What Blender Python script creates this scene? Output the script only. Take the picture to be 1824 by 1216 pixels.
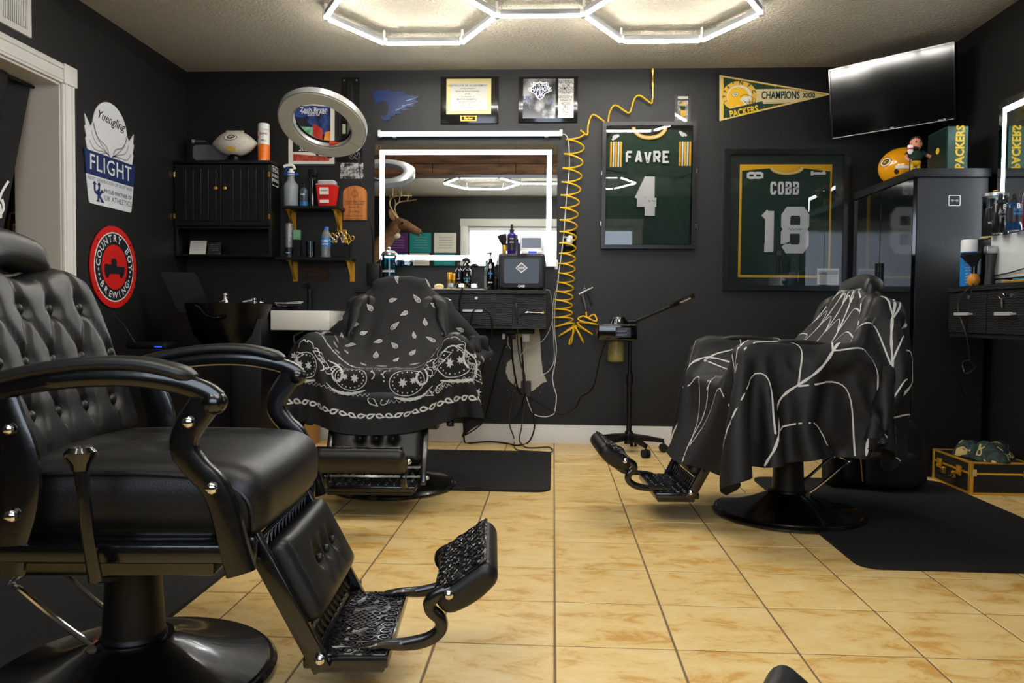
import bpy, bmesh, math, random
import numpy as np
from mathutils import Matrix, Vector

random.seed(7)
for _o in list(bpy.data.objects):
    bpy.data.objects.remove(_o)
SC = bpy.context.scene
COL = SC.collection
PI = math.pi

# ------------------------------------------------------------------ camera
F, CX, CY, CAMH = 1389.0, 912.0, 608.0, 0.832          # focal length in pixels of the 1824x1216 frame
_yaw, _pit, _rho = math.radians(3.03), math.radians(1.926), 0.0095
_f0 = Vector((-math.sin(_yaw), math.cos(_yaw), 0)); _r0 = Vector((math.cos(_yaw), math.sin(_yaw), 0)); _u0 = Vector((0, 0, 1))
FWD = _f0*math.cos(_pit) - _u0*math.sin(_pit)
_u1 = _u0*math.cos(_pit) + _f0*math.sin(_pit)
RGT = _r0*math.cos(_rho) + _u1*math.sin(_rho)
UPV = _u1*math.cos(_rho) - _r0*math.sin(_rho)
CAM = Vector((0, 0, CAMH))
_cd = bpy.data.cameras.new('camera'); _cd.sensor_width = 36; _cd.lens = 36*F/1824; _cd.clip_start = 0.02
_co = bpy.data.objects.new('camera', _cd); COL.objects.link(_co)
_co.matrix_world = Matrix(((RGT.x, UPV.x, -FWD.x, CAM.x), (RGT.y, UPV.y, -FWD.y, CAM.y), (RGT.z, UPV.z, -FWD.z, CAM.z), (0, 0, 0, 1)))
SC.camera = _co

# ------------------------------------------------------------------ sky outside, exposure
_w = bpy.data.worlds.new('sky'); SC.world = _w; _w.use_nodes = True
_bg = _w.node_tree.nodes.get('Background') or _w.node_tree.nodes.new('ShaderNodeBackground')
_bg.inputs[0].default_value = (0.72, 0.85, 1.0, 1); _bg.inputs[1].default_value = 1.2
SC.view_settings.view_transform = 'Standard'
SC.view_settings.look = 'None'
SC.view_settings.gamma = 1.0
SC.view_settings.use_curve_mapping = False
SC.view_settings.exposure = 0.85
HEX_POWER, STRIP_POWER, WINDOW_POWER = 46.0, 9.0, 3.2

# ------------------------------------------------------------------ pixel -> place
def ray(x, y):
    return FWD + RGT*((x-CX)/F) - UPV*((y-CY)/F)
def onY(x, y, Y):
    d = ray(x, y); return CAM + d*(Y/d.y)
def onX(x, y, X):
    d = ray(x, y); return CAM + d*(X/d.x)
def onZ(x, y, Z):
    d = ray(x, y); return CAM + d*((Z-CAMH)/d.z)

# room planes (metres; the camera stands at x=0, y=0)
YB, XL, XR, ZC, YF = 5.09, -2.44, 2.29, 2.42, -0.36
def bw(px, py, off=0.0):
    p = onY(px, py, YB-off); return p.x, p.z
def rbw(x0, y0, x1, y1, off=0.0):
    a = onY((x0+x1)/2, y0, YB-off); b = onY((x0+x1)/2, y1, YB-off)
    l = onY(x0, (y0+y1)/2, YB-off); r = onY(x1, (y0+y1)/2, YB-off)
    return l.x, r.x, b.z, a.z                             # x0 x1 z0 z1

# ------------------------------------------------------------------ mesh building
class MB:
    def __init__(s): s.v = []; s.f = []
    def add(s, vs, fs, T=None):
        n = len(s.v)
        s.v += [tuple(T @ Vector(v)) for v in vs] if T is not None else [tuple(v) for v in vs]
        s.f += [tuple(i+n for i in f) for f in fs]
        return s
    def box(s, x0, x1, y0, y1, z0, z1, T=None):
        return s.add([(x0,y0,z0),(x1,y0,z0),(x1,y1,z0),(x0,y1,z0),(x0,y0,z1),(x1,y0,z1),(x1,y1,z1),(x0,y1,z1)],
                     [(0,3,2,1),(4,5,6,7),(0,1,5,4),(1,2,6,5),(2,3,7,6),(3,0,4,7)], T)
    def rbox(s, x0, x1, y0, y1, z0, z1, r=.004, seg=2, T=None):
        bm = bmesh.new(); bmesh.ops.create_cube(bm, size=1)
        for v in bm.verts:
            v.co = Vector(((x0+x1)/2+v.co.x*(x1-x0), (y0+y1)/2+v.co.y*(y1-y0), (z0+z1)/2+v.co.z*(z1-z0)))
        r = min(r, .49*min(abs(x1-x0), abs(y1-y0), abs(z1-z0)))
        bmesh.ops.bevel(bm, geom=list(bm.edges), offset=r, segments=seg, profile=.5, affect='EDGES')
        bm.verts.index_update()
        s.add([v.co.copy() for v in bm.verts], [[v.index for v in f.verts] for f in bm.faces], T); bm.free()
        return s
    def pillow(s, size, r, n, T=None, fn=None):
        hx, hy, hz = [d/2 for d in size]; key = {}; V = []; FF = []
        def vid(p):
            k = (round(p[0],6), round(p[1],6), round(p[2],6))
            if k not in key: key[k] = len(V); V.append(p)
            return key[k]
        H = (hx, hy, hz)
        def grid(ax, sg):
            a, b = [(1,2),(2,0),(0,1)][ax]; na, nb = n[a], n[b]
            ids = []
            for i in range(na+1):
                row = []
                for j in range(nb+1):
                    p = [0,0,0]; p[ax] = sg*H[ax]; p[a] = -H[a]+2*H[a]*i/na; p[b] = -H[b]+2*H[b]*j/nb
                    row.append(vid(p))
                ids.append(row)
            for i in range(na):
                for j in range(nb):
                    q = (ids[i][j], ids[i+1][j], ids[i+1][j+1], ids[i][j+1])
                    FF.append(q if sg > 0 else q[::-1])
        for ax in range(3):
            grid(ax, 1); grid(ax, -1)
        P = np.array(V, float); Hh = np.array(H); Q = np.clip(P, -(Hh-r), Hh-r); D = P-Q
        L = np.linalg.norm(D, axis=1, keepdims=True); P = Q + D/np.maximum(L, 1e-9)*r
        if fn is not None: P = fn(P)
        return s.add([tuple(p) for p in P], FF, T)
    def sph(s, c, r, n=10, m=6, sc=(1,1,1), T=None):
        vs = []; fs = []
        for i in range(m+1):
            a = PI*i/m
            for j in range(n):
                b = 2*PI*j/n
                vs.append((c[0]+r*sc[0]*math.sin(a)*math.cos(b), c[1]+r*sc[1]*math.sin(a)*math.sin(b), c[2]+r*sc[2]*math.cos(a)))
        for i in range(m):
            for j in range(n):
                fs.append((i*n+j, (i+1)*n+j, (i+1)*n+(j+1)%n, i*n+(j+1)%n))
        return s.add(vs, fs, T)
    def lathe(s, prof, n=24, o=(0,0,0), T=None, caps=True):
        vs = []; fs = []; m = len(prof)
        for r, z in prof:
            for j in range(n):
                b = 2*PI*j/n; vs.append((o[0]+r*math.cos(b), o[1]+r*math.sin(b), o[2]+z))
        for i in range(m-1):
            for j in range(n):
                fs.append((i*n+j, i*n+(j+1)%n, (i+1)*n+(j+1)%n, (i+1)*n+j))
        if caps:
            if prof[0][0] > 1e-5: fs.append(tuple(range(n))[::-1])
            if prof[-1][0] > 1e-5: fs.append(tuple((m-1)*n+j for j in range(n)))
        return s.add(vs, fs, T)
    def sweep(s, path, a, b=None, n=10, side=None, closed=False, caps=True, sq=1.0, T=None):
        """tube along a path; a, b half widths along side / normal (numbers or lists); sq<1 squares the section"""
        P = [Vector(p) for p in path]; m = len(P)
        if not isinstance(a, (list, tuple)): a = [a]*m
        if b is None: b = a
        if not isinstance(b, (list, tuple)): b = [b]*m
        vs = []; fs = []; prev = None
        for i, p in enumerate(P):
            t = (P[(i+1) % m]-P[i-1]) if closed else (P[min(i+1, m-1)]-P[max(i-1, 0)])
            t = t.normalized() if t.length > 1e-9 else Vector((0,0,1))
            if side is not None:
                sv = Vector(side); sv = (sv - t*sv.dot(t)).normalized()
            else:
                if prev is None: prev = Vector((0,0,1)) if abs(t.z) < .9 else Vector((1,0,0))
                sv = prev - t*prev.dot(t)
                sv = sv.normalized() if sv.length > 1e-6 else t.orthogonal().normalized(); prev = sv
            nv = t.cross(sv)
            for j in range(n):
                q = 2*PI*(j+.5)/n; c, d = math.cos(q), math.sin(q)
                c = math.copysign(abs(c)**sq, c); d = math.copysign(abs(d)**sq, d)
                vs.append(p + sv*(a[i]*c) + nv*(b[i]*d))
        k = m if closed else m-1
        for i in range(k):
            for j in range(n):
                i2 = (i+1) % m
                fs.append((i*n+j, i*n+(j+1)%n, i2*n+(j+1)%n, i2*n+j))
        if caps and not closed:
            fs.append(tuple(range(n))[::-1]); fs.append(tuple((m-1)*n+j for j in range(n)))
        return s.add(vs, fs, T)
    def cyl(s, p0, p1, r, r1=None, n=14, T=None):
        return s.sweep([p0, p1], [r, r if r1 is None else r1], n=n, T=T)
    def prism(s, poly, fr, h0, h1):
        """2-D outline on a frame, from height h0 to h1"""
        m = len(poly)
        ar = sum(poly[i][0]*poly[(i+1) % m][1]-poly[(i+1) % m][0]*poly[i][1] for i in range(m))
        if ar < 0: poly = poly[::-1]
        vs = [fr(u, v, h0) for u, v in poly]+[fr(u, v, h1) for u, v in poly]
        fs = [tuple(range(m, 2*m)), tuple(range(m))[::-1]] + [(i, (i+1) % m, m+(i+1) % m, m+i) for i in range(m)]
        return s.add(vs, fs)
    def flat(s, poly, fr, h):
        m = len(poly)
        ar = sum(poly[i][0]*poly[(i+1) % m][1]-poly[(i+1) % m][0]*poly[i][1] for i in range(m))
        if ar < 0: poly = poly[::-1]
        return s.add([fr(u, v, h) for u, v in poly], [tuple(range(m))])
    def stroke(s, pts, w, fr, h, closed=False, w_end=None):
        """flat ribbon of width w along a 2-D line"""
        m = len(pts); L = []; R = []
        for i in range(m):
            if closed: a, b, c = pts[i-1], pts[i], pts[(i+1) % m]
            else: a, b, c = pts[max(i-1, 0)], pts[i], pts[min(i+1, m-1)]
            d1 = Vector((b[0]-a[0], b[1]-a[1])); d2 = Vector((c[0]-b[0], c[1]-b[1]))
            d1 = d1.normalized() if d1.length > 1e-9 else d2.normalized()
            d2 = d2.normalized() if d2.length > 1e-9 else d1
            t = d1+d2
            t = t.normalized() if t.length > 1e-6 else d1
            nx, ny = -t.y, t.x
            k = 1/max(.35, abs(nx*-d1.y+ny*d1.x))
            ww = w if w_end is None else w+(w_end-w)*i/(m-1)
            if isinstance(w, (list, tuple)): ww = w[i]
            L.append((b[0]+nx*ww/2*k, b[1]+ny*ww/2*k)); R.append((b[0]-nx*ww/2*k, b[1]-ny*ww/2*k))
        vs = [fr(u, v, h) for u, v in R]+[fr(u, v, h) for u, v in L]
        fs = [(i, (i+1) % m, m+(i+1) % m, m+i) for i in range(m if closed else m-1)]
        return s.add(vs, fs)
    def surf(s, fn, nu, nv, closed_u=False):
        vs = [fn(i/nu, j/nv) for i in range(nu if closed_u else nu+1) for j in range(nv+1)]
        k = nv+1; m = nu if closed_u else nu+1; fs = []
        for i in range(nu):
            for j in range(nv):
                i2 = (i+1) % m
                fs.append((i*k+j, i2*k+j, i2*k+j+1, i*k+j+1))
        return s.add(vs, fs)
    def text(s, txt, fr, u, v, h, size, align='CENTER', bold=0.0, sx=1.0, sp=1.0, rot=0.0, shear=0.0, depth=0.0):
        V2, F2 = text2d(txt, size, align, bold, sp, shear)
        c, d = math.cos(rot), math.sin(rot)
        Q = [(u+(x*sx)*c-y*d, v+(x*sx)*d+y*c) for x, y in V2]
        return s.add([fr(a, b, h) for a, b in Q], F2)

_TC = {}
def text2d(txt, size, align, bold, sp, shear):
    k = (txt, align, bold, sp, shear)
    if k not in _TC:
        cu = bpy.data.curves.new('t', 'FONT'); cu.body = txt; cu.size = 1; cu.align_x = align; cu.align_y = 'CENTER'
        cu.offset = bold; cu.space_character = sp; cu.shear = shear; cu.resolution_u = 2; cu.fill_mode = 'FRONT'
        ob = bpy.data.objects.new('t', cu)
        me = bpy.data.meshes.new_from_object(ob)
        V = [(v.co.x, v.co.y) for v in me.vertices]; FF = []
        for p in me.polygons:
            q = tuple(p.vertices)
            FF.append(q if p.normal.z >= 0 else q[::-1])
        _TC[k] = (V, FF)
        bpy.data.objects.remove(ob); bpy.data.meshes.remove(me); bpy.data.curves.remove(cu)
    V, FF = _TC[k]
    return [(x*size, y*size) for x, y in V], FF

def frame(o, r, u):
    o, r, u = Vector(o), Vector(r).normalized(), Vector(u).normalized(); n = r.cross(u)
    return lambda a, b, h=0.0: o + r*a + u*b + n*h
def back_frame(x, z, off=0.0):                             # on the back wall, u = right, v = up, h = out of the wall
    return frame((x, YB-off, z), (1,0,0), (0,0,1))
def left_frame(y, z, off=0.0):
    return frame((XL+off, y, z), (0,1,0), (0,0,1))
def right_frame(y, z, off=0.0):
    return frame((XR-off, y, z), (0,-1,0), (0,0,1))
def cyl_frame(c, r, a0=-PI/2):                             # wraps a flat print around an upright cylinder
    c = Vector(c)
    return lambda a, b, h=0.0: c + Vector(((r+h)*math.cos(a0+a/r), (r+h)*math.sin(a0+a/r), b))
def rect(x0, y0, x1, y1): return [(x0,y0),(x1,y0),(x1,y1),(x0,y1)]
def rrect(x0, y0, x1, y1, r, n=5):
    P = []
    for cx, cy, a in ((x1-r, y0+r, -PI/2), (x1-r, y1-r, 0), (x0+r, y1-r, PI/2), (x0+r, y0+r, PI)):
        for i in range(n+1):
            P.append((cx+r*math.cos(a+PI/2*i/n), cy+r*math.sin(a+PI/2*i/n)))
    return P
def ell(cx, cy, a, b, n=32, rot=0.0, a0=0.0, a1=2*PI, end=False):
    P = []
    for i in range(n+1 if end else n):
        t = a0+(a1-a0)*i/n; x, y = a*math.cos(t), b*math.sin(t)
        P.append((cx+x*math.cos(rot)-y*math.sin(rot), cy+x*math.sin(rot)+y*math.cos(rot)))
    return P
def star(cx, cy, r, n=5, k=.42, rot=PI/2):
    return [(cx+(r if i % 2 == 0 else r*k)*math.cos(rot+PI*i/n), cy+(r if i % 2 == 0 else r*k)*math.sin(rot+PI*i/n)) for i in range(2*n)]
def smooth(pts, k=6, closed=False):
    P = [np.array(p, float) for p in pts]; m = len(P); out = []
    for i in range(m if closed else m-1):
        if closed: p0, p1, p2, p3 = P[i-1], P[i], P[(i+1) % m], P[(i+2) % m]
        else: p0, p1, p2, p3 = P[max(i-1,0)], P[i], P[i+1], P[min(i+2, m-1)]
        for j in range(k):
            t = j/k
            out.append(tuple(.5*((2*p1)+(-p0+p2)*t+(2*p0-5*p1+4*p2-p3)*t*t+(-p0+3*p1-3*p2+p3)*t**3)))
    if not closed: out.append(tuple(P[-1]))
    return out

# ------------------------------------------------------------------ objects
WM = {}
def mesh_of(name, mb, m, ang=35, flat_shade=False):
    me = bpy.data.meshes.new(name); me.from_pydata(mb.v, [], mb.f); me.update()
    if m is not None: me.materials.append(m)
    if not flat_shade:
        me.polygons.foreach_set('use_smooth', [True]*len(me.polygons))
        me.set_sharp_from_angle(angle=math.radians(ang))
    return me
def tag(o, label=None, cat=None, group=None, kind=None):
    if label: o['label'] = label
    if cat: o['category'] = cat
    if group: o['group'] = group
    if kind: o['kind'] = kind
    return o
def thing(name, label, cat, loc=(0,0,0), rotz=0.0, group=None):
    o = bpy.data.objects.new(name, None); COL.objects.link(o); o.empty_display_size = .05
    o.location = loc; o.rotation_euler = (0, 0, rotz)
    WM[o] = Matrix.Translation(Vector(loc)) @ Matrix.Rotation(rotz, 4, 'Z')
    return tag(o, label, cat, group)
def obj(name, mb, m, parent=None, local=False, label=None, ang=35, flat_shade=False):
    """one mesh object; coordinates are world unless local (then those of its thing)"""
    me = mesh_of(name, mb, m, ang, flat_shade)
    o = bpy.data.objects.new(name, me); COL.objects.link(o)
    if parent is not None:
        o.parent = parent; WM[o] = WM[parent]
        if not local: me.transform(WM[parent].inverted())
    else:
        xs = [v[0] for v in mb.v]; ys = [v[1] for v in mb.v]; zs = [v[2] for v in mb.v]
        loc = Vector(((min(xs)+max(xs))/2, (min(ys)+max(ys))/2, min(zs)))
        me.transform(Matrix.Translation(-loc)); o.location = loc; WM[o] = Matrix.Translation(loc)
    if label: o['label'] = label
    return o
def solo(name, mb, m, label, cat, group=None, **k):
    return tag(obj(name, mb, m, **k), label, cat, group)
def struct(name, mb, m, parent=None, **k):
    o = obj(name, mb, m, parent, **k)
    if parent is None: o['kind'] = 'structure'
    return o
def dup(root, loc, rotz, label, group=None):
    def cp(o, par):
        c = o.copy(); COL.objects.link(c); c.parent = par
        for ch in o.children: cp(ch, c)
        return c
    r = cp(root, None); r.location = loc; r.rotation_euler = (0, 0, rotz); r['label'] = label
    if group: r['group'] = group
    WM[r] = Matrix.Translation(Vector(loc)) @ Matrix.Rotation(rotz, 4, 'Z')
    return r

# ------------------------------------------------------------------ materials
def lin(c):
    return tuple((x/255/12.92 if x/255 <= .04045 else ((x/255+.055)/1.055)**2.4) for x in c)+(1.0,)
_MC = {}
def M(name, col=(128,128,128), rough=.5, metal=0.0, bump=None, var=None, coat=0.0, emit=None, trans=0.0, spec=.5, alpha=1.0, ior=1.45):
    """bump = (scale, distance, detail); var = (scale, second colour, contrast low, contrast high)"""
    if name in _MC: return _MC[name]
    m = bpy.data.materials.new(name); m.use_nodes = True; nt = m.node_tree; N = nt.nodes; L = nt.links
    b = N['Principled BSDF']; b.inputs['Base Color'].default_value = lin(col)
    b.inputs['Roughness'].default_value = rough; b.inputs['Metallic'].default_value = metal
    b.inputs['Specular IOR Level'].default_value = spec; b.inputs['IOR'].default_value = ior
    if coat: b.inputs['Coat Weight'].default_value = coat; b.inputs['Coat Roughness'].default_value = .08
    if trans: b.inputs['Transmission Weight'].default_value = trans
    if alpha < 1: b.inputs['Alpha'].default_value = alpha
    if emit: b.inputs['Emission Color'].default_value = lin(emit[0]); b.inputs['Emission Strength'].default_value = emit[1]
    if bump or var:
        tc = N.new('ShaderNodeTexCoord')
    if var:
        n = N.new('ShaderNodeTexNoise'); n.inputs['Scale'].default_value = var[0]; n.inputs['Detail'].default_value = 6
        L.new(tc.outputs['Object'], n.inputs['Vector'])
        r = N.new('ShaderNodeValToRGB'); r.color_ramp.elements[0].position = var[2]; r.color_ramp.elements[1].position = var[3]
        r.color_ramp.elements[0].color = lin(col); r.color_ramp.elements[1].color = lin(var[1])
        L.new(n.outputs['Fac'], r.inputs['Fac']); L.new(r.outputs['Color'], b.inputs['Base Color'])
    if bump:
        n = N.new('ShaderNodeTexNoise'); n.inputs['Scale'].default_value = bump[0]; n.inputs['Detail'].default_value = bump[2]
        L.new(tc.outputs['Object'], n.inputs['Vector'])
        bp = N.new('ShaderNodeBump'); bp.inputs['Distance'].default_value = bump[1]; bp.inputs['Strength'].default_value = 1
        L.new(n.outputs['Fac'], bp.inputs['Height']); L.new(bp.outputs['Normal'], b.inputs['Normal'])
    _MC[name] = m
    return m
def E(name, col, power):
    if name in _MC: return _MC[name]
    m = bpy.data.materials.new(name); m.use_nodes = True; nt = m.node_tree
    nt.nodes.remove(nt.nodes['Principled BSDF']); e = nt.nodes.new('ShaderNodeEmission')
    e.inputs[0].default_value = lin(col); e.inputs[1].default_value = power
    nt.links.new(e.outputs[0], nt.nodes['Material Output'].inputs[0]); _MC[name] = m
    return m
def pane(name, tint=(255,255,255), rough=0.0, ior=1.5, gain=1.0):
    """a thin sheet of glass: clear, with the mirror reflection that its angle gives"""
    if name in _MC: return _MC[name]
    m = bpy.data.materials.new(name); m.use_nodes = True; nt = m.node_tree; N = nt.nodes; L = nt.links
    N.remove(N['Principled BSDF']); t = N.new('ShaderNodeBsdfTransparent'); t.inputs[0].default_value = lin(tint)
    g = N.new('ShaderNodeBsdfGlossy'); g.inputs['Roughness'].default_value = rough
    f = N.new('ShaderNodeFresnel'); f.inputs[0].default_value = ior; mx = N.new('ShaderNodeMixShader')
    L.new(f.outputs[0], mx.inputs[0]); L.new(t.outputs[0], mx.inputs[1]); L.new(g.outputs[0], mx.inputs[2])
    L.new(mx.outputs[0], N['Material Output'].inputs[0]); _MC[name] = m
    return m
def with_bump(m, kind, scale, depth, **k):
    """fine relief added to a material: voronoi cells, or a scrolled (distorted wave) cast ornament"""
    nt = m.node_tree; N = nt.nodes; L = nt.links; b = N['Principled BSDF']; tc = N.new('ShaderNodeTexCoord')
    if kind == 'voronoi':
        n = N.new('ShaderNodeTexVoronoi'); n.feature = 'DISTANCE_TO_EDGE'; n.inputs['Scale'].default_value = scale; out = n.outputs['Distance']
    elif kind == 'scroll':
        n = N.new('ShaderNodeTexWave'); n.wave_type = 'RINGS'; n.inputs['Scale'].default_value = scale
        n.inputs['Distortion'].default_value = k.get('dist', 14); n.inputs['Detail'].default_value = 1.5; n.inputs['Detail Scale'].default_value = 1.6
        out = n.outputs['Fac']
    elif kind == 'weave':
        n = N.new('ShaderNodeTexWave'); n.inputs['Scale'].default_value = scale; n.bands_direction = k.get('d', 'X')
        n.inputs['Distortion'].default_value = k.get('dist', 0); n.inputs['Detail'].default_value = 3; out = n.outputs['Fac']
    L.new(tc.outputs['Object'], n.inputs['Vector'])
    bp = N.new('ShaderNodeBump'); bp.inputs['Distance'].default_value = depth; bp.inputs['Strength'].default_value = 1
    L.new(out, bp.inputs['Height']); L.new(bp.outputs['Normal'], b.inputs['Normal'])
    return m

# ================================================================== MATERIALS
m_wall = M('black_wall_paint', (24,24,24), .46, bump=(220, .0006, 3), spec=.5)
m_trim = M('white_trim_paint', (226,224,218), .35)
m_black = M('black_satin', (7,7,8), .45, spec=.4)
m_blackgloss = M('black_gloss', (7,7,8), .12, coat=.6)
m_blackmetal = M('black_cast_metal', (7,7,8), .26, metal=.0, coat=.5, bump=(60, .0004, 2))
m_leather = M('black_leather', (13,13,13), .42, bump=(320, .0004, 4), spec=.55)
m_chrome = M('chrome', (220,220,222), .12, metal=1)
m_steel = M('brushed_steel', (180,180,180), .32, metal=1)
m_gold = M('gold_metal', (232,178,56), .34, metal=.75)
m_brass = M('brass', (190,150,70), .3, metal=1)
m_white = M('white_plastic', (232,232,230), .35)
m_offwhite = M('off_white_paper', (222,218,208), .6)
m_greyp = M('grey_plastic', (120,122,124), .45)
m_rubber = M('black_rubber', (17,17,18), .75, bump=(150, .0006, 3))
m_blackwood = M('black_wood_grain', (8,9,12), .45, var=(9, (14,16,19), .35, .7))
with_bump(m_blackwood, 'weave', 30, .0008, d='Z', dist=6)
m_ornate = M('ornate_cast_metal', (15,15,16), .22)
with_bump(m_ornate, 'scroll', 9, .004, dist=12)
m_glass = pane('clear_glass')
m_jar = pane('jar_glass', (225,235,235))
m_mirror = M('mirror_silver', (225,230,230), .0, metal=1)
m_green = M('jersey_green', (20,52,38), .75, bump=(24, .004, 3))
m_yellow = M('athletic_yellow', (240,184,20), .6)
m_blue = M('royal_blue', (14,52,140), .4)
m_red = M('signal_red', (214,30,22), .4)
m_hex = E('hexagon_tube_glow', (255,251,242), HEX_POWER*1.25)
m_led = E('mirror_strip_glow', (238,247,255), STRIP_POWER)

def ceiling_mat():
    m = M('textured_ceiling', (216,206,184), .85); nt = m.node_tree; N = nt.nodes; L = nt.links
    tc = N.new('ShaderNodeTexCoord'); n = N.new('ShaderNodeTexNoise'); n.inputs['Scale'].default_value = 52; n.inputs['Detail'].default_value = 5
    n.inputs['Roughness'].default_value = .6; L.new(tc.outputs['Object'], n.inputs['Vector'])
    r = N.new('ShaderNodeValToRGB'); r.color_ramp.elements[0].position = .42; r.color_ramp.elements[1].position = .62
    L.new(n.outputs['Fac'], r.inputs['Fac'])
    bp = N.new('ShaderNodeBump'); bp.inputs['Distance'].default_value = .011; bp.inputs['Strength'].default_value = 1.0
    L.new(r.outputs['Color'], bp.inputs['Height']); L.new(bp.outputs['Normal'], N['Principled BSDF'].inputs['Normal'])
    return m
def tile_mat():
    m = M('tan_stone_tile', (222,186,124), .3, spec=.4); nt = m.node_tree; N = nt.nodes; L = nt.links; b = N['Principled BSDF']
    g = N.new('ShaderNodeNewGeometry'); oi = N.new('ShaderNodeObjectInfo')
    ml = N.new('ShaderNodeVectorMath'); ml.operation = 'MULTIPLY'; ml.inputs[1].default_value = (1.0, 1.7, 1.0)
    cb = N.new('ShaderNodeCombineXYZ'); mu = N.new('ShaderNodeMath'); mu.operation = 'MULTIPLY'; mu.inputs[1].default_value = 37.0
    L.new(oi.outputs['Random'], mu.inputs[0]); L.new(mu.outputs[0], cb.inputs[0]); L.new(mu.outputs[0], cb.inputs[2])
    ad = N.new('ShaderNodeVectorMath'); L.new(g.outputs['Position'], ml.inputs[0]); L.new(ml.outputs[0], ad.inputs[0]); L.new(cb.outputs[0], ad.inputs[1])
    n = N.new('ShaderNodeTexNoise'); n.inputs['Scale'].default_value = 7.5; n.inputs['Detail'].default_value = 9; n.inputs['Roughness'].default_value = .72
    n.inputs['Distortion'].default_value = .5
    L.new(ad.outputs[0], n.inputs['Vector'])
    r = N.new('ShaderNodeValToRGB'); e = r.color_ramp.elements
    e[0].position = .38; e[0].color = lin((208,158,80)); e[1].position = .62; e[1].color = lin((236,208,148))
    x = e.new(.47); x.color = lin((229,195,126))
    L.new(n.outputs['Fac'], r.inputs['Fac']); L.new(r.outputs['Color'], b.inputs['Base Color'])
    rr = N.new('ShaderNodeMapRange'); rr.inputs['To Min'].default_value = .24; rr.inputs['To Max'].default_value = .42
    L.new(n.outputs['Fac'], rr.inputs['Value']); L.new(rr.outputs[0], b.inputs['Roughness'])
    bp = N.new('ShaderNodeBump'); bp.inputs['Distance'].default_value = .0015; L.new(n.outputs['Fac'], bp.inputs['Height']); L.new(bp.outputs['Normal'], b.inputs['Normal'])
    return m
def wood_mat(name, c0, c1, scale=3.0, rough=.5, axis='X'):
    m = M(name, c0, rough); nt = m.node_tree; N = nt.nodes; L = nt.links; b = N['Principled BSDF']
    tc = N.new('ShaderNodeTexCoord'); mp = N.new('ShaderNodeMapping')
    mp.inputs['Scale'].default_value = {'X': (1, 9, 9), 'Z': (9, 9, 1)}[axis]
    n = N.new('ShaderNodeTexNoise'); n.inputs['Scale'].default_value = scale; n.inputs['Detail'].default_value = 7; n.inputs['Distortion'].default_value = 1.2
    L.new(tc.outputs['Object'], mp.inputs[0]); L.new(mp.outputs[0], n.inputs['Vector'])
    r = N.new('ShaderNodeValToRGB'); r.color_ramp.elements[0].position = .35; r.color_ramp.elements[1].position = .68
    r.color_ramp.elements[0].color = lin(c0); r.color_ramp.elements[1].color = lin(c1)
    L.new(n.outputs['Fac'], r.inputs['Fac']); L.new(r.outputs['Color'], b.inputs['Base Color'])
    bp = N.new('ShaderNodeBump'); bp.inputs['Distance'].default_value = .001; L.new(n.outputs['Fac'], bp.inputs['Height']); L.new(bp.outputs['Normal'], b.inputs['Normal'])
    return m
m_ceil = ceiling_mat(); m_tile = tile_mat()
m_plank = wood_mat('dark_plank_wood', (72,44,26), (142,96,58), 2.2, .55)
m_plaque = wood_mat('walnut_plaque_wood', (150,86,36), (196,126,62), 3.0, .4, 'Z')
m_card = M('cardboard', (190,138,66), .75, bump=(40, .0006, 2))

# ================================================================== THE ROOM
# floor: grout bed with single tiles set on it
PITCH, GX, GY = .3035, .0125, 1.945
floor = struct('floor', MB().box(XL-.3, XR+.05, YF-.05, YB+.05, -.05, -.0014), M("brown_grout", (124,100,70), .85))
_tm = mesh_of('tile', MB().rbox(-PITCH/2+.0028, PITCH/2-.0028, -PITCH/2+.0028, PITCH/2-.0028, -.006, 0, .0015, 1), m_tile)
rest = MB(); ntile = 0
for i in range(-9, 9):
    for j in range(-8, 12):
        x, y = GX+(i+.5)*PITCH, GY+(j+.5)*PITCH
        x0, x1 = max(x-PITCH/2, XL), min(x+PITCH/2, XR); y0, y1 = max(y-PITCH/2, YF), min(y+PITCH/2, YB)
        if x1-x0 < .02 or y1-y0 < .02: continue
        px = CX+F*(Vector((x, y, 0))-CAM).dot(RGT)/max(.1, (Vector((x, y, 0))-CAM).dot(FWD))
        if y1 < 1.60 or abs(px-912) > 1150:
            rest.box(x0+.0028, x1-.0028, y0+.0028, y1-.0028, -.006, 0); continue
        if x1-x0 > PITCH-.001 and y1-y0 > PITCH-.001:
            o = bpy.data.objects.new('floor_tile', _tm); o.location = (x, y, 0)
            o.parent = floor; o.matrix_parent_inverse = WM[floor].inverted()
        else:
            o = obj('floor_tile', MB().rbox(x0+.0028, x1-.0028, y0+.0028, y1-.0028, -.006, 0, .0015, 1), m_tile, floor); ntile += 1; continue
        COL.objects.link(o); ntile += 1
_r = obj('floor_tile_remainder', rest, m_tile, floor, flat_shade=True); _r['kind'] = 'stuff'

struct('ceiling', MB().box(XL-.3, XR+.05, YF-.05, YB+.05, ZC, ZC+.05), m_ceil)
wall_back = struct('wall_back', MB().box(XL-.1, XR+.1, YB, YB+.1, -.02, ZC), m_wall)
struct('wall_right', MB().box(XR, XR+.1, YF, YB, -.02, ZC), m_wall)
# left wall with the doorway to the next room
DY0, DY1, DZ, JT = 2.72, 3.76, 1.955, .23
struct('wall_left', MB().box(XL-JT, XL, YF, DY0, -.02, ZC).box(XL-JT, XL, DY1, YB, -.02, ZC).box(XL-JT, XL, DY0, DY1, DZ, ZC), m_wall)
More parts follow.
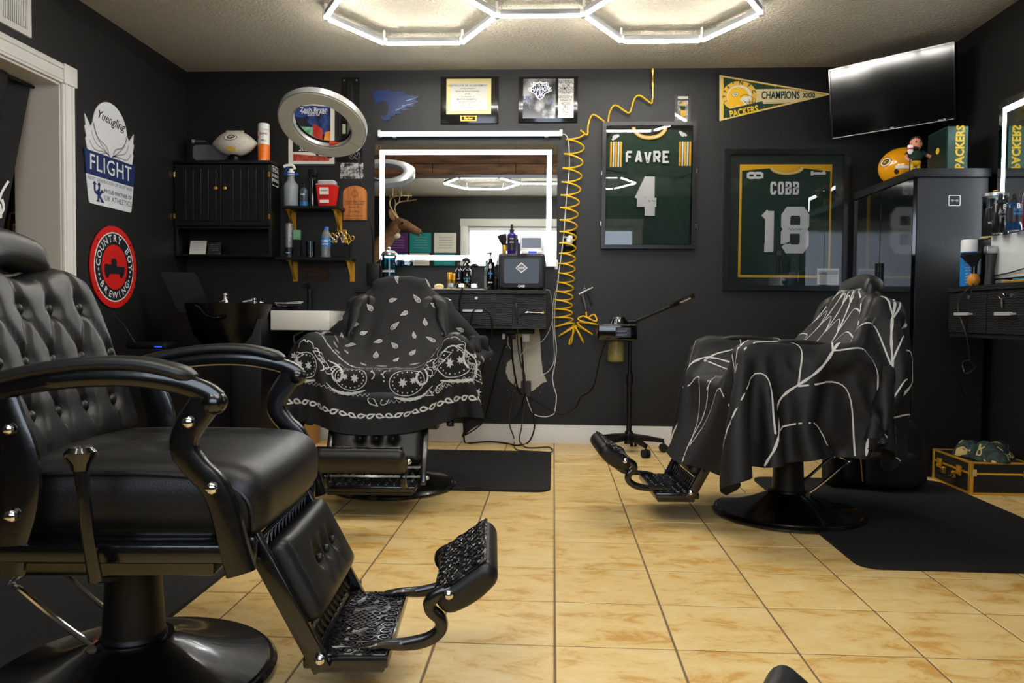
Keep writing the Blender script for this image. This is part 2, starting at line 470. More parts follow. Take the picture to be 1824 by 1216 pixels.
# wall behind the camera with its window
WX0, WX1, WZ0, WZ1 = -1.16, 1.06, .95, 2.02
struct('wall_front', MB().box(XL, WX0, YF-.12, YF, -.02, ZC).box(WX1, XR, YF-.12, YF, -.02, ZC)
       .box(WX0, WX1, YF-.12, YF, -.02, WZ0).box(WX0, WX1, YF-.12, YF, WZ1, ZC), m_wall)
win = tag(thing('window_1', 'wide window with white casing and a lit pale roller blind', 'window', ((WX0+WX1)/2, YF, WZ0)), kind='structure')
ca = MB(); c = .1
ca.rbox(WX0-c, WX0, YF, YF+.02, WZ0-c, WZ1+c).rbox(WX1, WX1+c, YF, YF+.02, WZ0-c, WZ1+c)
ca.rbox(WX0-c-.01, WX1+c+.01, YF, YF+.024, WZ1, WZ1+c).rbox(WX0-c-.02, WX1+c+.02, YF, YF+.04, WZ0-c, WZ0)
obj('window_casing', ca, m_trim, win)
sa = MB()
for x in (WX0+.02, (WX0+WX1)/2, WX1-.02): sa.box(x-.025, x+.025, YF-.07, YF-.03, WZ0, WZ1)
for z in (WZ0+.02, WZ1-.02): sa.box(WX0, WX1, YF-.071, YF-.029, z-.025, z+.025)
obj('window_sash', sa, m_trim, win)
for x0, x1 in ((WX0+.04, (WX0+WX1)/2-.02), ((WX0+WX1)/2+.02, WX1-.04)):
    obj('window_pane', MB().box(x0, x1, YF-.055, YF-.05, WZ0+.04, WZ1-.04), m_glass, win)
obj('roller_blind', MB().box(WX0+.03, WX1-.03, YF-.026, YF-.022, WZ0+.03, WZ1-.06), E('daylit_blind', (222,236,255), WINDOW_POWER), win)
obj('blind_roller', MB().cyl((WX0+.02, YF-.02, WZ1-.04), (WX1-.02, YF-.02, WZ1-.04), .018), m_white, win)
# baseboards with a stepped profile
def baseboard(name, fr, u0, u1):
    mb = MB(); prof = [(0,0),(.016,0),(.016,.085),(.012,.092),(.012,.108),(.006,.118),(0,.12)]
    vs = [fr(u, z, h) for u in (u0, u1) for h, z in prof]; k = len(prof)
    mb.add(vs, [(i, (i+1) % k, k+(i+1) % k, k+i) for i in range(k)]+[tuple(range(k))[::-1], tuple(range(k, 2*k))])
    struct(name, mb, m_trim)
baseboard('baseboard_back', back_frame(0, 0), XL+.016, XR-.016)
baseboard('baseboard_right', right_frame(0, 0), -YB+.0, -YF-.0)
baseboard('baseboard_left', left_frame(0, 0), DY1+.1, YB)
# door casing and jamb lining
tr = MB(); c = .095
for y0, y1 in ((DY0-c, DY0), (DY1, DY1+c)):
    tr.rbox(XL, XL+.014, y0, y1, 0, DZ, .003).rbox(XL, XL+.02, y0+.012, y0+.03, 0, DZ, .004).rbox(XL, XL+.022, y1-.03, y1-.012, 0, DZ, .004)
    tr.rbox(XL, XL+.026, y0-.004, y1+.004, DZ, DZ+c, .003)
tr.rbox(XL, XL+.014, DY0, DY1, DZ, DZ+c, .003).rbox(XL, XL+.02, DY0, DY1, DZ+.012, DZ+.03, .004).rbox(XL, XL+.022, DY0, DY1, DZ+c-.03, DZ+c-.012, .004)
tr1 = struct('trim_1', tr, m_trim)
obj('door_jamb', MB().box(XL-JT, XL, DY1-.012, DY1, 0, DZ).box(XL-JT, XL, DY0, DY0+.012, 0, DZ).box(XL-JT, XL, DY0+.012, DY1-.012, DZ-.012, DZ), M('jamb_paint', (206,200,190), .45), tr1)
# the next room behind the doorway
AX = -4.6
m_annex = M('brown_wall_paint', (92,72,48), .7)
struct('wall_annex', MB().box(AX-.1, AX, 1.6, 6.4, -.02, ZC).box(AX, XL-JT, 6.3, 6.4, -.02, ZC).box(AX, XL-JT, 1.6, 1.7, -.02, ZC).box(XL-JT-.01, XL-JT, YB+.1, 6.3, -.02, ZC), m_annex)
struct('floor_annex', MB().box(AX-.1, XL-.3, 1.6, 6.4, -.05, -.004), M('annex_floor', (120,96,66), .5))
struct('ceiling_annex', MB().box(AX-.1, XL-.3, 1.6, 6.4, ZC, ZC+.05), m_ceil)
lm = thing('dome_ceiling_lamp', 'small round dome lamp on the ceiling of the side room', 'lamp', (-3.7, 2.9, ZC-.08))
obj('lamp_base', MB().lathe([(.10,.08),(.10,.05)], 24, (-3.7,2.9,ZC-.08)), m_steel, lm)
obj('lamp_dome', MB().lathe([(.0,0),(.05,.006),(.085,.025),(.098,.05)], 24, (-3.7,2.9,ZC-.08)), E('dome_glow', (255,206,140), 9.0), lm)
# the unpainted patch and scars of the back wall
pf = back_frame(0, 0)
patch = [(912,585),(960,585),(962,600),(964,640),(967,663),(974,679),(962,684),(953,692),(948,697),(941,693),(936,687),(927,691),(918,688),(908,679),(902,668),(901,655),(904,645),(911,640),(914,632),(913,610)]
random.seed(3); pp = []
for i, (a, b) in enumerate(patch):
    a2, b2 = patch[(i+1) % len(patch)]
    for k in range(4):
        t = k/4; j = 1.1 if 5 < i < 17 else .35
        pp.append(bw(a+(a2-a)*t+random.uniform(-j, j), b+(b2-b)*t+random.uniform(-j, j)))
mb = MB().flat(pp, pf, .0008)
for k in range(46):
    a = random.uniform(900, 972); b = random.choice([random.uniform(640, 700), random.uniform(600, 690)])
    if 912 < a < 962 and b < 684: continue
    q = bw(a, b); mb.flat(ell(q[0], q[1], random.uniform(.001, .004), random.uniform(.001, .005), 6), pf, .0008)
obj('unpainted_patch', mb, M('bare_plaster', (205,200,186), .85), wall_back, label='bare pale unpainted patch on the black wall')
mb = MB().stroke([bw(a, b) for a, b in ((1108,532),(1120,533),(1135,532.5),(1150,533.5),(1162,533))], .002, pf, .0006)
obj('wall_scratch', mb, M('scratch_dark', (20,20,20), .9), wall_back)

# plank-clad beam across the ceiling (seen in the mirrors)
BY = 2.36
beam = tag(thing('trim_2', 'plank-clad ceiling beam', 'beam', (0, BY-.1, 2.235)), kind='structure')
obj('beam_core', MB().box(XL, XR, BY-.17, BY-.02, 2.25, ZC), M('beam_core_paint', (40,30,24), .8), beam)
for r, (z0, z1) in enumerate(((2.236, 2.33), (2.333, ZC-.002))):
    x = XL+.002; k = 0
    while x < XR-.02:
        w = [1.22, .83, 1.05][(k+r) % 3]; x1 = min(x+w, XR-.002)
        obj('plank', MB().rbox(x, x1-.004, BY-.02, BY, z0, z1, .002, 1), m_plank, beam); obj('plank', MB().rbox(x, x1-.004, BY-.19, BY-.17, z0, z1, .002, 1), m_plank, beam)
        x = x1; k += 1
obj('plank', MB().rbox(XL+.002, XR-.002, BY-.19, BY, 2.222, 2.235, .002, 1), m_plank, beam)

# ------------------------------------------------------------------ hexagon ceiling lights
def hexlight(cx, cy, label):
    S, z = .44, 2.352; t = thing('hexagon_ceiling_light', label, 'ceiling light', (cx, cy, z-.012), 0, 'hexagon ceiling lights')
    hx = [(S*math.cos(PI/3*k), S*math.sin(PI/3*k)) for k in range(6)]
    L = [(cx-1.5*S*0-S*1.5+a, cy+b) for a, b in hx]; R = [(cx+S*1.5+a, cy+b) for a, b in hx]
    segs = [(L[k], L[(k+1) % 6]) for k in range(6)]+[(R[k], R[(k+1) % 6]) for k in range(6)]+[(L[0], R[3])]
    for p, q in segs:
        p3, q3 = Vector((p[0], p[1], z)), Vector((q[0], q[1], z)); d = (q3-p3).normalized()*.02
        obj('light_tube', MB().sweep([p3+d-Vector((0,0,.006)), q3-d-Vector((0,0,.006))], .009, .0095, 8, side=(0,0,1)), m_hex, t)
        obj('tube_housing', MB().sweep([p3+d+Vector((0,0,.012)), q3-d+Vector((0,0,.012))], .017, .017, 4, side=(0,0,1)), m_greyp, t)
    for p in L+R:
        obj('connector', MB().lathe([(.004,-.013),(.015,-.016),(.018,.0),(.018,.022),(.004,.023)], 12, (p[0], p[1], z)), m_white, t)
        obj('ceiling_clip', MB().box(p[0]-.006, p[0]+.006, p[1]-.006, p[1]+.006, z+.019, ZC), m_white, t)
hexlight(-.085, 4.0, 'glowing double hexagon tube light on the ceiling in front of the back wall')
hexlight(-.18, 1.1, 'glowing double hexagon tube light behind the ceiling beam, seen in the mirror')

# ================================================================== BARBER CHAIRS
# chair space: x forward, y to the sitter's left, z up, origin on the floor under the column
TILT = math.radians(20); BACK_B = Vector((-.155, 0, .50)); BACK_U = Vector((-math.sin(TILT), 0, math.cos(TILT))); BACK_N = Vector((math.cos(TILT), 0, math.sin(TILT)))
BACK_H = .43
def basis(o, x, y, z):
    return Matrix(((x[0],y[0],z[0],o[0]),(x[1],y[1],z[1],o[1]),(x[2],y[2],z[2],o[2]),(0,0,0,1)))
T_BACK = basis(BACK_B, BACK_N, (0,1,0), BACK_U)
def seg_dist(P, a, b):
    a, b = np.array(a), np.array(b); d = b-a; t = np.clip(((P-a)@d)/max(1e-12, d@d), 0, 1)
    return np.linalg.norm(P-(a+t[:,None]*d), axis=1)
def tuft(Y, Z, buttons, lines, db=.024, wb=.022, dl=.011, wl=.010):
    P = np.stack([Y, Z], 1); out = np.zeros(len(P))
    for b in buttons: out -= db*np.exp(-(np.hypot(P[:,0]-b[0], P[:,1]-b[1])/wb)**2)
    if lines:
        dm = np.min(np.stack([seg_dist(P, a, b) for a, b in lines]), 0); out -= dl*np.exp(-(dm/wl)**2)
    return out
LEG_T, LEG_B = Vector((.340, 0, .362)), Vector((.458, 0, .140))
LEG_D = (LEG_B-LEG_T).normalized(); LEG_L = (LEG_B-LEG_T).length; LEG_N = Vector((-LEG_D.z, 0, LEG_D.x))
TOE_B, TOE_T = Vector((.690, 0, .245)), Vector((.800, 0, .322))
TOE_U = (TOE_T-TOE_B).normalized(); TOE_N = Vector((-TOE_U.z, 0, TOE_U.x))      # towards the sitter

m_inkwhite0 = M('white_tag', (230,230,228), .6)
def build_chair(label):
    t = thing('barber_chair', label, 'barber chair', (0,0,0), 0, 'barber chairs')
    def part(name, mb, m, par=None, **k): return obj(name, mb, m, par or t, local=True, **k)
    part('base', MB().lathe([(.0,.001),(.305,.001),(.312,.006),(.312,.014),(.303,.022),(.296,.022),(.292,.027),(.27,.031),(.21,.044),(.15,.064),(.105,.084),(.088,.094),(.084,.10),(.0,.10)], 56), m_blackmetal)
    part('column', MB().lathe([(.072,.095),(.070,.105),(.066,.11),(.053,.34)], 32), m_black)
    lev = MB().sweep(smooth([(-.055,-.066,.10),(-.12,-.07,.15),(-.205,-.072,.225),(-.235,-.06,.235),(-.245,-.03,.236),(-.245,.03,.236),(-.235,.06,.235),(-.205,.072,.225),(-.12,.07,.15),(-.055,.066,.10)], 5), .0062, n=8)
    lv = part('pump_lever', lev, m_chrome)
    for s in (-1, 1): part('bolt', MB().cyl((-.055, s*.055, .10), (-.055, s*.08, .10), .011, n=10), m_chrome, lv)
    part('seat_frame', MB().rbox(-.19, .270, -.25, .25, .315, .43, .012, 2).rbox(-.12, .2, -.16, .16, .29, .32, .008, 1).rbox(-.20, .29, -.262, .262, .345, .36, .004, 1), m_blackmetal)
    # seat cushion with rolled front
    sb = [(-.1,-.12),(-.1,0),(-.1,.12),(.03,-.12),(.03,0),(.03,.12)]
    def seat(P):
        top = P[:,2] > 0
        P[:,2] += np.where(top, .016*(1-(P[:,0]/.27)**2)*(1-(P[:,1]/.265)**2), 0)
        P[:,2] += np.where(top, tuft(P[:,0], P[:,1], sb, [(sb[0],sb[4]),(sb[1],sb[3]),(sb[1],sb[5]),(sb[2],sb[4])], .009, .03, .004, .02), 0)
        f = np.clip((P[:,0]-.13)/.14, 0, 1); P[:,2] -= np.where(top, .012*f*f, .006*f*f); P[:,0] += .018*f*np.cos(np.clip(P[:,1]/.3, -1, 1)*PI/2)
        return P
    se = part('seat', MB().pillow((.54,.53,.15), .055, (30,30,8), Matrix.Translation((.09,0,.462)), seat), m_leather, ang=60)
    for y in (-.258, .258): part('piping', MB().sweep(smooth([(-.15,y,.515),(.1,y,.522),(.27,y,.508),(.335,y,.47),(.345,y,.41)], 4), .005, n=6), m_leather, se)
    # lattice rail below the seat front
    lt = MB()
    for z in (.340, .378): lt.sweep([(.340,-.245,z),(.340,.245,z)], .006, n=6)
    for k in range(16):
        y0 = -.235+.47*k/16; y1 = y0+.47/16
        lt.sweep([(.340,y0,.342),(.340,(y0+y1)/2,.376),(.340,y1,.342)], .0036, n=5)
    lt.rbox(.30,.352,-.262,-.238,.33,.40,.01,2).rbox(.30,.352,.238,.262,.33,.40,.01,2)
    part('lattice_rail', lt, m_blackmetal)
    # tufted backrest
    W = .54
    bt = [(y,.335) for y in (-.17,-.057,.057,.17)]+[(y,.215) for y in (-.225,-.113,0,.113,.225)]+[(y,.10) for y in (-.17,-.057,.057,.17)]
    ln = []
    for i in range(4): ln += [(bt[i],bt[4+i]),(bt[i],bt[5+i]),(bt[9+i],bt[4+i]),(bt[9+i],bt[5+i]),(bt[i],(bt[i][0]*1.02,.43)),(bt[9+i],(bt[9+i][0],.03))]
    def back(P):
        z = P[:,2]+BACK_H/2; y = P[:,1].copy(); fr = np.clip((P[:,0]-.0)/.035, 0, 1)
        edge = (1-np.clip(np.abs(y)/.26, 0, 1)**6)*(1-np.clip(np.abs(z-BACK_H/2)/(BACK_H/2), 0, 1)**8)
        P[:,0] += fr*(tuft(y, z, bt, ln)+.020)*edge + .03*(y/.27)**2*1.0
        k = np.clip((z-.30)/.13, 0, 1); P[:,1] *= 1-.09*k*k*np.clip(np.abs(y)/.27, 0, 1)
        P[:,2] += k*(.024*np.exp(-((np.abs(y)-.15)/.08)**2)-.012*np.exp(-(y/.07)**2)-.016*np.clip((np.abs(y)-.2)/.07, 0, 1)) + BACK_H/2
        P[:,1] *= 1-.06*np.clip(1-z/.15, 0, 1)
        return P
    bk = part('backrest', MB().pillow((.105,W,BACK_H), .04, (6,64,56), T_BACK, back), m_leather, ang=60)
    for y, z in bt: part('button', MB().sph(T_BACK @ Vector((.054+.03*(y/.27)**2, y, z)), .0135, 12, 8, (.7,1,1)), m_leather, bk)
    part('piping', MB().sweep(smooth([T_BACK @ Vector((.02+.03*(y/.27)**2, y, z)) for y, z in ((-.255,.04),(-.27,.2),(-.268,.32),(-.24,.41),(-.15,.455),(0,.425),(.15,.455),(.24,.41),(.268,.32),(.27,.2),(.255,.04))], 5), .006, n=6), m_leather, bk)
    part('care_tag', MB().rbox(.0,.004,-.012,.012,0,.05,.001,1,T_BACK @ Matrix.Translation((.02,.272,.20)) @ Matrix.Rotation(.3,4,'X')), m_inkwhite0, bk)
    # headrest on its post
    hr = part('headrest', MB().pillow((.085,.28,.095), .036, (8,26,8), T_BACK @ Matrix.Translation((.015,0,.482)) @ Matrix.Rotation(.12, 4, 'Y'),
              lambda P: P+np.stack([.02*(P[:,1]/.14)**2, P[:,1]*0, .012*np.cos(P[:,1]/.14*PI/2)-.022*(P[:,1]/.14)**2], 1)), m_leather, ang=60)
    part('post', MB().rbox(-.012,.0,-.02,.02,.36,.47,.003,1, T_BACK @ Matrix.Translation((-.04,0,0))), m_chrome, hr)
    # arms
    for s in (-1, 1):
        y = s*.31
        lift = lambda P: [(p[0], p[1], p[2]+.014*min(1, max(0, (p[2]-.54)/.1))) for p in P]
        beam = lift(smooth([(-.235,y,.60),(-.20,y,.63),(-.13,y,.66),(-.04,y,.683),(.06,y,.697),(.15,y,.698),(.22,y,.688),(.272,y,.672),(.296,y,.655)], 4))
        nb = len(beam); a = part('arm_frame', MB().sph((beam[-1][0]-.004,y,beam[-1][2]-.004), .0235, 14, 10, (1,1.05,1)).sweep(beam, [.017+.010*math.sin(PI*min(1, i/nb*1.3)) for i in range(nb)], [.012+.008*min(1, i/nb*2) for i in range(nb)], 12, side=(0,1,0), sq=.7), m_blackmetal)
        post = lift(smooth([(.288,y,.665),(.262,y,.632),(.24,y,.60),(.238,y,.57),(.262,y,.54),(.292,y,.508),(.312,y,.46),(.326,y,.40),(.342,y,.345)], 4))
        part('front_post', MB().sweep(post, [.016]*len(post), [.024+.010*abs(i/len(post)-.5) for i in range(len(post))], 12, side=(0,1,0), sq=.6), m_blackmetal, a)
        rp = lift(smooth([(-.10,y,.67),(-.088,y,.62),(-.066,y,.55),(-.07,y,.47),(-.086,y,.40),(-.088,y,.34)], 4))
        part('rear_post', MB().sweep(rp, [.011]*len(rp), [.026+.012*math.sin(PI*i/len(rp)) for i in range(len(rp))], 12, side=(0,1,0), sq=.6), m_blackmetal, a)
        part('side_rail', MB().rbox(-.10,.31,y-.012*1-(.03 if s > 0 else 0),y+.012+(.03 if s < 0 else 0),.365,.40,.006,2), m_blackmetal, a)
        pad = lift(smooth([(-.21,y,.647),(-.13,y,.682),(-.04,y,.706),(.06,y,.721),(.15,y,.722),(.21,y,.712),(.257,y,.697)], 4)); npd = len(pad)
        part('arm_pad', MB().sweep(pad, [.031*min(1, .45+min(i, npd-1-i)*.25) for i in range(npd)], [.014*min(1, .5+min(i, npd-1-i)*.25) for i in range(npd)], 12, side=(0,1,0), sq=.75), m_leather, a, ang=50)
        for x, z, r in ((.250,.63,.0115),(.292,.508,.0125),(-.075,.615,.0105),(-.072,.455,.0125)):
            part('bolt', MB().sph((x, y+s*.018, z), r, 10, 6, (1,.8,1)), m_chrome, a)
    # recline lever on the right-hand side
    lv = MB().sweep([(.10,-.30,.33),(.092,-.352,.345),(.085,-.36,.42),(.077,-.36,.50),(.072,-.36,.55)], [.014,.014,.012,.011,.013], [.007,.008,.009,.011,.013], 8, side=(1,0,0))
    lo = part('recline_lever', lv, m_blackmetal)
    part('knob', MB().lathe([(.0,0),(.014,.002),(.018,.014),(.027,.028),(.028,.036),(.02,.044),(.0,.046)], 16, (.071,-.36,.545)), m_blackgloss, lo)
    # leg rest
    T_LEG = basis(LEG_T, LEG_N, (0,1,0), LEG_D)
    lg = MB()
    for y in (-.205, .205): lg.rbox(-.02,.018,y-.012,y+.012,-.04,LEG_L+.03,.004,2,T_LEG)
    lg.rbox(-.02,-.008,-.2,.2,0,LEG_L*.80,.002,1,T_LEG)
    lr = part('leg_rest_frame', lg, m_blackmetal)
    lb = [(-.07,.0),(0,.0),(.07,.0)]
    def calf(P):
        f = np.clip(P[:,0]/.012, 0, 1); e = (1-(np.abs(P[:,1])/.19)**6)*(1-(np.abs(P[:,2])/.105)**6)
        P[:,0] += f*e*(.012+tuft(P[:,1], P[:,2], lb, [((b[0],b[1]-.03),(b[0],b[1]+.045)) for b in lb], .02, .02, .006, .012)); return P
    cp = part('leg_pad', MB().pillow((.05,.385,.185), .02, (5,44,28), T_LEG @ Matrix.Translation((.02,0,.10)), calf), m_leather, lr, ang=60)
    for y, z in lb: part('button', MB().sph(T_LEG @ Vector((.052, y, .10)), .010, 8, 5), m_leather, lr)
    ct = MB()
    for z in (LEG_L*.83, LEG_L*.99): ct.rbox(-.008,.0,-.2,.2,z-.006,z+.006,.001,1,T_LEG)
    for k in range(12):
        y0 = -.19+.38*k/12; ym = y0+.38/24; y1 = y0+.38/12; za, zb = LEG_L*.84, LEG_L*.98
        for p, q in (((y0,za),(ym,zb)), ((ym,zb),(y1,za))):
            ct.sweep([T_LEG @ Vector((-.004,p[0],p[1])), T_LEG @ Vector((-.004,q[0],q[1]))], .005, n=5)
    part('cutout_strip', ct, m_blackmetal, lr)
    for s in (-1, 1): part('bolt', MB().sph((.468, s*.222, .14), .011, 10, 6), m_chrome, lr)
    # foot plate and toe pad
    fp = part('foot_plate', MB().rbox(.425,.60,-.19,.19,.105,.13,.006,2).rbox(.44,.59,-.175,.175,.09,.106,.004,1), m_blackmetal)
    part('ornate_tread', MB().rbox(.43,.595,-.183,.183,.129,.1335,.002,1), m_ornate, fp)
    rl = MB()
    def spiral(c, r, a0, turns, fn):
        q = [(c[0]+r*(1-.72*i/13)*math.cos(a0+turns*2*PI*i/13), c[1]+r*(1-.72*i/13)*math.sin(a0+turns*2*PI*i/13)) for i in range(14)]
        rl.sweep([fn(*p) for p in q], .0021, n=5)
    on_plate = lambda a, b: (a, b, .134)
    for i in range(5):
        for j in range(11):
            c = (.447+.033*i, -.165+.033*j)
            if abs(c[0]-.513)/.055+abs(c[1])/.075 < 1: continue
            spiral(c, .0155, 1.7*i+2.3*j, (1 if (i+j) % 2 else -1)*1.25, on_plate)
    for k in range(-3, 4):
        for sg in (-1, 1):
            rl.sweep([on_plate(.513+.0075*k-.021, sg*(.0075*k+.021)*1.3), on_plate(.513+.0075*k+.021, sg*(.0075*k-.021)*1.3)], .0022, n=5)
    part('cast_relief', rl, m_blackmetal, fp)['kind'] = 'stuff'
    part('stop_pin', MB().cyl((.50,0,.062),(.50,0,.095),.012,n=10).cyl((.50,0,.055),(.50,0,.064),.018,n=10), m_black, fp)
    T_TOE = basis((TOE_B+TOE_T)/2, TOE_N, (0,1,0), TOE_U)
    TL = (TOE_T-TOE_B).length
    tp = part('toe_pad', MB().pillow((.05,.345,TL+.01), .022, (6,34,14), T_TOE @ Matrix.Translation((-.022,0,0)), lambda P: P-np.stack([np.clip(-P[:,0]/.02,0,1)*.014*np.cos(P[:,2]/TL*PI*.9), 0*P[:,1], 0*P[:,2]], 1)), m_leather, ang=60)
    part('ornate_back', MB().rbox(-.002,.006,-.165,.165,-TL/2,TL/2,.003,1,T_TOE), m_ornate, tp)
    rl = MB(); on_pad = lambda a, b: tuple(T_TOE @ Vector((.0065, b, a)))
    for i in range(4):
        for j in range(10): spiral((-.048+.032*i, -.146+.0325*j), .0150, 1.1*i+2.9*j, (1 if (i+j) % 2 else -1)*1.25, on_pad)
    part('cast_relief', rl, m_blackmetal, tp)['kind'] = 'stuff'
    for s in (-1, 1):
        y = s*.155
        arm = smooth([(.545,y,.137),(.585,y,.142),(.63,y,.143),(.675,y,.152),(.703,y,.172),(.704,y,.196),(.684,y,.216),(.684,y,.237),(.710,y,.252),(.738,y,.256)], 4)
        ta = part('toe_arm', MB().sweep(arm, [.013]*len(arm), [.006+.008*min(1, i/10) for i in range(len(arm))], 10, side=(0,1,0), sq=.7), m_blackmetal)
        part('bolt', MB().sph((.722, s*.178, .256), .0115, 10, 6), m_chrome, ta)
    return t

CH = {'near': ((-.943, 1.70, 0), math.radians(4.5)), 'mid': ((-.775, 3.72, 0), math.radians(-87)),
      'right': ((1.0, 3.34, 0), math.radians(184)), 'edge': ((1.0, .675, 0), math.radians(154.5))}
chair = build_chair('black tufted leather barber chair without a cape, nearest on the left')
chair.location, chair.rotation_euler = CH['near'][0], (0, 0, CH['near'][1])
dup(chair, *CH['mid'], 'black barber chair under the paisley cape, facing the camera')
dup(chair, *CH['right'], 'black barber chair under the cobweb cape, facing left')
_c4 = dup(chair, *CH['edge'], 'black barber chair of which only the padded footrest tip shows at the bottom edge')

for _p in list(_c4.children_recursive):                        # its toe pad is turned leather side up
    if _p.name.startswith(('cast_relief', 'ornate_back')) and _p.parent.name.startswith('toe_pad'): bpy.data.objects.remove(_p)

# ------------------------------------------------------------------ floor mats, each notched round a chair base
def mat(x0, x1, y0, y1, c, side, label):
    R = .3135; r = .07; n = 14; P = []
    def arc(cx, cy, rr, a0, a1, k): return [(cx+rr*math.cos(a0+(a1-a0)*i/k), cy+rr*math.sin(a0+(a1-a0)*i/k)) for i in range(k+1)]
    corners = arc(x1-r, y0+r, r, -PI/2, 0, 5), arc(x1-r, y1-r, r, 0, PI/2, 5), arc(x0+r, y1-r, r, PI/2, PI, 5), arc(x0+r, y0+r, r, PI, 1.5*PI, 5)
    if side == 'right': d = x1-c[0]; a = math.acos(max(-1, min(1, d/R))); notch = arc(c[0], c[1], R, 2*PI-a, a, 24); P = corners[0]+notch+corners[1]+corners[2]+corners[3]
    if side == 'left': d = c[0]-x0; a = math.acos(max(-1, min(1, d/R))); notch = arc(c[0], c[1], R, PI-a, -PI+a, 24); P = corners[0]+corners[1]+corners[2]+notch+corners[3]
    if side == 'front': d = c[1]-y0; a = math.acos(max(-1, min(1, d/R))); notch = arc(c[0], c[1], R, 1.5*PI-a, -PI/2+a, 24); P = corners[3]+notch+corners[0]+corners[1]+corners[2]
    fr = frame((0,0,0), (1,0,0), (0,1,0)); mb = MB().prism(P, fr, .0, .011)
    solo('floor_mat', mb, m_rubber, label, 'mat', 'anti-fatigue mats')
mat(-2.05, -1.03, 1.10, 2.56, CH['near'][0], 'right', 'black rubber floor mat behind the uncovered chair on the left')
mat(-1.5, -.005, 3.645, 4.70, CH['mid'][0], 'front', 'black rubber floor mat behind the chair with the paisley cape')
mat(1.03, 1.96, 2.62, 4.07, CH['right'][0], 'left', 'black rubber floor mat under the chair with the cobweb cape')

# ------------------------------------------------------------------ capes: cloth dropped over the chairs
def cloth(W, L, n, m, start, prims, pins=None, steps=270, iters=7, seed=1, wf=lambda s: 1.0):
    """n x m particles (across, along); start(s, t) gives the place; prims are (kind, data, radius) solids in chair space"""
    rng = np.random.default_rng(seed)
    S, Tt = np.meshgrid(np.linspace(0, L, m), np.linspace(-W/2, W/2, n), indexing='ij')
    X = np.stack([np.array(c) for c in np.vectorize(start)(S, Tt*np.vectorize(wf)(S))], -1).reshape(-1, 3) + rng.normal(0, .0015, (n*m, 3))
    V = np.zeros_like(X); idx = np.arange(n*m).reshape(m, n); ds, dt_ = L/(m-1), W/(n-1)
    RP = np.stack([S, Tt*np.vectorize(wf)(S)], -1).reshape(-1, 2)
    G = []
    def grp(A, B, d, k):
        A, B = A.ravel(), B.ravel(); G.append((A, B, np.linalg.norm(RP[A]-RP[B], axis=1), k))
    for st, kk in ((1, 1.0), (2, .3)):
        for par in range(2*st):
            if par >= st*2: break
            i0 = [i for i in range(0, m-st) if (i//st) % 2 == par//st and i % st == par % st]
            if i0: grp(idx[i0], idx[[i+st for i in i0]], ds*st, kk)
            j0 = [j for j in range(0, n-st) if (j//st) % 2 == par//st and j % st == par % st]
            if j0: grp(idx[:, j0], idx[:, [j+st for j in j0]], dt_*st, kk)
    dd = math.hypot(ds, dt_)
    for par in (0, 1):
        grp(idx[par:m-1:2, :-1], idx[par+1:m:2, 1:], dd, .35); grp(idx[par:m-1:2, 1:], idx[par+1:m:2, :-1], dd, .35)
    h = .013; g = np.array([0, 0, -9.8]); pin = np.zeros(n*m, bool)
    if pins is not None: pin = pins(S, Tt).ravel()
    P0 = X.copy()
    for step in range(steps):
        V = V*(.985 if step < steps*.6 else .95) + h*g; O = X.copy(); X = X+h*V; X[pin] = P0[pin]
        for it in range(iters):
            for A, B, d, k in G:
                if k == .3 and it % 3: continue
                D = X[B]-X[A]; l = np.linalg.norm(D, axis=1); c = (l-d)/np.maximum(l, 1e-9)*.5*k
                D *= c[:, None]; X[A] += D; X[B] -= D
            X[pin] = P0[pin]
            if it % 2 == 0:
                for kind, dat, r in prims:
                    if kind == 'cap':
                        a, b = dat; e = b-a; t = np.clip(((X-a)@e)/(e@e), 0, 1); C = a+t[:, None]*e; D = X-C; l = np.linalg.norm(D, axis=1)
                        hit = l < r; pen = r-l
                        if hit.any():
                            N = D[hit]/np.maximum(l[hit], 1e-9)[:, None]; X[hit] += N*pen[hit][:, None]
                    elif kind == 'ridge':                # an arm of the chair: cloth is carried on its top or slides down its flank
                        d = X[:, 1]*dat-.315; zc = np.interp(X[:, 0], (-.23, -.06, .28, .34), (.61, .685, .695, .66)); top = zc+np.sqrt(np.maximum(r*r-d*d, 0))
                        hit = (np.abs(d) < r) & (X[:, 0] > -.23) & (X[:, 0] < .335) & (X[:, 2] < top) & (X[:, 2] > .36)
                        up_ = hit & (X[:, 2] > zc-.04); X[up_, 2] = top[up_]; sd_ = hit & ~up_
                        X[sd_, 1] = dat*(.315+np.where(d[sd_] < 0, -r, r))
                    else:
                        c, Rm, hf = dat; Q = (X-c)@Rm; a = np.abs(Q)-(hf); o = np.maximum(a, 0); l = np.linalg.norm(o, axis=1); ins = np.max(a, 1)
                        sd = np.where(ins > 0, l, ins)-r; hit = sd < 0
                        if hit.any():
                            q = Q[hit]; aa = a[hit]; N = np.zeros_like(q); out = np.max(aa, 1) > 0
                            No = np.sign(q)*np.maximum(aa, 0); N[out] = No[out]/np.maximum(np.linalg.norm(No[out], axis=1), 1e-9)[:, None]
                            k = np.argmax(aa, 1); ii = np.where(~out)[0]; N[ii, k[ii]] = np.sign(q[ii, k[ii]])
                            X[hit] += (N@Rm.T)*(-sd[hit])[:, None]
                    if hit.any(): O[hit] += (X[hit]-O[hit])*.6
                low = X[:, 2] < .02; X[low, 2] = .02
        V = (X-O)/h
        sp = np.linalg.norm(V, axis=1); V *= np.minimum(1, 1.6/np.maximum(sp, 1e-9))[:, None]
    return X.reshape(m, n, 3)
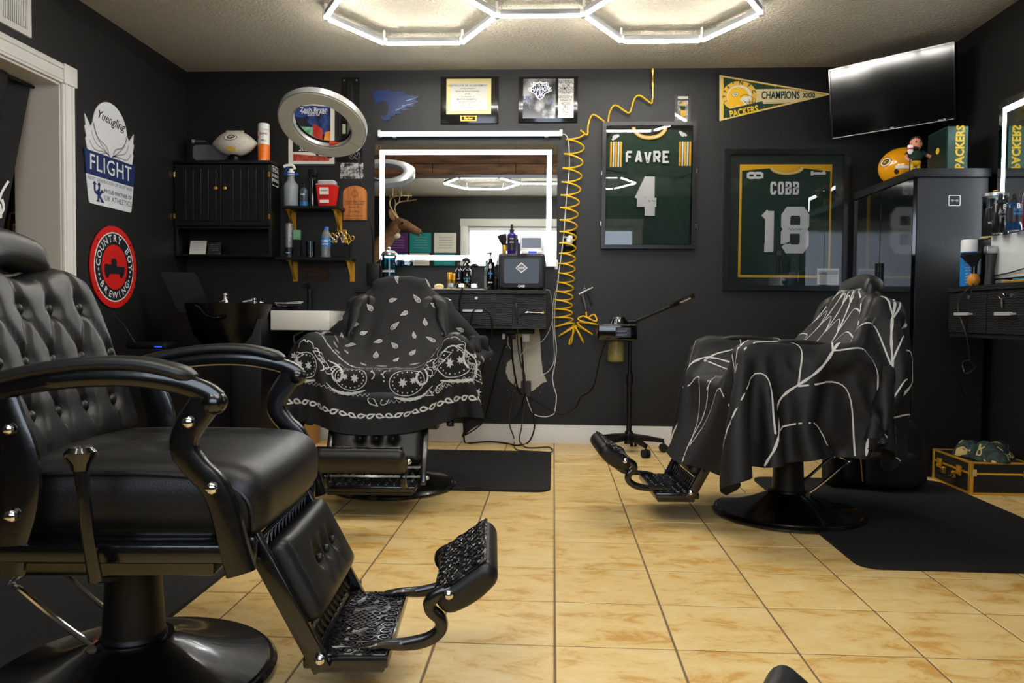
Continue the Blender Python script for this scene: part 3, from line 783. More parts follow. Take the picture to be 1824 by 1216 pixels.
def bicubic(Gd):
    m, n = Gd.shape[:2]
    Pd = np.concatenate([2*Gd[:1]-Gd[1:2], Gd, 2*Gd[-1:]-Gd[-2:-1]], 0); Pd = np.concatenate([2*Pd[:, :1]-Pd[:, 1:2], Pd, 2*Pd[:, -1:]-Pd[:, -2:-1]], 1)
    def w(f): return np.stack([-.5*f+f**2-.5*f**3, 1-2.5*f**2+1.5*f**3, .5*f+2*f**2-1.5*f**3, -.5*f**2+.5*f**3], -1)
    def ev(a, b):
        a = np.clip(np.asarray(a, float), 0, 1)*(m-1); b = np.clip(np.asarray(b, float), 0, 1)*(n-1)
        i = np.minimum(a.astype(int), m-2); j = np.minimum(b.astype(int), n-2); wa, wb = w(a-i), w(b-j); out = 0
        for p in range(4):
            for q in range(4): out = out + Pd[i+p, j+q]*(wa[..., p]*wb[..., q])[..., None]
        return out
    return ev
def cape(name, label, Gd, W, L, T, m_cloth, m_print, draw, wf=lambda s: 1.0):
    ev = bicubic(Gd); m, n = [2*k-1 for k in Gd.shape[:2]]
    A, B = np.meshgrid(np.linspace(0, 1, m), np.linspace(0, 1, n), indexing='ij'); X = ev(A, B)
    o = MB(); k = n
    Nn = np.cross(np.gradient(X, axis=0), np.gradient(X, axis=1)); Nn /= np.maximum(np.linalg.norm(Nn, axis=2, keepdims=True), 1e-9)
    up = 1 if Nn[..., 2].mean() > 0 else -1; Nn = Nn*up
    I = X-Nn*.0022; fs = []; mn = m*n
    for i in range(m-1):
        for j in range(n-1):
            q = (i*k+j, (i+1)*k+j, (i+1)*k+j+1, i*k+j+1); q = q if up > 0 else q[::-1]
            fs.append(q); fs.append(tuple(x+mn for x in q[::-1]))
    ring = [i*k for i in range(m)]+[(m-1)*k+j for j in range(1, n)]+[i*k+n-1 for i in range(m-2, -1, -1)]+[j for j in range(n-2, 0, -1)]
    for a, b in zip(ring, ring[1:]+ring[:1]): fs.append((b, a, a+mn, b+mn) if up > 0 else (a, b, b+mn, a+mn))
    o.add([tuple(p) for p in X.reshape(-1, 3)]+[tuple(p) for p in I.reshape(-1, 3)], fs, T)
    root = thing(name, label, 'cape', tuple(T.translation), 0, None)
    obj('cloth', o, m_cloth, root, ang=80)
    pr = MB(); flatf = lambda u, v, h=0: (u, v, h)
    draw(pr, flatf, W, L)
    Q = np.array(pr.v); s, tt = Q[:, 0]/L, Q[:, 1]/np.vectorize(wf)(np.clip(Q[:, 0], 0, L))/W+.5; e = .004
    keep = (s > .002) & (s < .998) & (tt > .002) & (tt < .998)
    P = ev(s, tt); d1 = ev(s+e, tt)-ev(s-e, tt); d2 = ev(s, tt+e)-ev(s, tt-e); N2 = np.cross(d1, d2); N2 /= np.maximum(np.linalg.norm(N2, axis=1, keepdims=True), 1e-9)
    P = P+N2*up*.0016
    pr.v = [tuple(T @ Vector(p)) for p in P]; pr.f = [f for f in pr.f if all(keep[i] for i in f)]
    # faces drawn counter-clockwise in (s, t) turn with the cloth
    if up < 0: pr.f = [f[::-1] for f in pr.f]
    obj('printed_pattern', pr, m_print, root, ang=80)['kind'] = 'stuff'
    return root
def chair_solids(head=True):
    Rm = np.array(T_BACK.to_3x3()); c = np.array(T_BACK @ Vector((.0,0,.21)))
    S = [('box', (np.array((.085,0,.43)), np.eye(3), np.array((.245,.30,.115))), .04), ('box', (c, Rm, np.array((.03,.23,.18))), .045)]
    if head: S.append(('box', (np.array(T_BACK @ Vector((.015,0,.482))), Rm, np.array((.01,.10,.012))), .05))
    for s in (-1, 1):
        S.append(('ridge', s, .053))
    S.append(('box', (np.array(LEG_T+LEG_D*.12+LEG_N*.02), np.array(basis((0,0,0), LEG_N, (0,1,0), LEG_D).to_3x3()), np.array((.015,.18,.12))), .03))
    return S
def chair_T(k): return Matrix.Translation(Vector(CH[k][0])) @ Matrix.Rotation(CH[k][1], 4, 'Z')

def teardrop(cx, cy, r, rot, k=1.55):
    P = []
    for i in range(16):
        a = 2*PI*i/16; x = r*math.cos(a); y = r*.62*math.sin(a)*(1 if x < 0 else (1-x/r)**.7+.05)
        x = x*k if x > 0 else x
        P.append((cx+x*math.cos(rot)-y*math.sin(rot), cy+x*math.sin(rot)+y*math.cos(rot)))
    return P
def bandana(pr, fr, W, L):
    rnd = random.Random(5)
    def chain(s0, t0, t1, rr):
        k = int((t1-t0)/(rr*2.35))
        for i in range(k+1):
            t = t0+(t1-t0)*i/k; pr.stroke(teardrop(s0, t, rr*.85, PI/2+.5*math.sin(i*1.7), 1.3), rr*.42, fr, 0, True)
    chain(L-.085, -W/2+.03, W/2-.03, .0165); chain(L-.40, -W/2+.03, W/2-.03, .0150)
    for t in (-W/2+.075, W/2-.075):
        for i in range(26): pr.stroke(teardrop(.05+i*.036, t, .013, .5, 1.3), .006, fr, 0, True)
    def flower(s, t, r):
        pr.flat(star(s, t, r, 7, .5, rnd.random()), fr, 0)
    def big(s, t, d, sc=1.0):                              # large paisley with curling tail, d = +1 / -1
        body = []
        for i in range(30):
            a = i/29; th = -.6+a*5.2; r = sc*(.070*(1-a)**.9+.012); body.append((s-sc*.01+r*math.sin(th)*.85*1.0-sc*.05*a, t+d*(r*math.cos(th)+sc*.13*a)))
        pr.stroke(body, [.0035+.007*math.sin(PI*i/29) for i in range(30)], fr, 0)
        out = ell(s, t, sc*.055, sc*.075, 26); pr.stroke(out, .0035, fr, 0, True)
        for i in range(18):
            a = 2*PI*i/18; pr.flat(ell(s+sc*.043*math.cos(a), t+sc*.061*math.sin(a), .0035, .0035, 6), fr, 0)
        flower(s, t-d*sc*.018, sc*.021); flower(s-sc*.004, t+d*sc*.028, sc*.016)
        for i in range(7):
            a = PI*.55+i*.42; pr.stroke(ell(s-sc*.004+sc*.072*math.cos(a), t+sc*.094*math.sin(a), sc*.018, sc*.018, 8, 0, a-1.4, a+1.4, True), .004, fr, 0)
        z = [(s+sc*(.068+.012*(i % 2)), t+d*sc*(-.09+.011*i)) for i in range(28)]; pr.stroke(z, .0016, fr, 0)
        z = [(s+sc*(.052+.02*math.sin(PI*i/12)), t+d*sc*(-.07+.19*i/12)) for i in range(13)]; pr.stroke(z, [.004+.012*math.sin(PI*i/12)*(.6+.4*(i % 2)) for i in range(13)], fr, 0)
        for q in range(3):
            lf = teardrop(s-sc*(.02+.012*q), t+d*sc*(.11+.035*q), sc*.03, d*(PI/2-.5+.3*q), 1.4); pr.stroke(lf, .003, fr, 0, True)
    for t, d in ((-.60,1),(-.37,-1),(-.13,-1),(.12,1),(.36,1),(.60,-1)):
        big(L-.235+.012*math.sin(t*9), t, d, 1.0+.1*math.sin(t*5))
    for t in (-.49, -.01, .245, .49): 
        pr.stroke(teardrop(L-.15, t-.025, .020, .9), .004, fr, 0, True); pr.stroke(teardrop(L-.15, t+.03, .020, PI-.9), .004, fr, 0, True)
        pr.flat(star(L-.33, t, .016, 5, .5, .3), fr, 0)
        for i in range(5): pr.flat(ell(L-.30+.004*i*i, t-.02+.012*i, .004, .004, 6), fr, 0)
    placed = []
    for k in range(900):
        s, t = rnd.uniform(.03, L-.45), rnd.uniform(-W/2+.11, W/2-.11)
        if any(math.hypot(s-a, t-b) < .082 for a, b in placed): continue
        placed.append((s, t)); r = rnd.uniform(.014, .020); a = rnd.uniform(0, 2*PI)
        pr.stroke(teardrop(s, t, r, a), .0028, fr, 0, True); pr.stroke(teardrop(s, t, r*.58, a), .0022, fr, 0, True); pr.flat(teardrop(s, t, r*.26, a), fr, 0)
def cobweb(pr, fr, W, L):
    rnd = random.Random(9); s0, t0 = .36, 0.0; n = 17
    angs = [2*PI*(i+.35*rnd.random())/n for i in range(n)]
    def pt(a, r): return (s0+r*math.cos(a), t0+r*math.sin(a))
    for a in angs:
        k = 60; pr.stroke([pt(a+.02*math.sin(i*.35+a*5), .05+1.25*i/k) for i in range(k+1)], [max(.0028, .0075+.0028*math.sin(i*1.9+a)+.002*rnd.random()) for i in range(k+1)], fr, 0)
    for r in (.16, .29, .45, .64, .86, 1.1):
        for i in range(n):
            a, b = angs[i], angs[(i+1) % n]+(2*PI if i == n-1 else 0); k = 16; rr = r*(1+.10*math.sin(i*2.3))
            r2 = r*(1+.10*math.sin(((i+1) % n)*2.3))
            pr.stroke([pt(a+(b-a)*q/k, (rr+(r2-rr)*q/k)*(1-.22*math.sin(PI*q/k))) for q in range(k+1)], [.0035+.004*abs(2*q/k-1) for q in range(k+1)], fr, 0)

m_cape1 = M('black_cape_cotton', (17,17,18), .8, bump=(500, .0003, 2))
m_cape2 = M('black_cape_nylon', (15,15,17), .62, bump=(300, .0003, 2))
m_print = M('white_cape_print', (205,205,200), .8)
W1, L1 = 1.40, 1.35
def pins_at(s0, t0):
    return lambda S, T: (np.abs(S-s0) < .05) & (np.abs(T) < t0)
def end_taper(L, a, ka, b, kb):                            # cloth narrowing towards its back (a) and front (b) hems
    return lambda s: 1-ka*max(0, (a-s)/a)**2-kb*max(0, (s-(L-b))/b)**2
wf1 = end_taper(L1, .3, .25, .35, .06)
def start1(s, t):
    x = -.56+s*.94; return (x, t*.92, 1.035-.36*(x+.31) if x > -.31 else 1.035-.5*(-.31-x))
G1 = cloth(W1, L1, 53, 53, start1, chair_solids(True), pins_at(.25/.94, .08), seed=2, wf=wf1)
cape('paisley_barber_cape', 'black barber cape with white paisley border draped over the middle chair', G1, W1, L1, chair_T('mid'), m_cape1, m_print, bandana, wf1)
W2, L2 = 1.62, 1.54
wf2 = end_taper(L2, .40, .22, .55, .42)
def start2(s, t):
    x = -.68+s*.94; return (x, t*.92, .955-.30*(x+.27) if x > -.27 else .955-.4*(-.27-x))
G2 = cloth(W2, L2, 57, 57, start2, chair_solids(False), pins_at(.41/.94, .13), seed=4, wf=wf2)
cape('cobweb_barber_cape', 'black barber cape with white cobweb lines draped over the right chair', G2, W2, L2, chair_T('right'), m_cape2, m_print, cobweb, wf2)

# ================================================================== THINGS ON THE WALLS
def ink(mb, m, parent, name='lettering'):
    o = obj(name, mb, m, parent, flat_shade=True); o['kind'] = 'stuff'; return o
m_inkblack = M('black_ink', (16,16,18), .6); m_inkwhite = M('white_ink', (236,236,234), .5); m_inkgrey = M('grey_ink', (150,150,150), .6)
m_navy = M('navy_print', (20,44,96), .5); m_inkyellow = M('yellow_ink', (232,190,30), .5); m_inkgreen = M('dark_green_ink', (16,52,40), .6)
m_inkbrown = M('burnt_ink', (70,36,14), .7)

# --- wall register above the doorway
vy, vz = onX(52, 68, XL).y, onX(52, 68, XL).z
t = thing('air_vent', 'white metal air vent high on the left wall above the doorway', 'vent', (XL, vy-.2, vz))
fr = left_frame(vy-.4, vz)
mb = MB()
for a in (rect(0,0,.4,.028), rect(0,.222,.4,.25), rect(0,.028,.028,.222), rect(.372,.028,.4,.222), rect(.185,.028,.215,.222)): mb.prism(a, fr, 0, .012)
obj('vent_frame', mb, m_trim, t)
obj('duct_opening', MB().prism(rect(.028,.028,.372,.222), fr, .0, .001), m_black, t)
for k in range(28):
    u = .034+.012*k+(.03 if k > 12 else 0)
    if u > .366: break
    obj('slat', MB().prism(rect(u,.03,u+.006,.22), fr, .001, .010), m_trim, t)

# --- bottle-shaped tin sign
y0, y1 = 3.935, 4.435; zt = 1.93; w = y1-y0
fr = left_frame((y0+y1)/2, 1.40, .002)
t = thing('tin_sign', 'white and blue winged tin sign reading FLIGHT above the round red sign', 'sign', (XL, (y0+y1)/2, 1.40))
h0 = [(-.20,0),(.20,0),(.245,.255),(-.245,.255)]
obj('lower_panel', MB().prism([(-.205,.01),(-.195,0),(.195,0),(.205,.01),(.228,.15),(-.228,.15)], fr, 0, .004), M('sign_white', (226,228,232), .35), t)
obj('blue_band', MB().prism([(-.228,.15),(.228,.15),(.245,.275),(-.245,.275)], fr, 0, .006), m_navy, t)
wing = [(-.215,.275),(-.23,.33),(-.222,.345),(-.238,.39),(-.228,.40),(-.236,.455),(-.185,.40),(-.165,.43)]
top = ell(0,.415,.165,.155,24,0,PI*.93,PI*.07,True)
obj('upper_panel', MB().prism(wing+top+[(-a,b) for a, b in wing[::-1]], fr, 0, .004), M('sign_white', (226,228,232), .35), t)
mb = MB()
for s in (-1, 1):
    for k in range(4):
        mb.stroke(smooth([(s*(.16+.02*k),.43-.05*k),(s*(.13+.012*k),.36-.035*k),(s*.05,.30-.004*k),(s*.01,.278)], 5), .006, fr, .0046)
    mb.stroke(smooth([(s*.165,.42),(s*.12,.355),(s*.045,.325),(s*.02,.285)], 5), .008, fr, .0046)
ink(mb, m_inkgrey, t, 'feather_lines')
ink(MB().text('FLIGHT', fr, 0, .213, .0066, .118, bold=.004, sp=1.08), m_inkwhite, t)
ink(MB().text('Yuengling', fr, 0, .475, .0048, .068, shear=.4, bold=.012, rot=-.06), m_inkblack, t)
mb = MB().text('NEXT GENERATION OF LIGHT BEER', fr, 0, .131, .0046, .0245, bold=.004, sp=1.08)
mb.text('PROUD PARTNER OF', fr, .07, .083, .0046, .029, bold=.02).text('UK ATHLETICS', fr, .072, .045, .0046, .041)
mb.text('U', fr, -.135, .083, .0046, .085, bold=.05).text('K', fr, -.105, .046, .0048, .085, bold=.05)
for a, b in ((-.155,.108),(-.115,.108),(-.125,.072),(-.085,.072),(-.125,.02),(-.085,.02)): mb.prism(rect(a-.014,b-.004,a+.014,b+.004), fr, .004, .0049)
ink(mb, m_navy, t)
# --- round red sign
fr = left_frame(4.205, 1.077, .004)
t = thing('round_tin_sign', 'round red tin sign with a pickup truck and white ring lettering', 'sign', (XL, 4.205, .85))
obj('red_disc', MB().prism(ell(0,0,.228,.226,48), fr, 0, .006), m_red, t)
obj('white_ring', MB().prism(ell(0,0,.193,.192,48), fr, .006, .0066), m_inkwhite, t)
obj('black_ring', MB().prism(ell(0,0,.186,.185,48), fr, .0066, .0072), M('sign_black', (24,28,36), .4), t)
obj('inner_disc', MB().prism(ell(0,0,.125,.124,48), fr, .0072, .0078), m_red, t)
truck = [(-.098,-.03),(-.092,-.052),(-.082,-.062),(-.064,-.062),(-.056,-.05),(-.052,-.04),(.048,-.036),(.052,-.052),(.06,-.06),(.076,-.058),(.084,-.042),(.094,-.036),(.098,-.01),(.1,.008),(.02,.006),(.018,.036),(.008,.046),(-.022,.046),(-.034,.036),(-.036,.012),(-.092,.014),(-.1,0)]
obj('truck_emblem', MB().prism(truck, fr, .0078, .0084), M('sign_black', (24,28,36), .4), t)
mb = MB()
def ring_text(mb, txt, fr, r, a0, a1, size, h, inside=False, bold=.012, sx=1.0):
    n = len(txt)
    for i, ch in enumerate(txt):
        if ch == ' ': continue
        a = a0+(a1-a0)*i/(n-1)
        mb.text(ch, fr, r*math.cos(a), r*math.sin(a), h, size, rot=(a-PI/2) if not inside else (a+PI/2), bold=bold, sx=sx)
ring_text(mb, 'COUNTRY BOY', fr, .156, math.radians(174), math.radians(3), .056, .0078)
ring_text(mb, 'BREWING', fr, .156, math.radians(218), math.radians(322), .052, .0078, True)
for a in (187, 197, 207, 333, 343, 353):
    mb.flat(star(.156*math.cos(math.radians(a)), .156*math.sin(math.radians(a)), .0105), fr, .0078)
ink(mb, m_inkwhite, t)
for a in (40, 140, 220, 320):
    obj('screw', MB().prism(ell(.21*math.cos(math.radians(a)), .21*math.sin(math.radians(a)), .005, .005, 8), fr, .006, .008), m_black, t)

# --- wall cabinet beside the corner
cx0, cx1 = XL+.004, -1.808; cy = YB-.2; z0, z1 = 1.19, 1.80
t = thing('hanging_cabinet', 'black beadboard wall cabinet with two doors and an open shelf', 'cabinet', ((cx0+cx1)/2, YB, z0))
zb = 1.385
obj('body', MB().rbox(cx0,cx0+.018,cy+.02,YB,z0,z1-.02,.002,1).rbox(cx1-.018,cx1,cy+.02,YB,z0,z1-.02,.002,1).box(cx0+.018,cx1-.018,YB-.008,YB,z0,z1-.02)
    .rbox(cx0+.018,cx1-.018,cy+.02,YB-.008,z0,z0+.016,.002,1).rbox(cx0+.018,cx1-.018,cy+.02,YB-.008,zb-.018,zb,.002,1), m_black, t)
obj('top_board', MB().rbox(cx0-.0,cx1+.012,cy,YB,z1-.02,z1,.003,2), m_black, t)
xm = (cx0+cx1)/2
for a, b, kx in ((cx0+.006, xm-.002, xm-.03), (xm+.002, cx1-.006, xm+.03)):
    mb = MB().rbox(a,b,cy+.004,cy+.02,zb,z1-.026,.002,1); d = obj('door', mb, m_black, t)
    n = 5; ww = (b-a-.06)/n
    for k in range(n): obj('beadboard_strip', MB().rbox(a+.03+k*ww+.002,a+.03+(k+1)*ww-.002,cy-.001,cy+.005,zb+.03,z1-.056,.0015,1), m_black, d)
    obj('knob', MB().lathe([(.0,0),(.004,0),(.004,.012),(.011,.016),(.012,.022),(.007,.027),(.0,.028)], 14, T=Matrix.Translation((kx,cy+.004,1.62)) @ Matrix.Rotation(PI/2,4,'X')), m_gold, d)
    hx = a if kx < xm else b
    for z in (zb+.06, z1-.09): obj('hinge', MB().rbox(hx-.006,hx+.006,cy-.002,cy+.006,z-.016,z+.016,.001,1), m_brass, d)
fr = frame((cx1+.0005, cy+.09, 1.72), (0,1,0), (0,0,1))
st = solo('sticker_sign', MB().prism(rrect(-.065,-.075,.065,.06,.014), fr, 0, .002), m_black, 'small black tin sticker with white border on the cabinet side', 'sign')
mb = MB().stroke(rrect(-.058,-.068,.058,.053,.012), .004, fr, .0024, True).text("IT'S A", fr, 0, .028, .0024, .036, bold=.02).text('TUCKED IN', fr, 0, -.005, .0024, .027, bold=.02, sx=.85).text('SITUATION', fr, 0, -.036, .0024, .027, bold=.02, sx=.85)
ink(mb, m_inkwhite, st)

# --- small wall shelves on gold brackets
def wall_shelf(x0, x1, z, label, brs):
    t = thing('floating_shelf', label, 'shelf', ((x0+x1)/2, YB, z-.12), 0, 'black wall shelves on gold brackets')
    obj('board', MB().rbox(x0,x1,YB-.15,YB,z-.02,z,.002,1), m_black, t)
    for x in brs:
        mb = MB().box(x-.016,x+.016,YB-.005,YB,z-.15,z-.02).box(x-.016,x+.016,YB-.125,YB-.005,z-.025,z-.02)
        b = obj('bracket', mb, m_gold, t)
        obj('brace', MB().sweep([(x,YB-.11,z-.027),(x,YB-.006,z-.14)], .012, .003, 4, side=(1,0,0)), m_gold, b)
xa, zu = bw(500, 366, .15); xb, _ = bw(602, 366, .15); xc, zl = bw(624, 458, .15)
ZU = zu; ZL = zl
wall_shelf(xa, xb+.01, ZU, 'upper short black shelf holding a red sharps bin, on gold brackets', (xa+.035, xb-.03))
wall_shelf(cx1+.014, xc, ZL, 'lower black shelf holding a water bottle, on gold brackets', (xa+.045, xc-.025))

# --- poster behind the ring light
x0, x1, zb_, zt_ = rbw(514, 183, 596, 292)
t = thing('concert_poster', 'white-bordered concert poster of a red and green barn behind the ring light', 'poster', ((x0+x1)/2, YB, zb_))
fr = back_frame((x0+x1)/2, zb_); W_, H_ = x1-x0, zt_-zb_
obj('poster_sheet', MB().prism(rect(-W_/2,0,W_/2,H_), fr, 0, .0015), m_offwhite, t)
def paint(name, c0, c1, sc=14): return M(name, c0, .7, var=(sc, c1, .4, .62))
def P(name, poly, m, h): obj(name, MB().prism(poly, fr, .0015, h), m, t)
u = lambda a, b: (-W_/2+W_*a, H_*b)
P('night_sky', [u(.09,.5),u(.91,.47),u(.91,.93),u(.5,.955),u(.09,.93)], paint('poster_sky', (18,24,52), (52,86,160)), .0018)
P('ground', [u(.09,.2),u(.91,.2),u(.91,.48),u(.09,.52)], M('poster_ground', (24,20,24), .7), .0018)
P('red_band', [u(.1,.05),u(.88,.045),u(.9,.12),u(.5,.14),u(.1,.165)], paint('poster_red', (150,44,34), (188,84,58), 30), .0020)
P('green_barn', [u(.11,.42),u(.53,.36),u(.53,.60),u(.11,.62)], paint('poster_green', (70,150,104), (150,210,170), 20), .0021)
P('barn_roof', [u(.11,.62),u(.53,.6),u(.36,.75),u(.11,.78)], M('poster_roof', (36,34,48), .7), .0022)
P('red_gable', [u(.53,.34),u(.74,.40),u(.74,.57),u(.54,.66)], paint('poster_gable', (176,38,30), (204,74,50), 20), .0023)
P('sunset', [u(.76,.36),u(.91,.36),u(.91,.54),u(.8,.52)], paint('poster_sunset', (232,160,50), (208,110,60), 20), .0022)
ink(MB().text('Zach Bryan', fr, *u(.55,.885), .0026, .040, bold=.008).text('Pwistown Hall', fr, *u(.55,.835), .0026, .028, bold=.008).text('LIVE AT THE', fr, *u(.55,.795), .0026, .014, bold=.02).text('2023', fr, *u(.35,.245), .0026, .04, bold=.01, shear=.3), m_inkwhite, t)

# --- black rail plate, pinned note and photographs beside it
x0, x1, zb_, zt_ = rbw(608, 138, 641, 262)
t = thing('mounting_rail', 'black steel mounting rail for the ring light, screwed to the wall', 'rail', ((x0+x1)/2, YB, zb_))
obj('plate', MB().rbox(x0,x1,YB-.006,YB,zb_,zt_,.002,1), m_blackmetal, t)
obj('rail', MB().rbox((x0+x1)/2-.02,(x0+x1)/2+.02,YB-.03,YB-.006,zb_+.02,zt_-.02,.004,1), m_black, t)
for z in (zt_-.02, zb_+.02):
    for x in (x0+.02, x1-.02): obj('screw', MB().cyl((x,YB-.006,z),(x,YB-.01,z),.006,n=8), m_steel, t)
RAIL = (x0+x1)/2
def photo(name, px, label, m, cat='photo', h=.0015, off=0):
    x0, x1, zb_, zt_ = rbw(*px); fr = back_frame((x0+x1)/2, zb_, off); W_, H_ = x1-x0, zt_-zb_
    t = thing(name, label, cat, ((x0+x1)/2, YB, zb_)); obj('print_sheet', MB().prism(rect(-W_/2,0,W_/2,H_), fr, 0, h), m, t)
    return t, fr, W_, H_
t, fr, W_, H_ = photo('photograph', (606,290,647,318), 'black and white group photograph pinned below the ring light', M('group_photo_grey', (40,40,40), .4, var=(30, (190,190,190), .45, .6)))
mb = MB()
random.seed(4)
for k in range(7):
    a = -W_/2+W_*(.1+.8*k/6); mb.flat(ell(a, H_*(.55+.08*math.sin(k*2)), .008, .011, 10), fr, .0018); mb.flat([(a-.012,H_*.15),(a+.012,H_*.15),(a+.01,H_*.5),(a-.01,H_*.5)], fr, .0017)
ink(mb, M('photo_pale', (180,180,178), .5, var=(60, (90,90,90), .4, .6)), t, 'people_print')
t, fr, W_, H_ = photo('signed_photograph', (598,256,646,289), 'dark signed photograph above the group photograph', M('dark_photo', (18,18,20), .3, var=(25, (70,40,36), .55, .7)))
ink(MB().stroke(smooth([(-.01+.012*i, H_*(.42+.12*math.sin(i*2.4))) for i in range(8)], 4), .002, fr, .0018).stroke(smooth([(0+.012*i, H_*(.22+.09*math.cos(i*2.1))) for i in range(7)], 4), .002, fr, .0018), m_inkgrey, t, 'signature')
t, fr, W_, H_ = photo('banknote', (612,223,636,240), 'pale banknote with an oval portrait pinned to the wall', M('note_paper', (196,196,170), .7), 'banknote', .001, .031)
ink(MB().stroke(rect(-W_*.46,H_*.1,W_*.46,H_*.9), .002, fr, .0014, True).flat(ell(-W_*.08,H_*.5,H_*.26,H_*.36,18), fr, .0014), M('note_ink', (70,80,66), .7), t, 'note_print')

# --- ring light on its articulated arm
c = Vector(onY(574, 223, 4.3)); _v = (c-CAM).normalized(); _r = Vector((_v.y,-_v.x,0)).normalized(); _u = _r.cross(_v); n = (_v*-.66-_r*.21-_u*.72).normalized(); rx = Vector((1,0,0)); rx = (rx-n*rx.dot(n)).normalized(); ry = n.cross(rx)
TR = basis(c, rx, ry, n)
t = thing('ring_light', 'large unlit white ring light on a black arm in front of the poster', 'ring light', tuple(c))
obj('diffuser', MB().lathe([(.166,.004),(.168,.012),(.203,.014),(.238,.012),(.240,.004),(.238,.0),(.168,0)], 56, T=TR, caps=False), M('milky_diffuser', (206,204,190), .45), t)
obj('housing', MB().lathe([(.160,.004),(.160,-.03),(.175,-.036),(.231,-.036),(.246,-.03),(.246,.006),(.241,.010),(.241,0),(.166,0),(.165,.010),(.160,.006)], 56, T=TR, caps=False), M('silver_plastic', (150,150,150), .3, metal=.4), t)
seam = MB().rbox(.168,.24,-.0012,.0012,.0125,.0148,.0005,1,T=TR @ Matrix.Rotation(math.radians(-38),4,'Z')); obj('seam', seam, m_inkgrey, t)
lo = TR @ Vector((.03,-.165,-.02)); j = Vector((RAIL, YB-.07, 1.93)); k2 = Vector((RAIL-.03, 4.72, 1.80))
obj('yoke', MB().sweep(smooth([TR @ Vector((.16*math.cos(a),.16*math.sin(a),-.026)) for a in [math.radians(x) for x in range(185,345,12)]], 2), .006, .012, 8, side=tuple(n)), m_black, t)
obj('arm', MB().cyl(j+Vector((0,0,.25)), j, .012).cyl(j, k2, .013).cyl(k2, lo, .011).sph(k2, .024, 12, 8).sph(j, .024, 12, 8).cyl(j, (RAIL,YB-.031,1.93), .014), m_black, t)
obj('clamp_knob', MB().cyl(lo+Vector((-.03,0,0)), lo+Vector((.03,0,0)), .018, n=12), M('red_knob', (170,50,24), .4), t)
obj('tilt_lever', MB().cyl(k2, k2+Vector((-.07,-.02,0)), .007).sph(k2+Vector((-.07,-.02,0)), .012), m_black, t)
obj('power_cord', MB().sweep(smooth([(RAIL+.05,YB-.006,1.87),(RAIL+.07,YB-.004,1.70),(RAIL+.075,YB-.004,1.60),(RAIL+.13,YB-.004,1.45),(RAIL+.15,YB-.004,1.30),(RAIL+.15,YB-.004,1.12)], 6), .003, n=6), m_black, t)

# --- arched wooden plaque, small bronze plaque
x0, x1, zb_, zt_ = rbw(612, 331, 654, 392); fr = back_frame((x0+x1)/2, zb_); W_, H_ = x1-x0, zt_-zb_
t = thing('wooden_plaque', 'arched walnut award plaque beside the mirror', 'plaque', ((x0+x1)/2, YB, zb_))
arch = [(-W_/2,0),(W_/2,0),(W_/2,H_*.78)]+ell(0,H_*.78,W_/2,H_*.22,12,0,0,PI,True)[1:-1]+[(-W_/2,H_*.78)]
obj('board', MB().prism(arch, fr, 0, .012).prism([(a*.9,H_*.04+b*.92) for a, b in arch], fr, .012, .016), m_plaque, t)
mb = MB().stroke(ell(0,H_*.76,.022,.022,20), .003, fr, .0165, True).stroke(ell(0,H_*.76,.014,.014,16), .002, fr, .0165, True)
for z, s_, tx in ((.54,.02,'Outstanding Citizen'),(.46,.018,'Of The Community'),(.37,.018,'Award 2021'),(.24,.02,'First Place'),(.12,.014,'Barbering Competition')): mb.text(tx, fr, 0, H_*z, .0165, s_, bold=.01, sx=.85)
ink(mb, m_inkbrown, t)
x0, x1, zb_, zt_ = rbw(535, 470, 585, 498); fr = back_frame((x0+x1)/2, zb_); W_, H_ = x1-x0, zt_-zb_
t = thing('bronze_plaque', 'small dark bronze plaque below the lower shelf', 'plaque', ((x0+x1)/2, YB, zb_))
mbz = M('dark_bronze', (44,32,24), .5, metal=.5)
obj('plate', MB().prism(rect(-W_/2,0,W_/2,H_), fr, 0, .006), mbz, t)
mb = MB().stroke(rect(-W_*.46,H_*.07,W_*.46,H_*.93), .004, fr, .0068, True).text('HAIRCUTS', fr, 0, H_*.66, .0068, .04, bold=.02).text('& SHAVES', fr, 0, H_*.3, .0068, .035, bold=.02)
ink(mb, M('bronze_relief', (70,50,34), .5, metal=.5), t)

# --- blue cat-head cut-out
fr = back_frame(0, 0)
cat = [(665,165),(672,161),(680,163),(690,160),(700,164),(722,163),(718,168),(748,172),(738,177),(746,182),(733,185),(740,190),(722,191),(728,196),(712,197),(716,203),(705,203),(703,207),(697,207),(695,214),(686,216),(679,211),(681,206),(686,208),(691,203),(692,190),(690,184),(684,180),(678,181),(676,186),(673,180),(670,190),(667,181)]
t = solo('wildcat_cutout', MB().prism([bw(a, b) for a, b in cat], fr, .002, .007), M('blue_sheet_metal', (8,42,96), .3, metal=.0, coat=.5), 'dark blue metal wildcat head cut-out on the black wall', 'wall decor')
mb = MB()
for a in ([(716,190),(728,186),(740,185)],[(705,197),(714,193),(722,191)],[(724,180),(735,177),(745,173)]): mb.stroke([bw(*q) for q in a], .006, fr, .0076, w_end=.001)
ink(mb, M('pale_blue_edge', (120,150,200), .3), t, 'fur_lines')

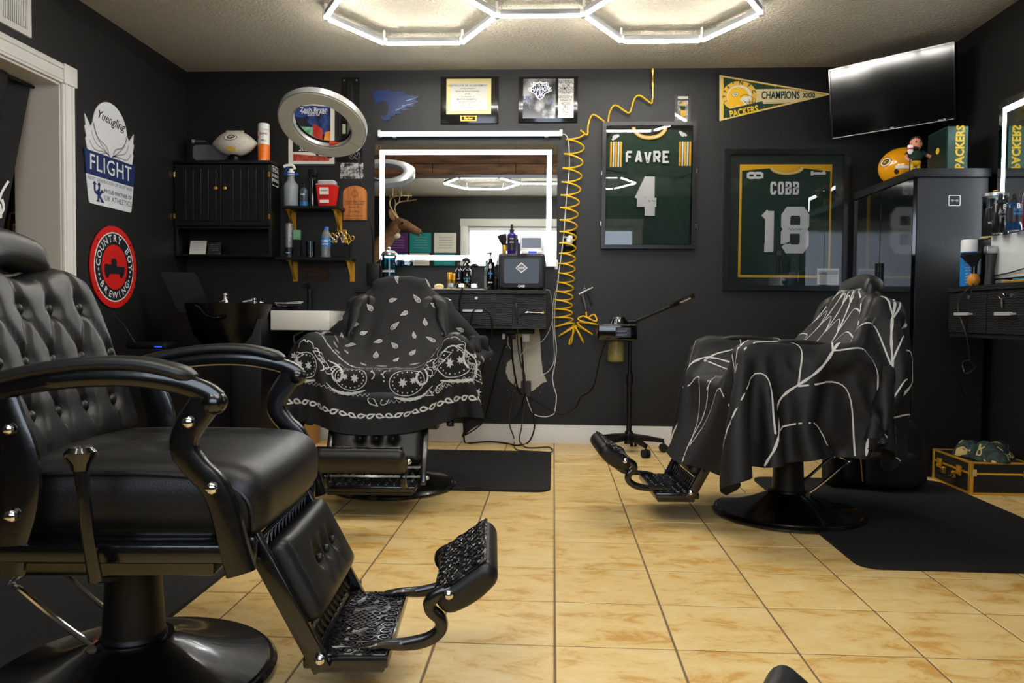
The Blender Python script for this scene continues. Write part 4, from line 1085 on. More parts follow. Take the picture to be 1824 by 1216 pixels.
# --- two award plaques above the mirror
def plaque_board(name, px, label, m):
    x0, x1, zb_, zt_ = rbw(*px); fr = back_frame((x0+x1)/2, zb_); W_, H_ = x1-x0, zt_-zb_
    t = thing(name, label, 'plaque', ((x0+x1)/2, YB, zb_)); obj('board', MB().rbox(x0,x1,YB-.014,YB,zb_,zt_,.004,2), m, t)
    return t, fr, W_, H_
m_plq = M('black_lacquer', (26,25,24), .16, coat=.4)
t, fr, W_, H_ = plaque_board('certificate_plaque', (785,137,888,221), 'black plaque with a gold-bordered certificate above the mirror', m_plq)
u = lambda a, b: (-W_/2+W_*a, H_*b)
obj('certificate_border', MB().prism(rect(*u(.105,.20), *u(.875,.945)), fr, .014, .016), M('gold_foil', (206,190,130), .35, metal=.2), t)
obj('certificate', MB().prism(rect(*u(.175,.29), *u(.805,.86)), fr, .016, .017), M('certificate_silver', (188,186,176), .3, metal=.2), t)
obj('name_plate', MB().prism(rect(*u(.35,.055), *u(.63,.165)), fr, .014, .016), m_gold, t)
obj('name_plate_inlay', MB().prism(rect(*u(.37,.07), *u(.61,.15)), fr, .016, .0165), m_inkblack, t)
mb = MB()
for k, (s_, tx) in enumerate(((.018,'CERTIFICATE OF ACHIEVEMENT'),(.011,'is hereby presented to'),(.014,'Barbering School Kentucky'),(.011,'this day'),(.012,'for excellence in'),(.015,'MASTER BARBERING'),(.011,'with distinction and honor'),(.012,'the Board of Barbering'),(.011,'in the Commonwealth'))): mb.text(tx, fr, *u(.47,.80-.058*k), .0175, s_, bold=.012)
ink(mb, M('certificate_ink', (80,80,78), .6), t)
ink(MB().text('Barber', fr, *u(.49,.11), .0168, .02, bold=.01), m_gold, t)
ink(MB().stroke(smooth([u(.60+.06*math.sin(i*1.3), .24+.04*i) for i in range(11)], 5), .003, fr, .0178), m_inkwhite, t, 'etched_script')
t, fr, W_, H_ = plaque_board('champions_plaque', (924,137,1029,219), 'black plaque with a silver photo and ticket print above the mirror', m_plq)
u = lambda a, b: (-W_/2+W_*a, H_*b)
obj('photo_plate', MB().prism(rect(*u(.075,.09), *u(.625,.945)), fr, .014, .016), M('silver_photo', (66,68,74), .2, metal=.5, var=(7, (190,192,196), .45, .62)), t)
obj('ticket_plate', MB().prism(rect(*u(.67,.10), *u(.93,.94)), fr, .014, .016), M('ticket_silver', (196,194,188), .3, metal=.3), t)
sh = [u(.24,.88),u(.30,.86),u(.36,.89),u(.42,.86),u(.48,.88),u(.48,.78),u(.53,.76),u(.52,.66),u(.45,.62),u(.41,.53),u(.36,.49),u(.31,.53),u(.27,.62),u(.2,.66),u(.19,.76),u(.24,.78)]
obj('shield_emblem', MB().prism(sh, fr, .016, .0165), m_inkwhite, t); obj('shield_inner', MB().prism([(a*.86+u(.36,0)[0]*.14, b*.86+H_*.69*.14) for a, b in sh], fr, .0165, .0168), m_navy, t)
ink(MB().text('NATIONAL', fr, *u(.36,.81), .0172, .034, bold=.015, sx=.7).text('CHAMPIONS', fr, *u(.36,.71), .0172, .040, bold=.015, sx=.66).text('UK', fr, *u(.36,.60), .0172, .04, bold=.03), m_inkwhite, t)
ink(MB().text('UK', fr, *u(.14,.52), .0165, .04, bold=.03).text('67', fr, *u(.14,.42), .0165, .03, bold=.02).text('59', fr, *u(.54,.42), .0165, .03, bold=.02), m_navy, t)
mb = MB()
for z, s_, tx in ((.87,.031,'NATIONAL'),(.80,.02,'ALL-TIME'),(.73,.031,'CHAMPIONS'),(.665,.022,'NEW ORLEANS'),(.63,.016,'APRIL 2, 2012'),(.545,.024,'KENTUCKY 67'),(.48,.024,'KANSAS 59'),(.405,.024,'RECORD'),(.34,.026,'38-2'),(.28,.018,'SEC 16-0'),(.22,.018,'Wildcats'),(.16,.014,'Ticket')): mb.text(tx, fr, *u(.80,z), .0166, s_, bold=.01, sx=.62)
ink(mb, m_inkblack, t)

# --- tube lamp above the mirror
x0, x1, zb_, zt_ = rbw(675, 233, 1001, 244, .03); zm = (zb_+zt_)/2
t = thing('tube_lamp', 'slim white tube lamp mounted above the large lit mirror', 'lamp', ((x0+x1)/2, YB, zb_))
obj('diffuser', MB().cyl((x0+.012,YB-.035,zm),(x1-.012,YB-.035,zm),.017,n=14), M('frosted_tube', (216,228,226), .35, emit=((235,245,250), .35)), t)
obj('lamp_base', MB().rbox(x0+.005,x1-.005,YB-.03,YB-.008,zm-.012,zm+.018,.004,1), m_white, t)
for x in (x0+.006, x1-.006): obj('end_cap', MB().rbox(x-.01,x+.01,YB-.054,YB-.01,zm-.02,zm+.022,.004,2), m_white, t)
for x in (x0+.1, x1-.1): obj('wall_clip', MB().rbox(x-.012,x+.012,YB-.056,YB,zm-.022,zm-.016,.002,1), m_white, t)
obj('power_cord', MB().sweep(smooth([Vector(onY(a,b,YB-.006)) for a, b in ((1001,239),(1008,241),(1013,255),(1014,300),(1010,340),(1007,380),(1004,420),(999,460),(996,480),(994,500),(990,530),(988,560),(988,590),(991,620),(988,650),(984,672),(987,690),(991,705),(989,728),(985,738),(970,742),(952,738),(944,725),(938,708),(934,700))], 5), .0035, n=6), m_white, t)
obj('inline_switch', MB().rbox(*[q for q in (bw(993,0)[0]-.0, bw(999,0)[0])], YB-.02, YB-.002, bw(996,480)[1], bw(996,463)[1], .003, 2), m_white, t)

# --- lit mirrors
def lit_mirror(fr, w, h, loc, label):
    t = thing('lit_mirror', label, 'mirror', loc, 0, 'backlit mirrors')
    obj('mirror_housing', MB().prism(rect(-w/2+.03,.03,w/2-.03,h-.03), fr, 0, .024), m_white, t)
    obj('mirror_glass', MB().prism(rect(-w/2,0,w/2,h), fr, .024, .029), m_mirror, t, flat_shade=True)
    a, s = .036, .03
    for r in (rect(-w/2+a,a,-w/2+a+s,h-a), rect(w/2-a-s,a,w/2-a,h-a), rect(-w/2+a+s,h-a-s,w/2-a-s,h-a), rect(-w/2+a+s,a,w/2-a-s,a+s)):
        obj('light_strip', MB().prism(r, fr, .029, .0296), m_led, t)
    return t
x0, x1, zb_, zt_ = rbw(667, 257, 992, 473, .029)
MIR = (x0, x1, zb_, zt_)
lit_mirror(back_frame((x0+x1)/2, zb_), x1-x0, zt_-zb_, ((x0+x1)/2, YB, zb_), 'wide mirror with glowing border strip on the back wall')
lit_mirror(right_frame(3.55, 1.155), 1.19, .785, (XR, 3.55, 1.155), 'mirror with glowing border strip on the right wall')

# --- framed jerseys
GLY = {'F':[[(0,0),(0,1)],[(0,1),(1,1)],[(0,.53),(.75,.53)]], 'A':[[(0,0),(.42,1),(.58,1),(1,0)],[(.2,.3),(.8,.3)]], 'V':[[(0,1),(.45,0),(.55,0),(1,1)]],
 'R':[[(0,0),(0,1),(.8,1),(1,.86),(1,.62),(.8,.48),(0,.48)],[(.5,.48),(1,0)]], 'E':[[(1,1),(0,1),(0,0),(1,0)],[(0,.52),(.8,.52)]],
 'C':[[(1,.72),(1,.84),(.8,1),(.2,1),(0,.84),(0,.16),(.2,0),(.8,0),(1,.16),(1,.28)]], 'O':[[(0,.16),(0,.84),(.2,1),(.8,1),(1,.84),(1,.16),(.8,0),(.2,0),(0,.16)]],
 'B':[[(0,.5),(0,1),(.8,1),(1,.88),(1,.64),(.85,.52),(0,.52),(0,0),(.8,0),(1,.12),(1,.40),(.85,.52)]],
 '1':[[(.55,-.02),(.55,1)],[(.02,.80),(.60,.96)],[(.05,.03),(1.0,.03)]], '4':[[(.72,0),(.72,1)],[(.66,.96),(.06,.36)],[(-.05,.28),(1.1,.28)],[(.42,.03),(1.02,.03)]],
 '8':[[(.04,.13),(.04,.42),(.16,.52),(.84,.52),(.96,.42),(.96,.13),(.8,0),(.2,0),(.04,.13)],[(.16,.52),(.04,.62),(.04,.87),(.2,1),(.8,1),(.96,.87),(.96,.62),(.84,.52)]]}
def block(mb, ch, fr, u, v, w, h, s, hh, rot=0.0):
    c, d = math.cos(rot), math.sin(rot)
    for k_, L_ in enumerate(GLY[ch]):
        q = []
        for a, b in L_:
            x, y = (a-.5)*(w-s), (b-.5)*(h-s); q.append((u+x*c-y*d, v+x*d+y*c))
        mb.stroke(q, s, fr, hh+.0005*k_, closed=False)
def word(mb, tx, fr, u, v, w, h, s, gap, hh):
    n = len(tx); tot = n*w+(n-1)*gap
    for i, ch in enumerate(tx): block(mb, ch, fr, u-tot/2+w/2+i*(w+gap), v, w, h, s, hh)
m_twill = M('white_twill', (222,222,220), .7); m_framew = M('black_frame_wood', (14,14,15), .3)
def picture_frame(fr, W_, H_, fw, d, t, m):
    mb = MB()
    for a in ([(-W_/2,0),(W_/2,0),(W_/2-fw,fw),(-W_/2+fw,fw)], [(-W_/2,H_),(-W_/2+fw,H_-fw),(W_/2-fw,H_-fw),(W_/2,H_)], [(-W_/2,0),(-W_/2+fw,fw),(-W_/2+fw,H_-fw),(-W_/2,H_)], [(W_/2,0),(W_/2,H_),(W_/2-fw,H_-fw),(W_/2-fw,fw)]):
        f = MB().prism(a, fr, 0, d); c = Vector((sum(q[0] for q in a)/4, sum(q[1] for q in a)/4)); i = [(q[0]+(c.x-q[0])*.25, q[1]+(c.y-q[1])*.25) for q in a]
        f.prism([(a[k][0]*.6+i[k][0]*.4, a[k][1]*.6+i[k][1]*.4) for k in range(4)], fr, d, d+.006)
        obj('frame_rail', f, m, t)
def cloth_sheet(poly, fr, h, amp, seed, n=44):
    """a cut cloth lying loosely: grid of the outline's box, clipped, with soft folds"""
    xs = [p[0] for p in poly]; ys = [p[1] for p in poly]; rs = np.random.default_rng(seed); W = [(rs.uniform(3,16), rs.uniform(3,12), rs.uniform(0,6), rs.uniform(.3,1)) for _ in range(9)]
    bm = bmesh.new(); vs = [bm.verts.new((a, b, 0)) for a, b in poly]; bm.faces.new(vs)
    x0_, x1_, y0_, y1_ = min(xs), max(xs), min(ys), max(ys)
    for k in range(1, n): 
        a = x0_+(x1_-x0_)*k/n; bmesh.ops.bisect_plane(bm, geom=bm.verts[:]+bm.edges[:]+bm.faces[:], plane_co=(a,0,0), plane_no=(1,0,0))
        b = y0_+(y1_-y0_)*k/n; bmesh.ops.bisect_plane(bm, geom=bm.verts[:]+bm.edges[:]+bm.faces[:], plane_co=(0,b,0), plane_no=(0,1,0))
    bm.verts.index_update(); V = []; 
    for v in bm.verts:
        z = sum(w[3]*math.sin(w[0]*v.co.x*6+w[1]*v.co.y*4+w[2]) for w in W)/9; V.append(fr(v.co.x, v.co.y, h+amp*z))
    mb = MB().add(V, [[v.index for v in f.verts] for f in bm.faces]); bm.free(); return mb

# green jersey number 4
x0, x1, zb_, zt_ = rbw(1071, 220, 1238, 444); W_, H_ = x1-x0, zt_-zb_; fr = back_frame((x0+x1)/2, zb_); FAV = (x0, x1)
t = thing('framed_jersey', 'black shadow box with a green football jersey number 4', 'framed jersey', ((x0+x1)/2, YB, zb_), 0, 'framed football jerseys')
picture_frame(fr, W_, H_, .026, .05, t, m_framew)
obj('backing', MB().prism(rect(-W_/2+.02,.02,W_/2-.02,H_-.02), fr, .0, .006), M('backing_felt', (16,16,17), .9), t)
u = lambda a, b: (-W_/2+W_*a, H_*b)
sh = [u(.06,.04),u(.94,.04),u(.95,.55),u(.95,.86),u(.90,.925),u(.72,.955),u(.64,.955)]+[u(.5+.155*math.cos(a),.955-.075*math.sin(a)) for a in np.linspace(.15,PI-.15,9)]+[u(.36,.955),u(.28,.955),u(.1,.925),u(.05,.86),u(.05,.55)]
jy = obj('jersey', cloth_sheet(sh, fr, .022, .014, 3), m_green, t, ang=70)
for s in (0, 1):
    q = [u(.05,.63),u(.26,.60),u(.25,.90),u(.12,.92),u(.05,.87)] if s == 0 else [u(.95,.60),u(.75,.55),u(.74,.58),u(.75,.90),u(.88,.92),u(.95,.87)]
    obj('sleeve', cloth_sheet(q, fr, .0325, .005, 5+s, 24), m_green, jy, ang=70)
    for k, m in enumerate((m_yellow, m_twill, m_yellow, m_twill, m_yellow)):
        a = (.085 if s == 0 else .815)+k*.0265; obj('sleeve_stripe', MB().prism([u(a,.645 if s == 0 else .655),u(a+.018,.645 if s == 0 else .655),u(a+.02,.845),u(a+.002,.845)], fr, .036, .0395), m, jy)
for k, (r, m) in enumerate(((.0,m_yellow),(.014,m_twill),(.028,m_yellow))):
    obj('collar_stripe', MB().stroke([u(.5+(.185-r)*math.cos(a),.968-(.10-r*.7)*math.sin(a)) for a in np.linspace(.05,PI-.05,18)], .0075, fr, .036), m, jy)
obj('collar_inside', MB().prism([u(.5+.15*math.cos(a),.965-.07*math.sin(a)) for a in np.linspace(0,PI,12)], fr, .007, .012), M('collar_dark', (26,26,24), .8), t)
mb = MB(); word(mb, 'FAVRE', fr, *u(.485,.725), .047, .078, .0145, .011, .0415); obj('name_letters', mb, m_twill, jy)
mb = MB(); block(mb, '4', fr, *u(.475,.43), .165, .285, .058, .0415); obj('number', mb, m_twill, jy)
mb = MB(); block(mb, '4', fr, *u(.14,.885), .035, .062, .013, .040, -1.0); block(mb, '4', fr, *u(.845,.905), .035, .062, .013, .040, 1.0); obj('shoulder_number', mb, m_twill, jy)
ink(MB().stroke(smooth([u(.49+.009*i, .375+.009*math.sin(i*2.3)+.003*(i % 3)) for i in range(14)], 4), .0022, fr, .0425), m_inkblack, jy, 'signature')
obj('glass', MB().prism(rect(-W_/2+.022,.022,W_/2-.022,H_-.022), fr, .046, .048), m_glass, t, flat_shade=True)
for a in ((W_/2,.62,m_gold),(W_/2,.18,m_gold),(-W_/2,.60,m_steel),(-W_/2,.20,m_steel)):
    obj('hinge' if a[0] < 0 else 'latch', MB().prism(rect(a[0]-.004,H_*a[1]-.014,a[0]+.004,H_*a[1]+.014), fr, .02, .04), a[2], t)
# green jersey number 18
x0, x1, zb_, zt_ = rbw(1288, 267, 1508, 518); W_, H_ = x1-x0, zt_-zb_; fr = back_frame((x0+x1)/2, zb_)
t = thing('framed_jersey', 'black frame with a matted green football jersey number 18', 'framed jersey', ((x0+x1)/2, YB, zb_), 0, 'framed football jerseys')
picture_frame(fr, W_, H_, .034, .036, t, m_framew)
u = lambda a, b: (-W_/2+W_*a, H_*b)
obj('green_mat', MB().prism(rect(-W_/2+.03,.03,W_/2-.03,H_-.03), fr, .0, .012), M('green_mat_board', (40,52,46), .8), t)
obj('yellow_mat', MB().prism(rect(*u(.125,.095), *u(.868,.895)), fr, .012, .014), m_yellow, t)
ins = MB().prism(rect(*u(.142,.112), *u(.852,.878)), fr, .014, .0145); obj('mat_opening', ins, m_yellow, t)
sh = [u(.142,.112),u(.852,.112),u(.852,.845),u(.62,.868)]+[u(.5+.115*math.cos(a),.872-.045*math.sin(a)) for a in np.linspace(.1,PI-.1,9)]+[u(.38,.868),u(.142,.85)]
jy = obj('jersey', cloth_sheet(sh, fr, .019, .007, 8), m_green, t, ang=70)
for k, (r, m) in enumerate(((.0,m_yellow),(.012,m_twill),(.024,m_yellow))):
    obj('collar_stripe', MB().stroke([u(.5+(.135-r)*math.cos(a),.875-(.052-r*.6)*math.sin(a)) for a in np.linspace(.05,PI-.05,16)], .0075, fr, .026), m, jy)
mb = MB(); word(mb, 'COBB', fr, *u(.485,.725), .039, .082, .0145, .008, .0275); obj('name_letters', mb, m_twill, jy)
mb = MB(); block(mb, '1', fr, *u(.365,.43), .115, .295, .055, .0275); block(mb, '8', fr, *u(.575,.43), .185, .295, .056, .0275); obj('number', mb, m_twill, jy)
mb = MB(); block(mb, '8', fr, *u(.245,.815), .048, .104, .016, .0275, PI/2); block(mb, '1', fr, *u(.755,.83), .045, .104, .016, .0285, -PI/2); obj('shoulder_number', mb, m_twill, jy)
ink(MB().stroke(smooth([u(.52+.009*i, .435+.008*math.sin(i*2.1)) for i in range(14)], 4), .0022, fr, .0282), m_inkblack, jy, 'signature')
card = obj('certificate_card', MB().prism(rect(*u(.762,.045), *u(.935,.16)), fr, .026, .028), m_offwhite, t)
mb = MB().flat(rect(*u(.77,.115), *u(.928,.145)), fr, .0284)
for k in range(4): mb.text('certificate of authenticity', fr, *u(.85,.10-.013*k), .0284, .011)
ink(mb, m_inkgrey, card)
obj('glass', MB().prism(rect(-W_/2+.03,.03,W_/2-.03,H_-.03), fr, .030, .032), m_glass, t, flat_shade=True)

# --- card slab
x0, x1, zb_, zt_ = rbw(1202, 170, 1230, 219); fr = back_frame((x0+x1)/2, zb_+.004); W_, H_ = x1-x0, zt_-zb_-.004
t = thing('card_slab', 'small clear slab with a sports card above the jersey number 4', 'sports card', ((x0+x1)/2, YB, zb_))
obj('slab_back', MB().prism(rect(-W_/2,0,W_/2,H_), fr, .0, .005), M('slab_dark', (30,32,34), .3), t)
obj('card', MB().prism(rect(-W_*.34,H_*.1,W_*.34,H_*.8), fr, .005, .0055), M('card_print', (196,190,180), .5, var=(60, (120,110,90), .42, .6)), t)
obj('label_strip', MB().prism(rect(-W_*.33,H_*.86,W_*.33,H_*.96), fr, .005, .0055), m_offwhite, t)
obj('player_shirt', MB().prism([(-.012,H_*.45),(.012,H_*.45),(.018,H_*.6),(-.018,H_*.6)], fr, .0055, .006), m_green, t)
obj('player_trousers', MB().prism([(-.014,H_*.2),(-.002,H_*.2),(0,H_*.35),(.004,H_*.22),(.018,H_*.24),(.011,H_*.46),(-.011,H_*.46)], fr, .0055, .006), m_yellow, t)
obj('player_helmet', MB().prism(ell(0,H_*.68,.011,.011,14), fr, .0055, .006), m_yellow, t)
obj('slab_cover', MB().prism(rect(-W_/2,0,W_/2,H_), fr, .0075, .0085), m_glass, t, flat_shade=True)

# --- pennant
fr = back_frame(0, 0, .004)
t = thing('felt_pennant', 'green and gold felt pennant reading CHAMPIONS beside the television', 'pennant', (bw(1275,215)[0], YB, bw(1275,215)[1]))
A, B, Cc = bw(1281,134), bw(1281,216), bw(1482,168)
def tri(k): 
    c = ((A[0]+B[0]+Cc[0])/3, (A[1]+B[1]+Cc[1])/3); return [(c[0]+(q[0]-c[0])*k, c[1]+(q[1]-c[1])*k) for q in (B, Cc, A)]
obj('felt', MB().prism(tri(1), fr, 0, .002), M('cream_felt', (214,196,150), .9), t)
obj('gold_edge', MB().prism(tri(.94), fr, .002, .0024), m_yellow, t)
obj('green_field', MB().prism(tri(.89), fr, .0024, .0028), M('pennant_green', (28,62,44), .9, var=(40, (120,130,90), .6, .75)), t)
obj('spine', MB().prism([bw(1275,132),bw(1281,133),bw(1281,217),bw(1276,217)], fr, 0, .004), m_black, t)
q = lambda a, b: bw(1260+a*240/1824, 120+b*110/836)
obj('white_field', MB().prism([q(640,300),q(1080,290),q(1560,372),q(1080,490),q(640,500)], fr, .0028, .0031), M('cream_felt', (214,196,150), .9), t)
cx_, cz_ = q(428,390); R_ = abs(q(665,390)[0]-cx_)
obj('gold_disc', MB().prism(ell(cx_, cz_, R_, R_*.86, 32), fr, .0031, .0034), M('pennant_gold', (226,180,70), .8), t)
obj('helmet_disc', MB().prism(ell(cx_, cz_, R_*.70, R_*.60, 32), fr, .0034, .0036), m_offwhite, t)
hl = [q(335,530),q(290,480),q(270,400),q(290,330),q(340,285),q(420,270),q(500,290),q(545,340),q(560,400),q(480,400),q(440,450),q(500,490),q(470,535),q(400,520)]
obj('helmet_emblem', MB().prism(hl, fr, .0036, .0039), m_yellow, t)
ge = q(372,370); obj('helmet_oval', MB().prism(ell(ge[0],ge[1],.018,.011,20,.2), fr, .0039, .0041), m_inkwhite, t)
mb = MB().stroke(ell(ge[0],ge[1],.019,.012,20,.2), .0022, fr, .0043, True).stroke([(ge[0]+.009,ge[1]+.003),(ge[0],ge[1]+.007),(ge[0]-.009,ge[1]),(ge[0],ge[1]-.006),(ge[0]+.008,ge[1]-.001),(ge[0]+.001,ge[1])], .003, fr, .0043)
mb.stroke([q(440,400),q(500,370),q(560,380),q(650,440),q(640,510),q(560,525),q(480,450)], .003, fr, .0043).stroke([q(500,470),q(650,480)], .003, fr, .0043).stroke([q(560,440),q(570,520)], .003, fr, .0043).stroke([q(610,430),q(612,520)], .003, fr, .0043)
def ring_t(txt, a0, a1, s):
    for i, ch in enumerate(txt):
        a = math.radians(a0+(a1-a0)*i/(len(txt)-1)); mb.text(ch, fr, cx_+R_*.86*math.cos(a), cz_+R_*.74*math.sin(a), .0042, s, rot=a-PI/2, bold=.02)
ring_t('1996', 205, 138, .030); ring_t('NFC', 84, 18, .034)
sp = q(345,215); mb.flat(star(sp[0], sp[1], .008), fr, .0042)
cc = q(985,385); mb.text('CHAMPIONS', fr, cc[0], cc[1], .0042, .068, bold=.03, sx=.62); mb.text('XXXI', fr, *q(1370,385), .0042, .040, bold=.05, sx=.8)
mb.stroke([q(780,296),q(1120,292)], .0016, fr, .0042).stroke([q(780,484),q(1120,480)], .0016, fr, .0042)
ink(mb, m_inkgreen, t)
obj('green_banner', MB().prism([q(240,580),q(740,460),q(760,560),q(260,690)], fr, .0034, .004), m_inkgreen, t)
ink(MB().text('PACKERS', fr, *q(490,605), .0043, .060, bold=.03, sx=.74, rot=.20), m_inkyellow, t)

# --- television in the corner
a, b = Vector((1.685,4.90,0)), Vector((2.185,4.42,0)); z0, z1 = 1.925, 2.335
r = (b-a).normalized(); n0 = Vector((r.y,-r.x,0)); U_ = (Vector((0,0,1))+n0*.14).normalized()
W_ = (b-a).length; fr = frame(a+Vector((0,0,z0)), r, U_); H_ = z1-z0
t = thing('television', 'flat black television hung in the right corner under the ceiling', 'television', tuple((a+b)/2+Vector((0,0,z0))))
obj('cabinet', MB().prism(rect(0,0,W_,H_), fr, -.03, .004), m_black, t)
obj('screen', MB().prism(rect(.008,.014,W_-.008,H_-.008), fr, .004, .0045), M('screen_glass', (4,4,5), .10, spec=.4), t, flat_shade=True)
obj('bezel', MB().prism(rect(0,0,W_,.014), fr, .004, .009).prism(rect(0,H_-.008,W_,H_), fr, .004, .009).prism(rect(0,.014,.008,H_-.008), fr, .004, .009).prism(rect(W_-.008,.014,W_,H_-.008), fr, .004, .009), m_blackgloss, t)
obj('chin_line', MB().prism(rect(.01,.001,W_-.01,.004), fr, .009, .011), m_steel, t)
ink(MB().text('TCL', fr, W_*.52, .008, .0115, .012, bold=.03).text('Roku TV', fr, W_*.9, .008, .0115, .010, bold=.03), m_inkwhite, t)
m1 = frame(a+(b-a)*.5+Vector((0,0,(z0+z1)/2)), r, U_)
obj('wall_bracket', MB().prism(rect(-.1,-.1,.1,.1), m1, -.045, -.03).cyl(m1(0,0,-.04), (2.20,4.95,(z0+z1)/2), .02).cyl((2.20,4.95,(z0+z1)/2), (XR-.001,4.99,(z0+z1)/2), .02), m_black, t)

# --- air freshener outlet, coiled air hose and blow gun
x0, x1, zb_, zt_ = rbw(1003, 409, 1026, 449)
t = thing('outlet_plate', 'black wall outlet with a white oval plug-in behind the yellow hose', 'outlet', ((x0+x1)/2, YB, zb_))
obj('cover_plate', MB().rbox(x0,x1,YB-.008,YB,zb_,zt_,.004,2), m_blackgloss, t)
obj('plug_in_freshener', MB().sph(((x0+x1)/2, YB-.03, (zb_+zt_)/2), .026, 16, 10, (.85,.85,1.25)), m_white, t)
hose = [(1162,176),(1161,184),(1154,180),(1140,170),(1130,176),(1122,200),(1112,197),(1096,187),(1086,200),(1082,220),(1072,213),(1056,204),(1048,222),(1046,240),(1034,232)]
def coil():
    P = [Vector(onY(x, y, YB-.04)) for x, y in hose]; 
    # down the wall: zigzag seen side-on is a helix about a bent axis
    axis = smooth([onY(x, y, YB-.055) for x, y in ((1026,236),(1024,262),(1020,300),(1017,340),(1014,380),(1012,420),(1011,455),(1009,490),(1005,525),(1003,555),(1006,580),(1018,597),(1034,594),(1044,580),(1046,566)) ], 16)
    A_ = [Vector(p) for p in axis]; L = [0]
    for i in range(1, len(A_)): L.append(L[-1]+(A_[i]-A_[i-1]).length)
    ph = 0; out = []; n = 700
    for k in range(n+1):
        s = L[-1]*k/n; i = max(j for j in range(len(L)) if L[j] <= s+1e-9); i = min(i, len(A_)-2)
        f = (s-L[i])/max(1e-9, L[i+1]-L[i]); c = A_[i].lerp(A_[i+1], f); tg = (A_[min(i+2,len(A_)-1)]-A_[max(i-1,0)]).normalized()
        side = tg.cross(Vector((0,1,0))).normalized(); yv = Vector((0,1,0))
        q = s/L[-1]; pitch = .098-.052*min(1, q*1.15) if q < .80 else .046
        ph += (L[-1]/n)/pitch*2*PI; R_ = .056+.005*math.sin(q*9)
        tilt = math.sin(ph)*.5
        out.append(c+side*(R_*math.cos(ph))+yv*(.024*math.sin(ph))+tg*(.010*math.sin(ph)))
    return P+out
cpts = coil(); end = onY(1043, 522, YB-.02)
path = smooth([tuple(p) for p in cpts[:15]], 4)+[tuple(p) for p in cpts[15:]]
path += smooth([tuple(path[-1]), tuple(onY(1062,572,YB-.05)), tuple(onY(1058,560,YB-.04)), tuple(onY(1046,566,YB-.03)), tuple(onY(1044,555,YB-.03))], 4)[1:]
t = thing('air_hose', 'yellow coiled air hose hanging beside the lit mirror', 'hose', tuple(onY(1020,600,YB)))
obj('coil', MB().sweep(path, .0052, n=7), M('yellow_hose', (236,186,10), .35), t)
c0 = [onY(1163,y,YB-.035) for y in (122,129,133,141,152,156,163,176)]
obj('brass_coupling', MB().sweep([tuple(p) for p in c0], [.012,.012,.006,.010,.011,.007,.006,.004], n=12), m_brass, t)
gun = thing('air_blow_gun', 'metal air blow gun hung on a wall hook above the hose end', 'blow gun', tuple(onY(1043,556,YB)))
g = lambda x, y, d=.03: tuple(onY(x, y, YB-d))
obj('handle', MB().sweep([g(1044,554),g(1042,543),g(1038,528),g(1037,522)], [.006,.009,.011,.014], n=10), m_steel, gun)
obj('nozzle', MB().sweep([g(1032,524),g(1040,520),g(1056,512)], [.012,.010,.006], n=10), m_steel, gun)
obj('trigger', MB().sweep([g(1046,522),g(1050,532),g(1054,544)], [.005,.006,.006], n=8), m_black, gun)
obj('hook', MB().sweep([g(1041,508,.0),g(1041,508,.03),g(1041,514,.035)], .003, n=6).sweep(smooth([g(1036,520,.03),g(1041,513,.03),g(1046,518,.03)], 5), .002, n=6), m_chrome, gun)

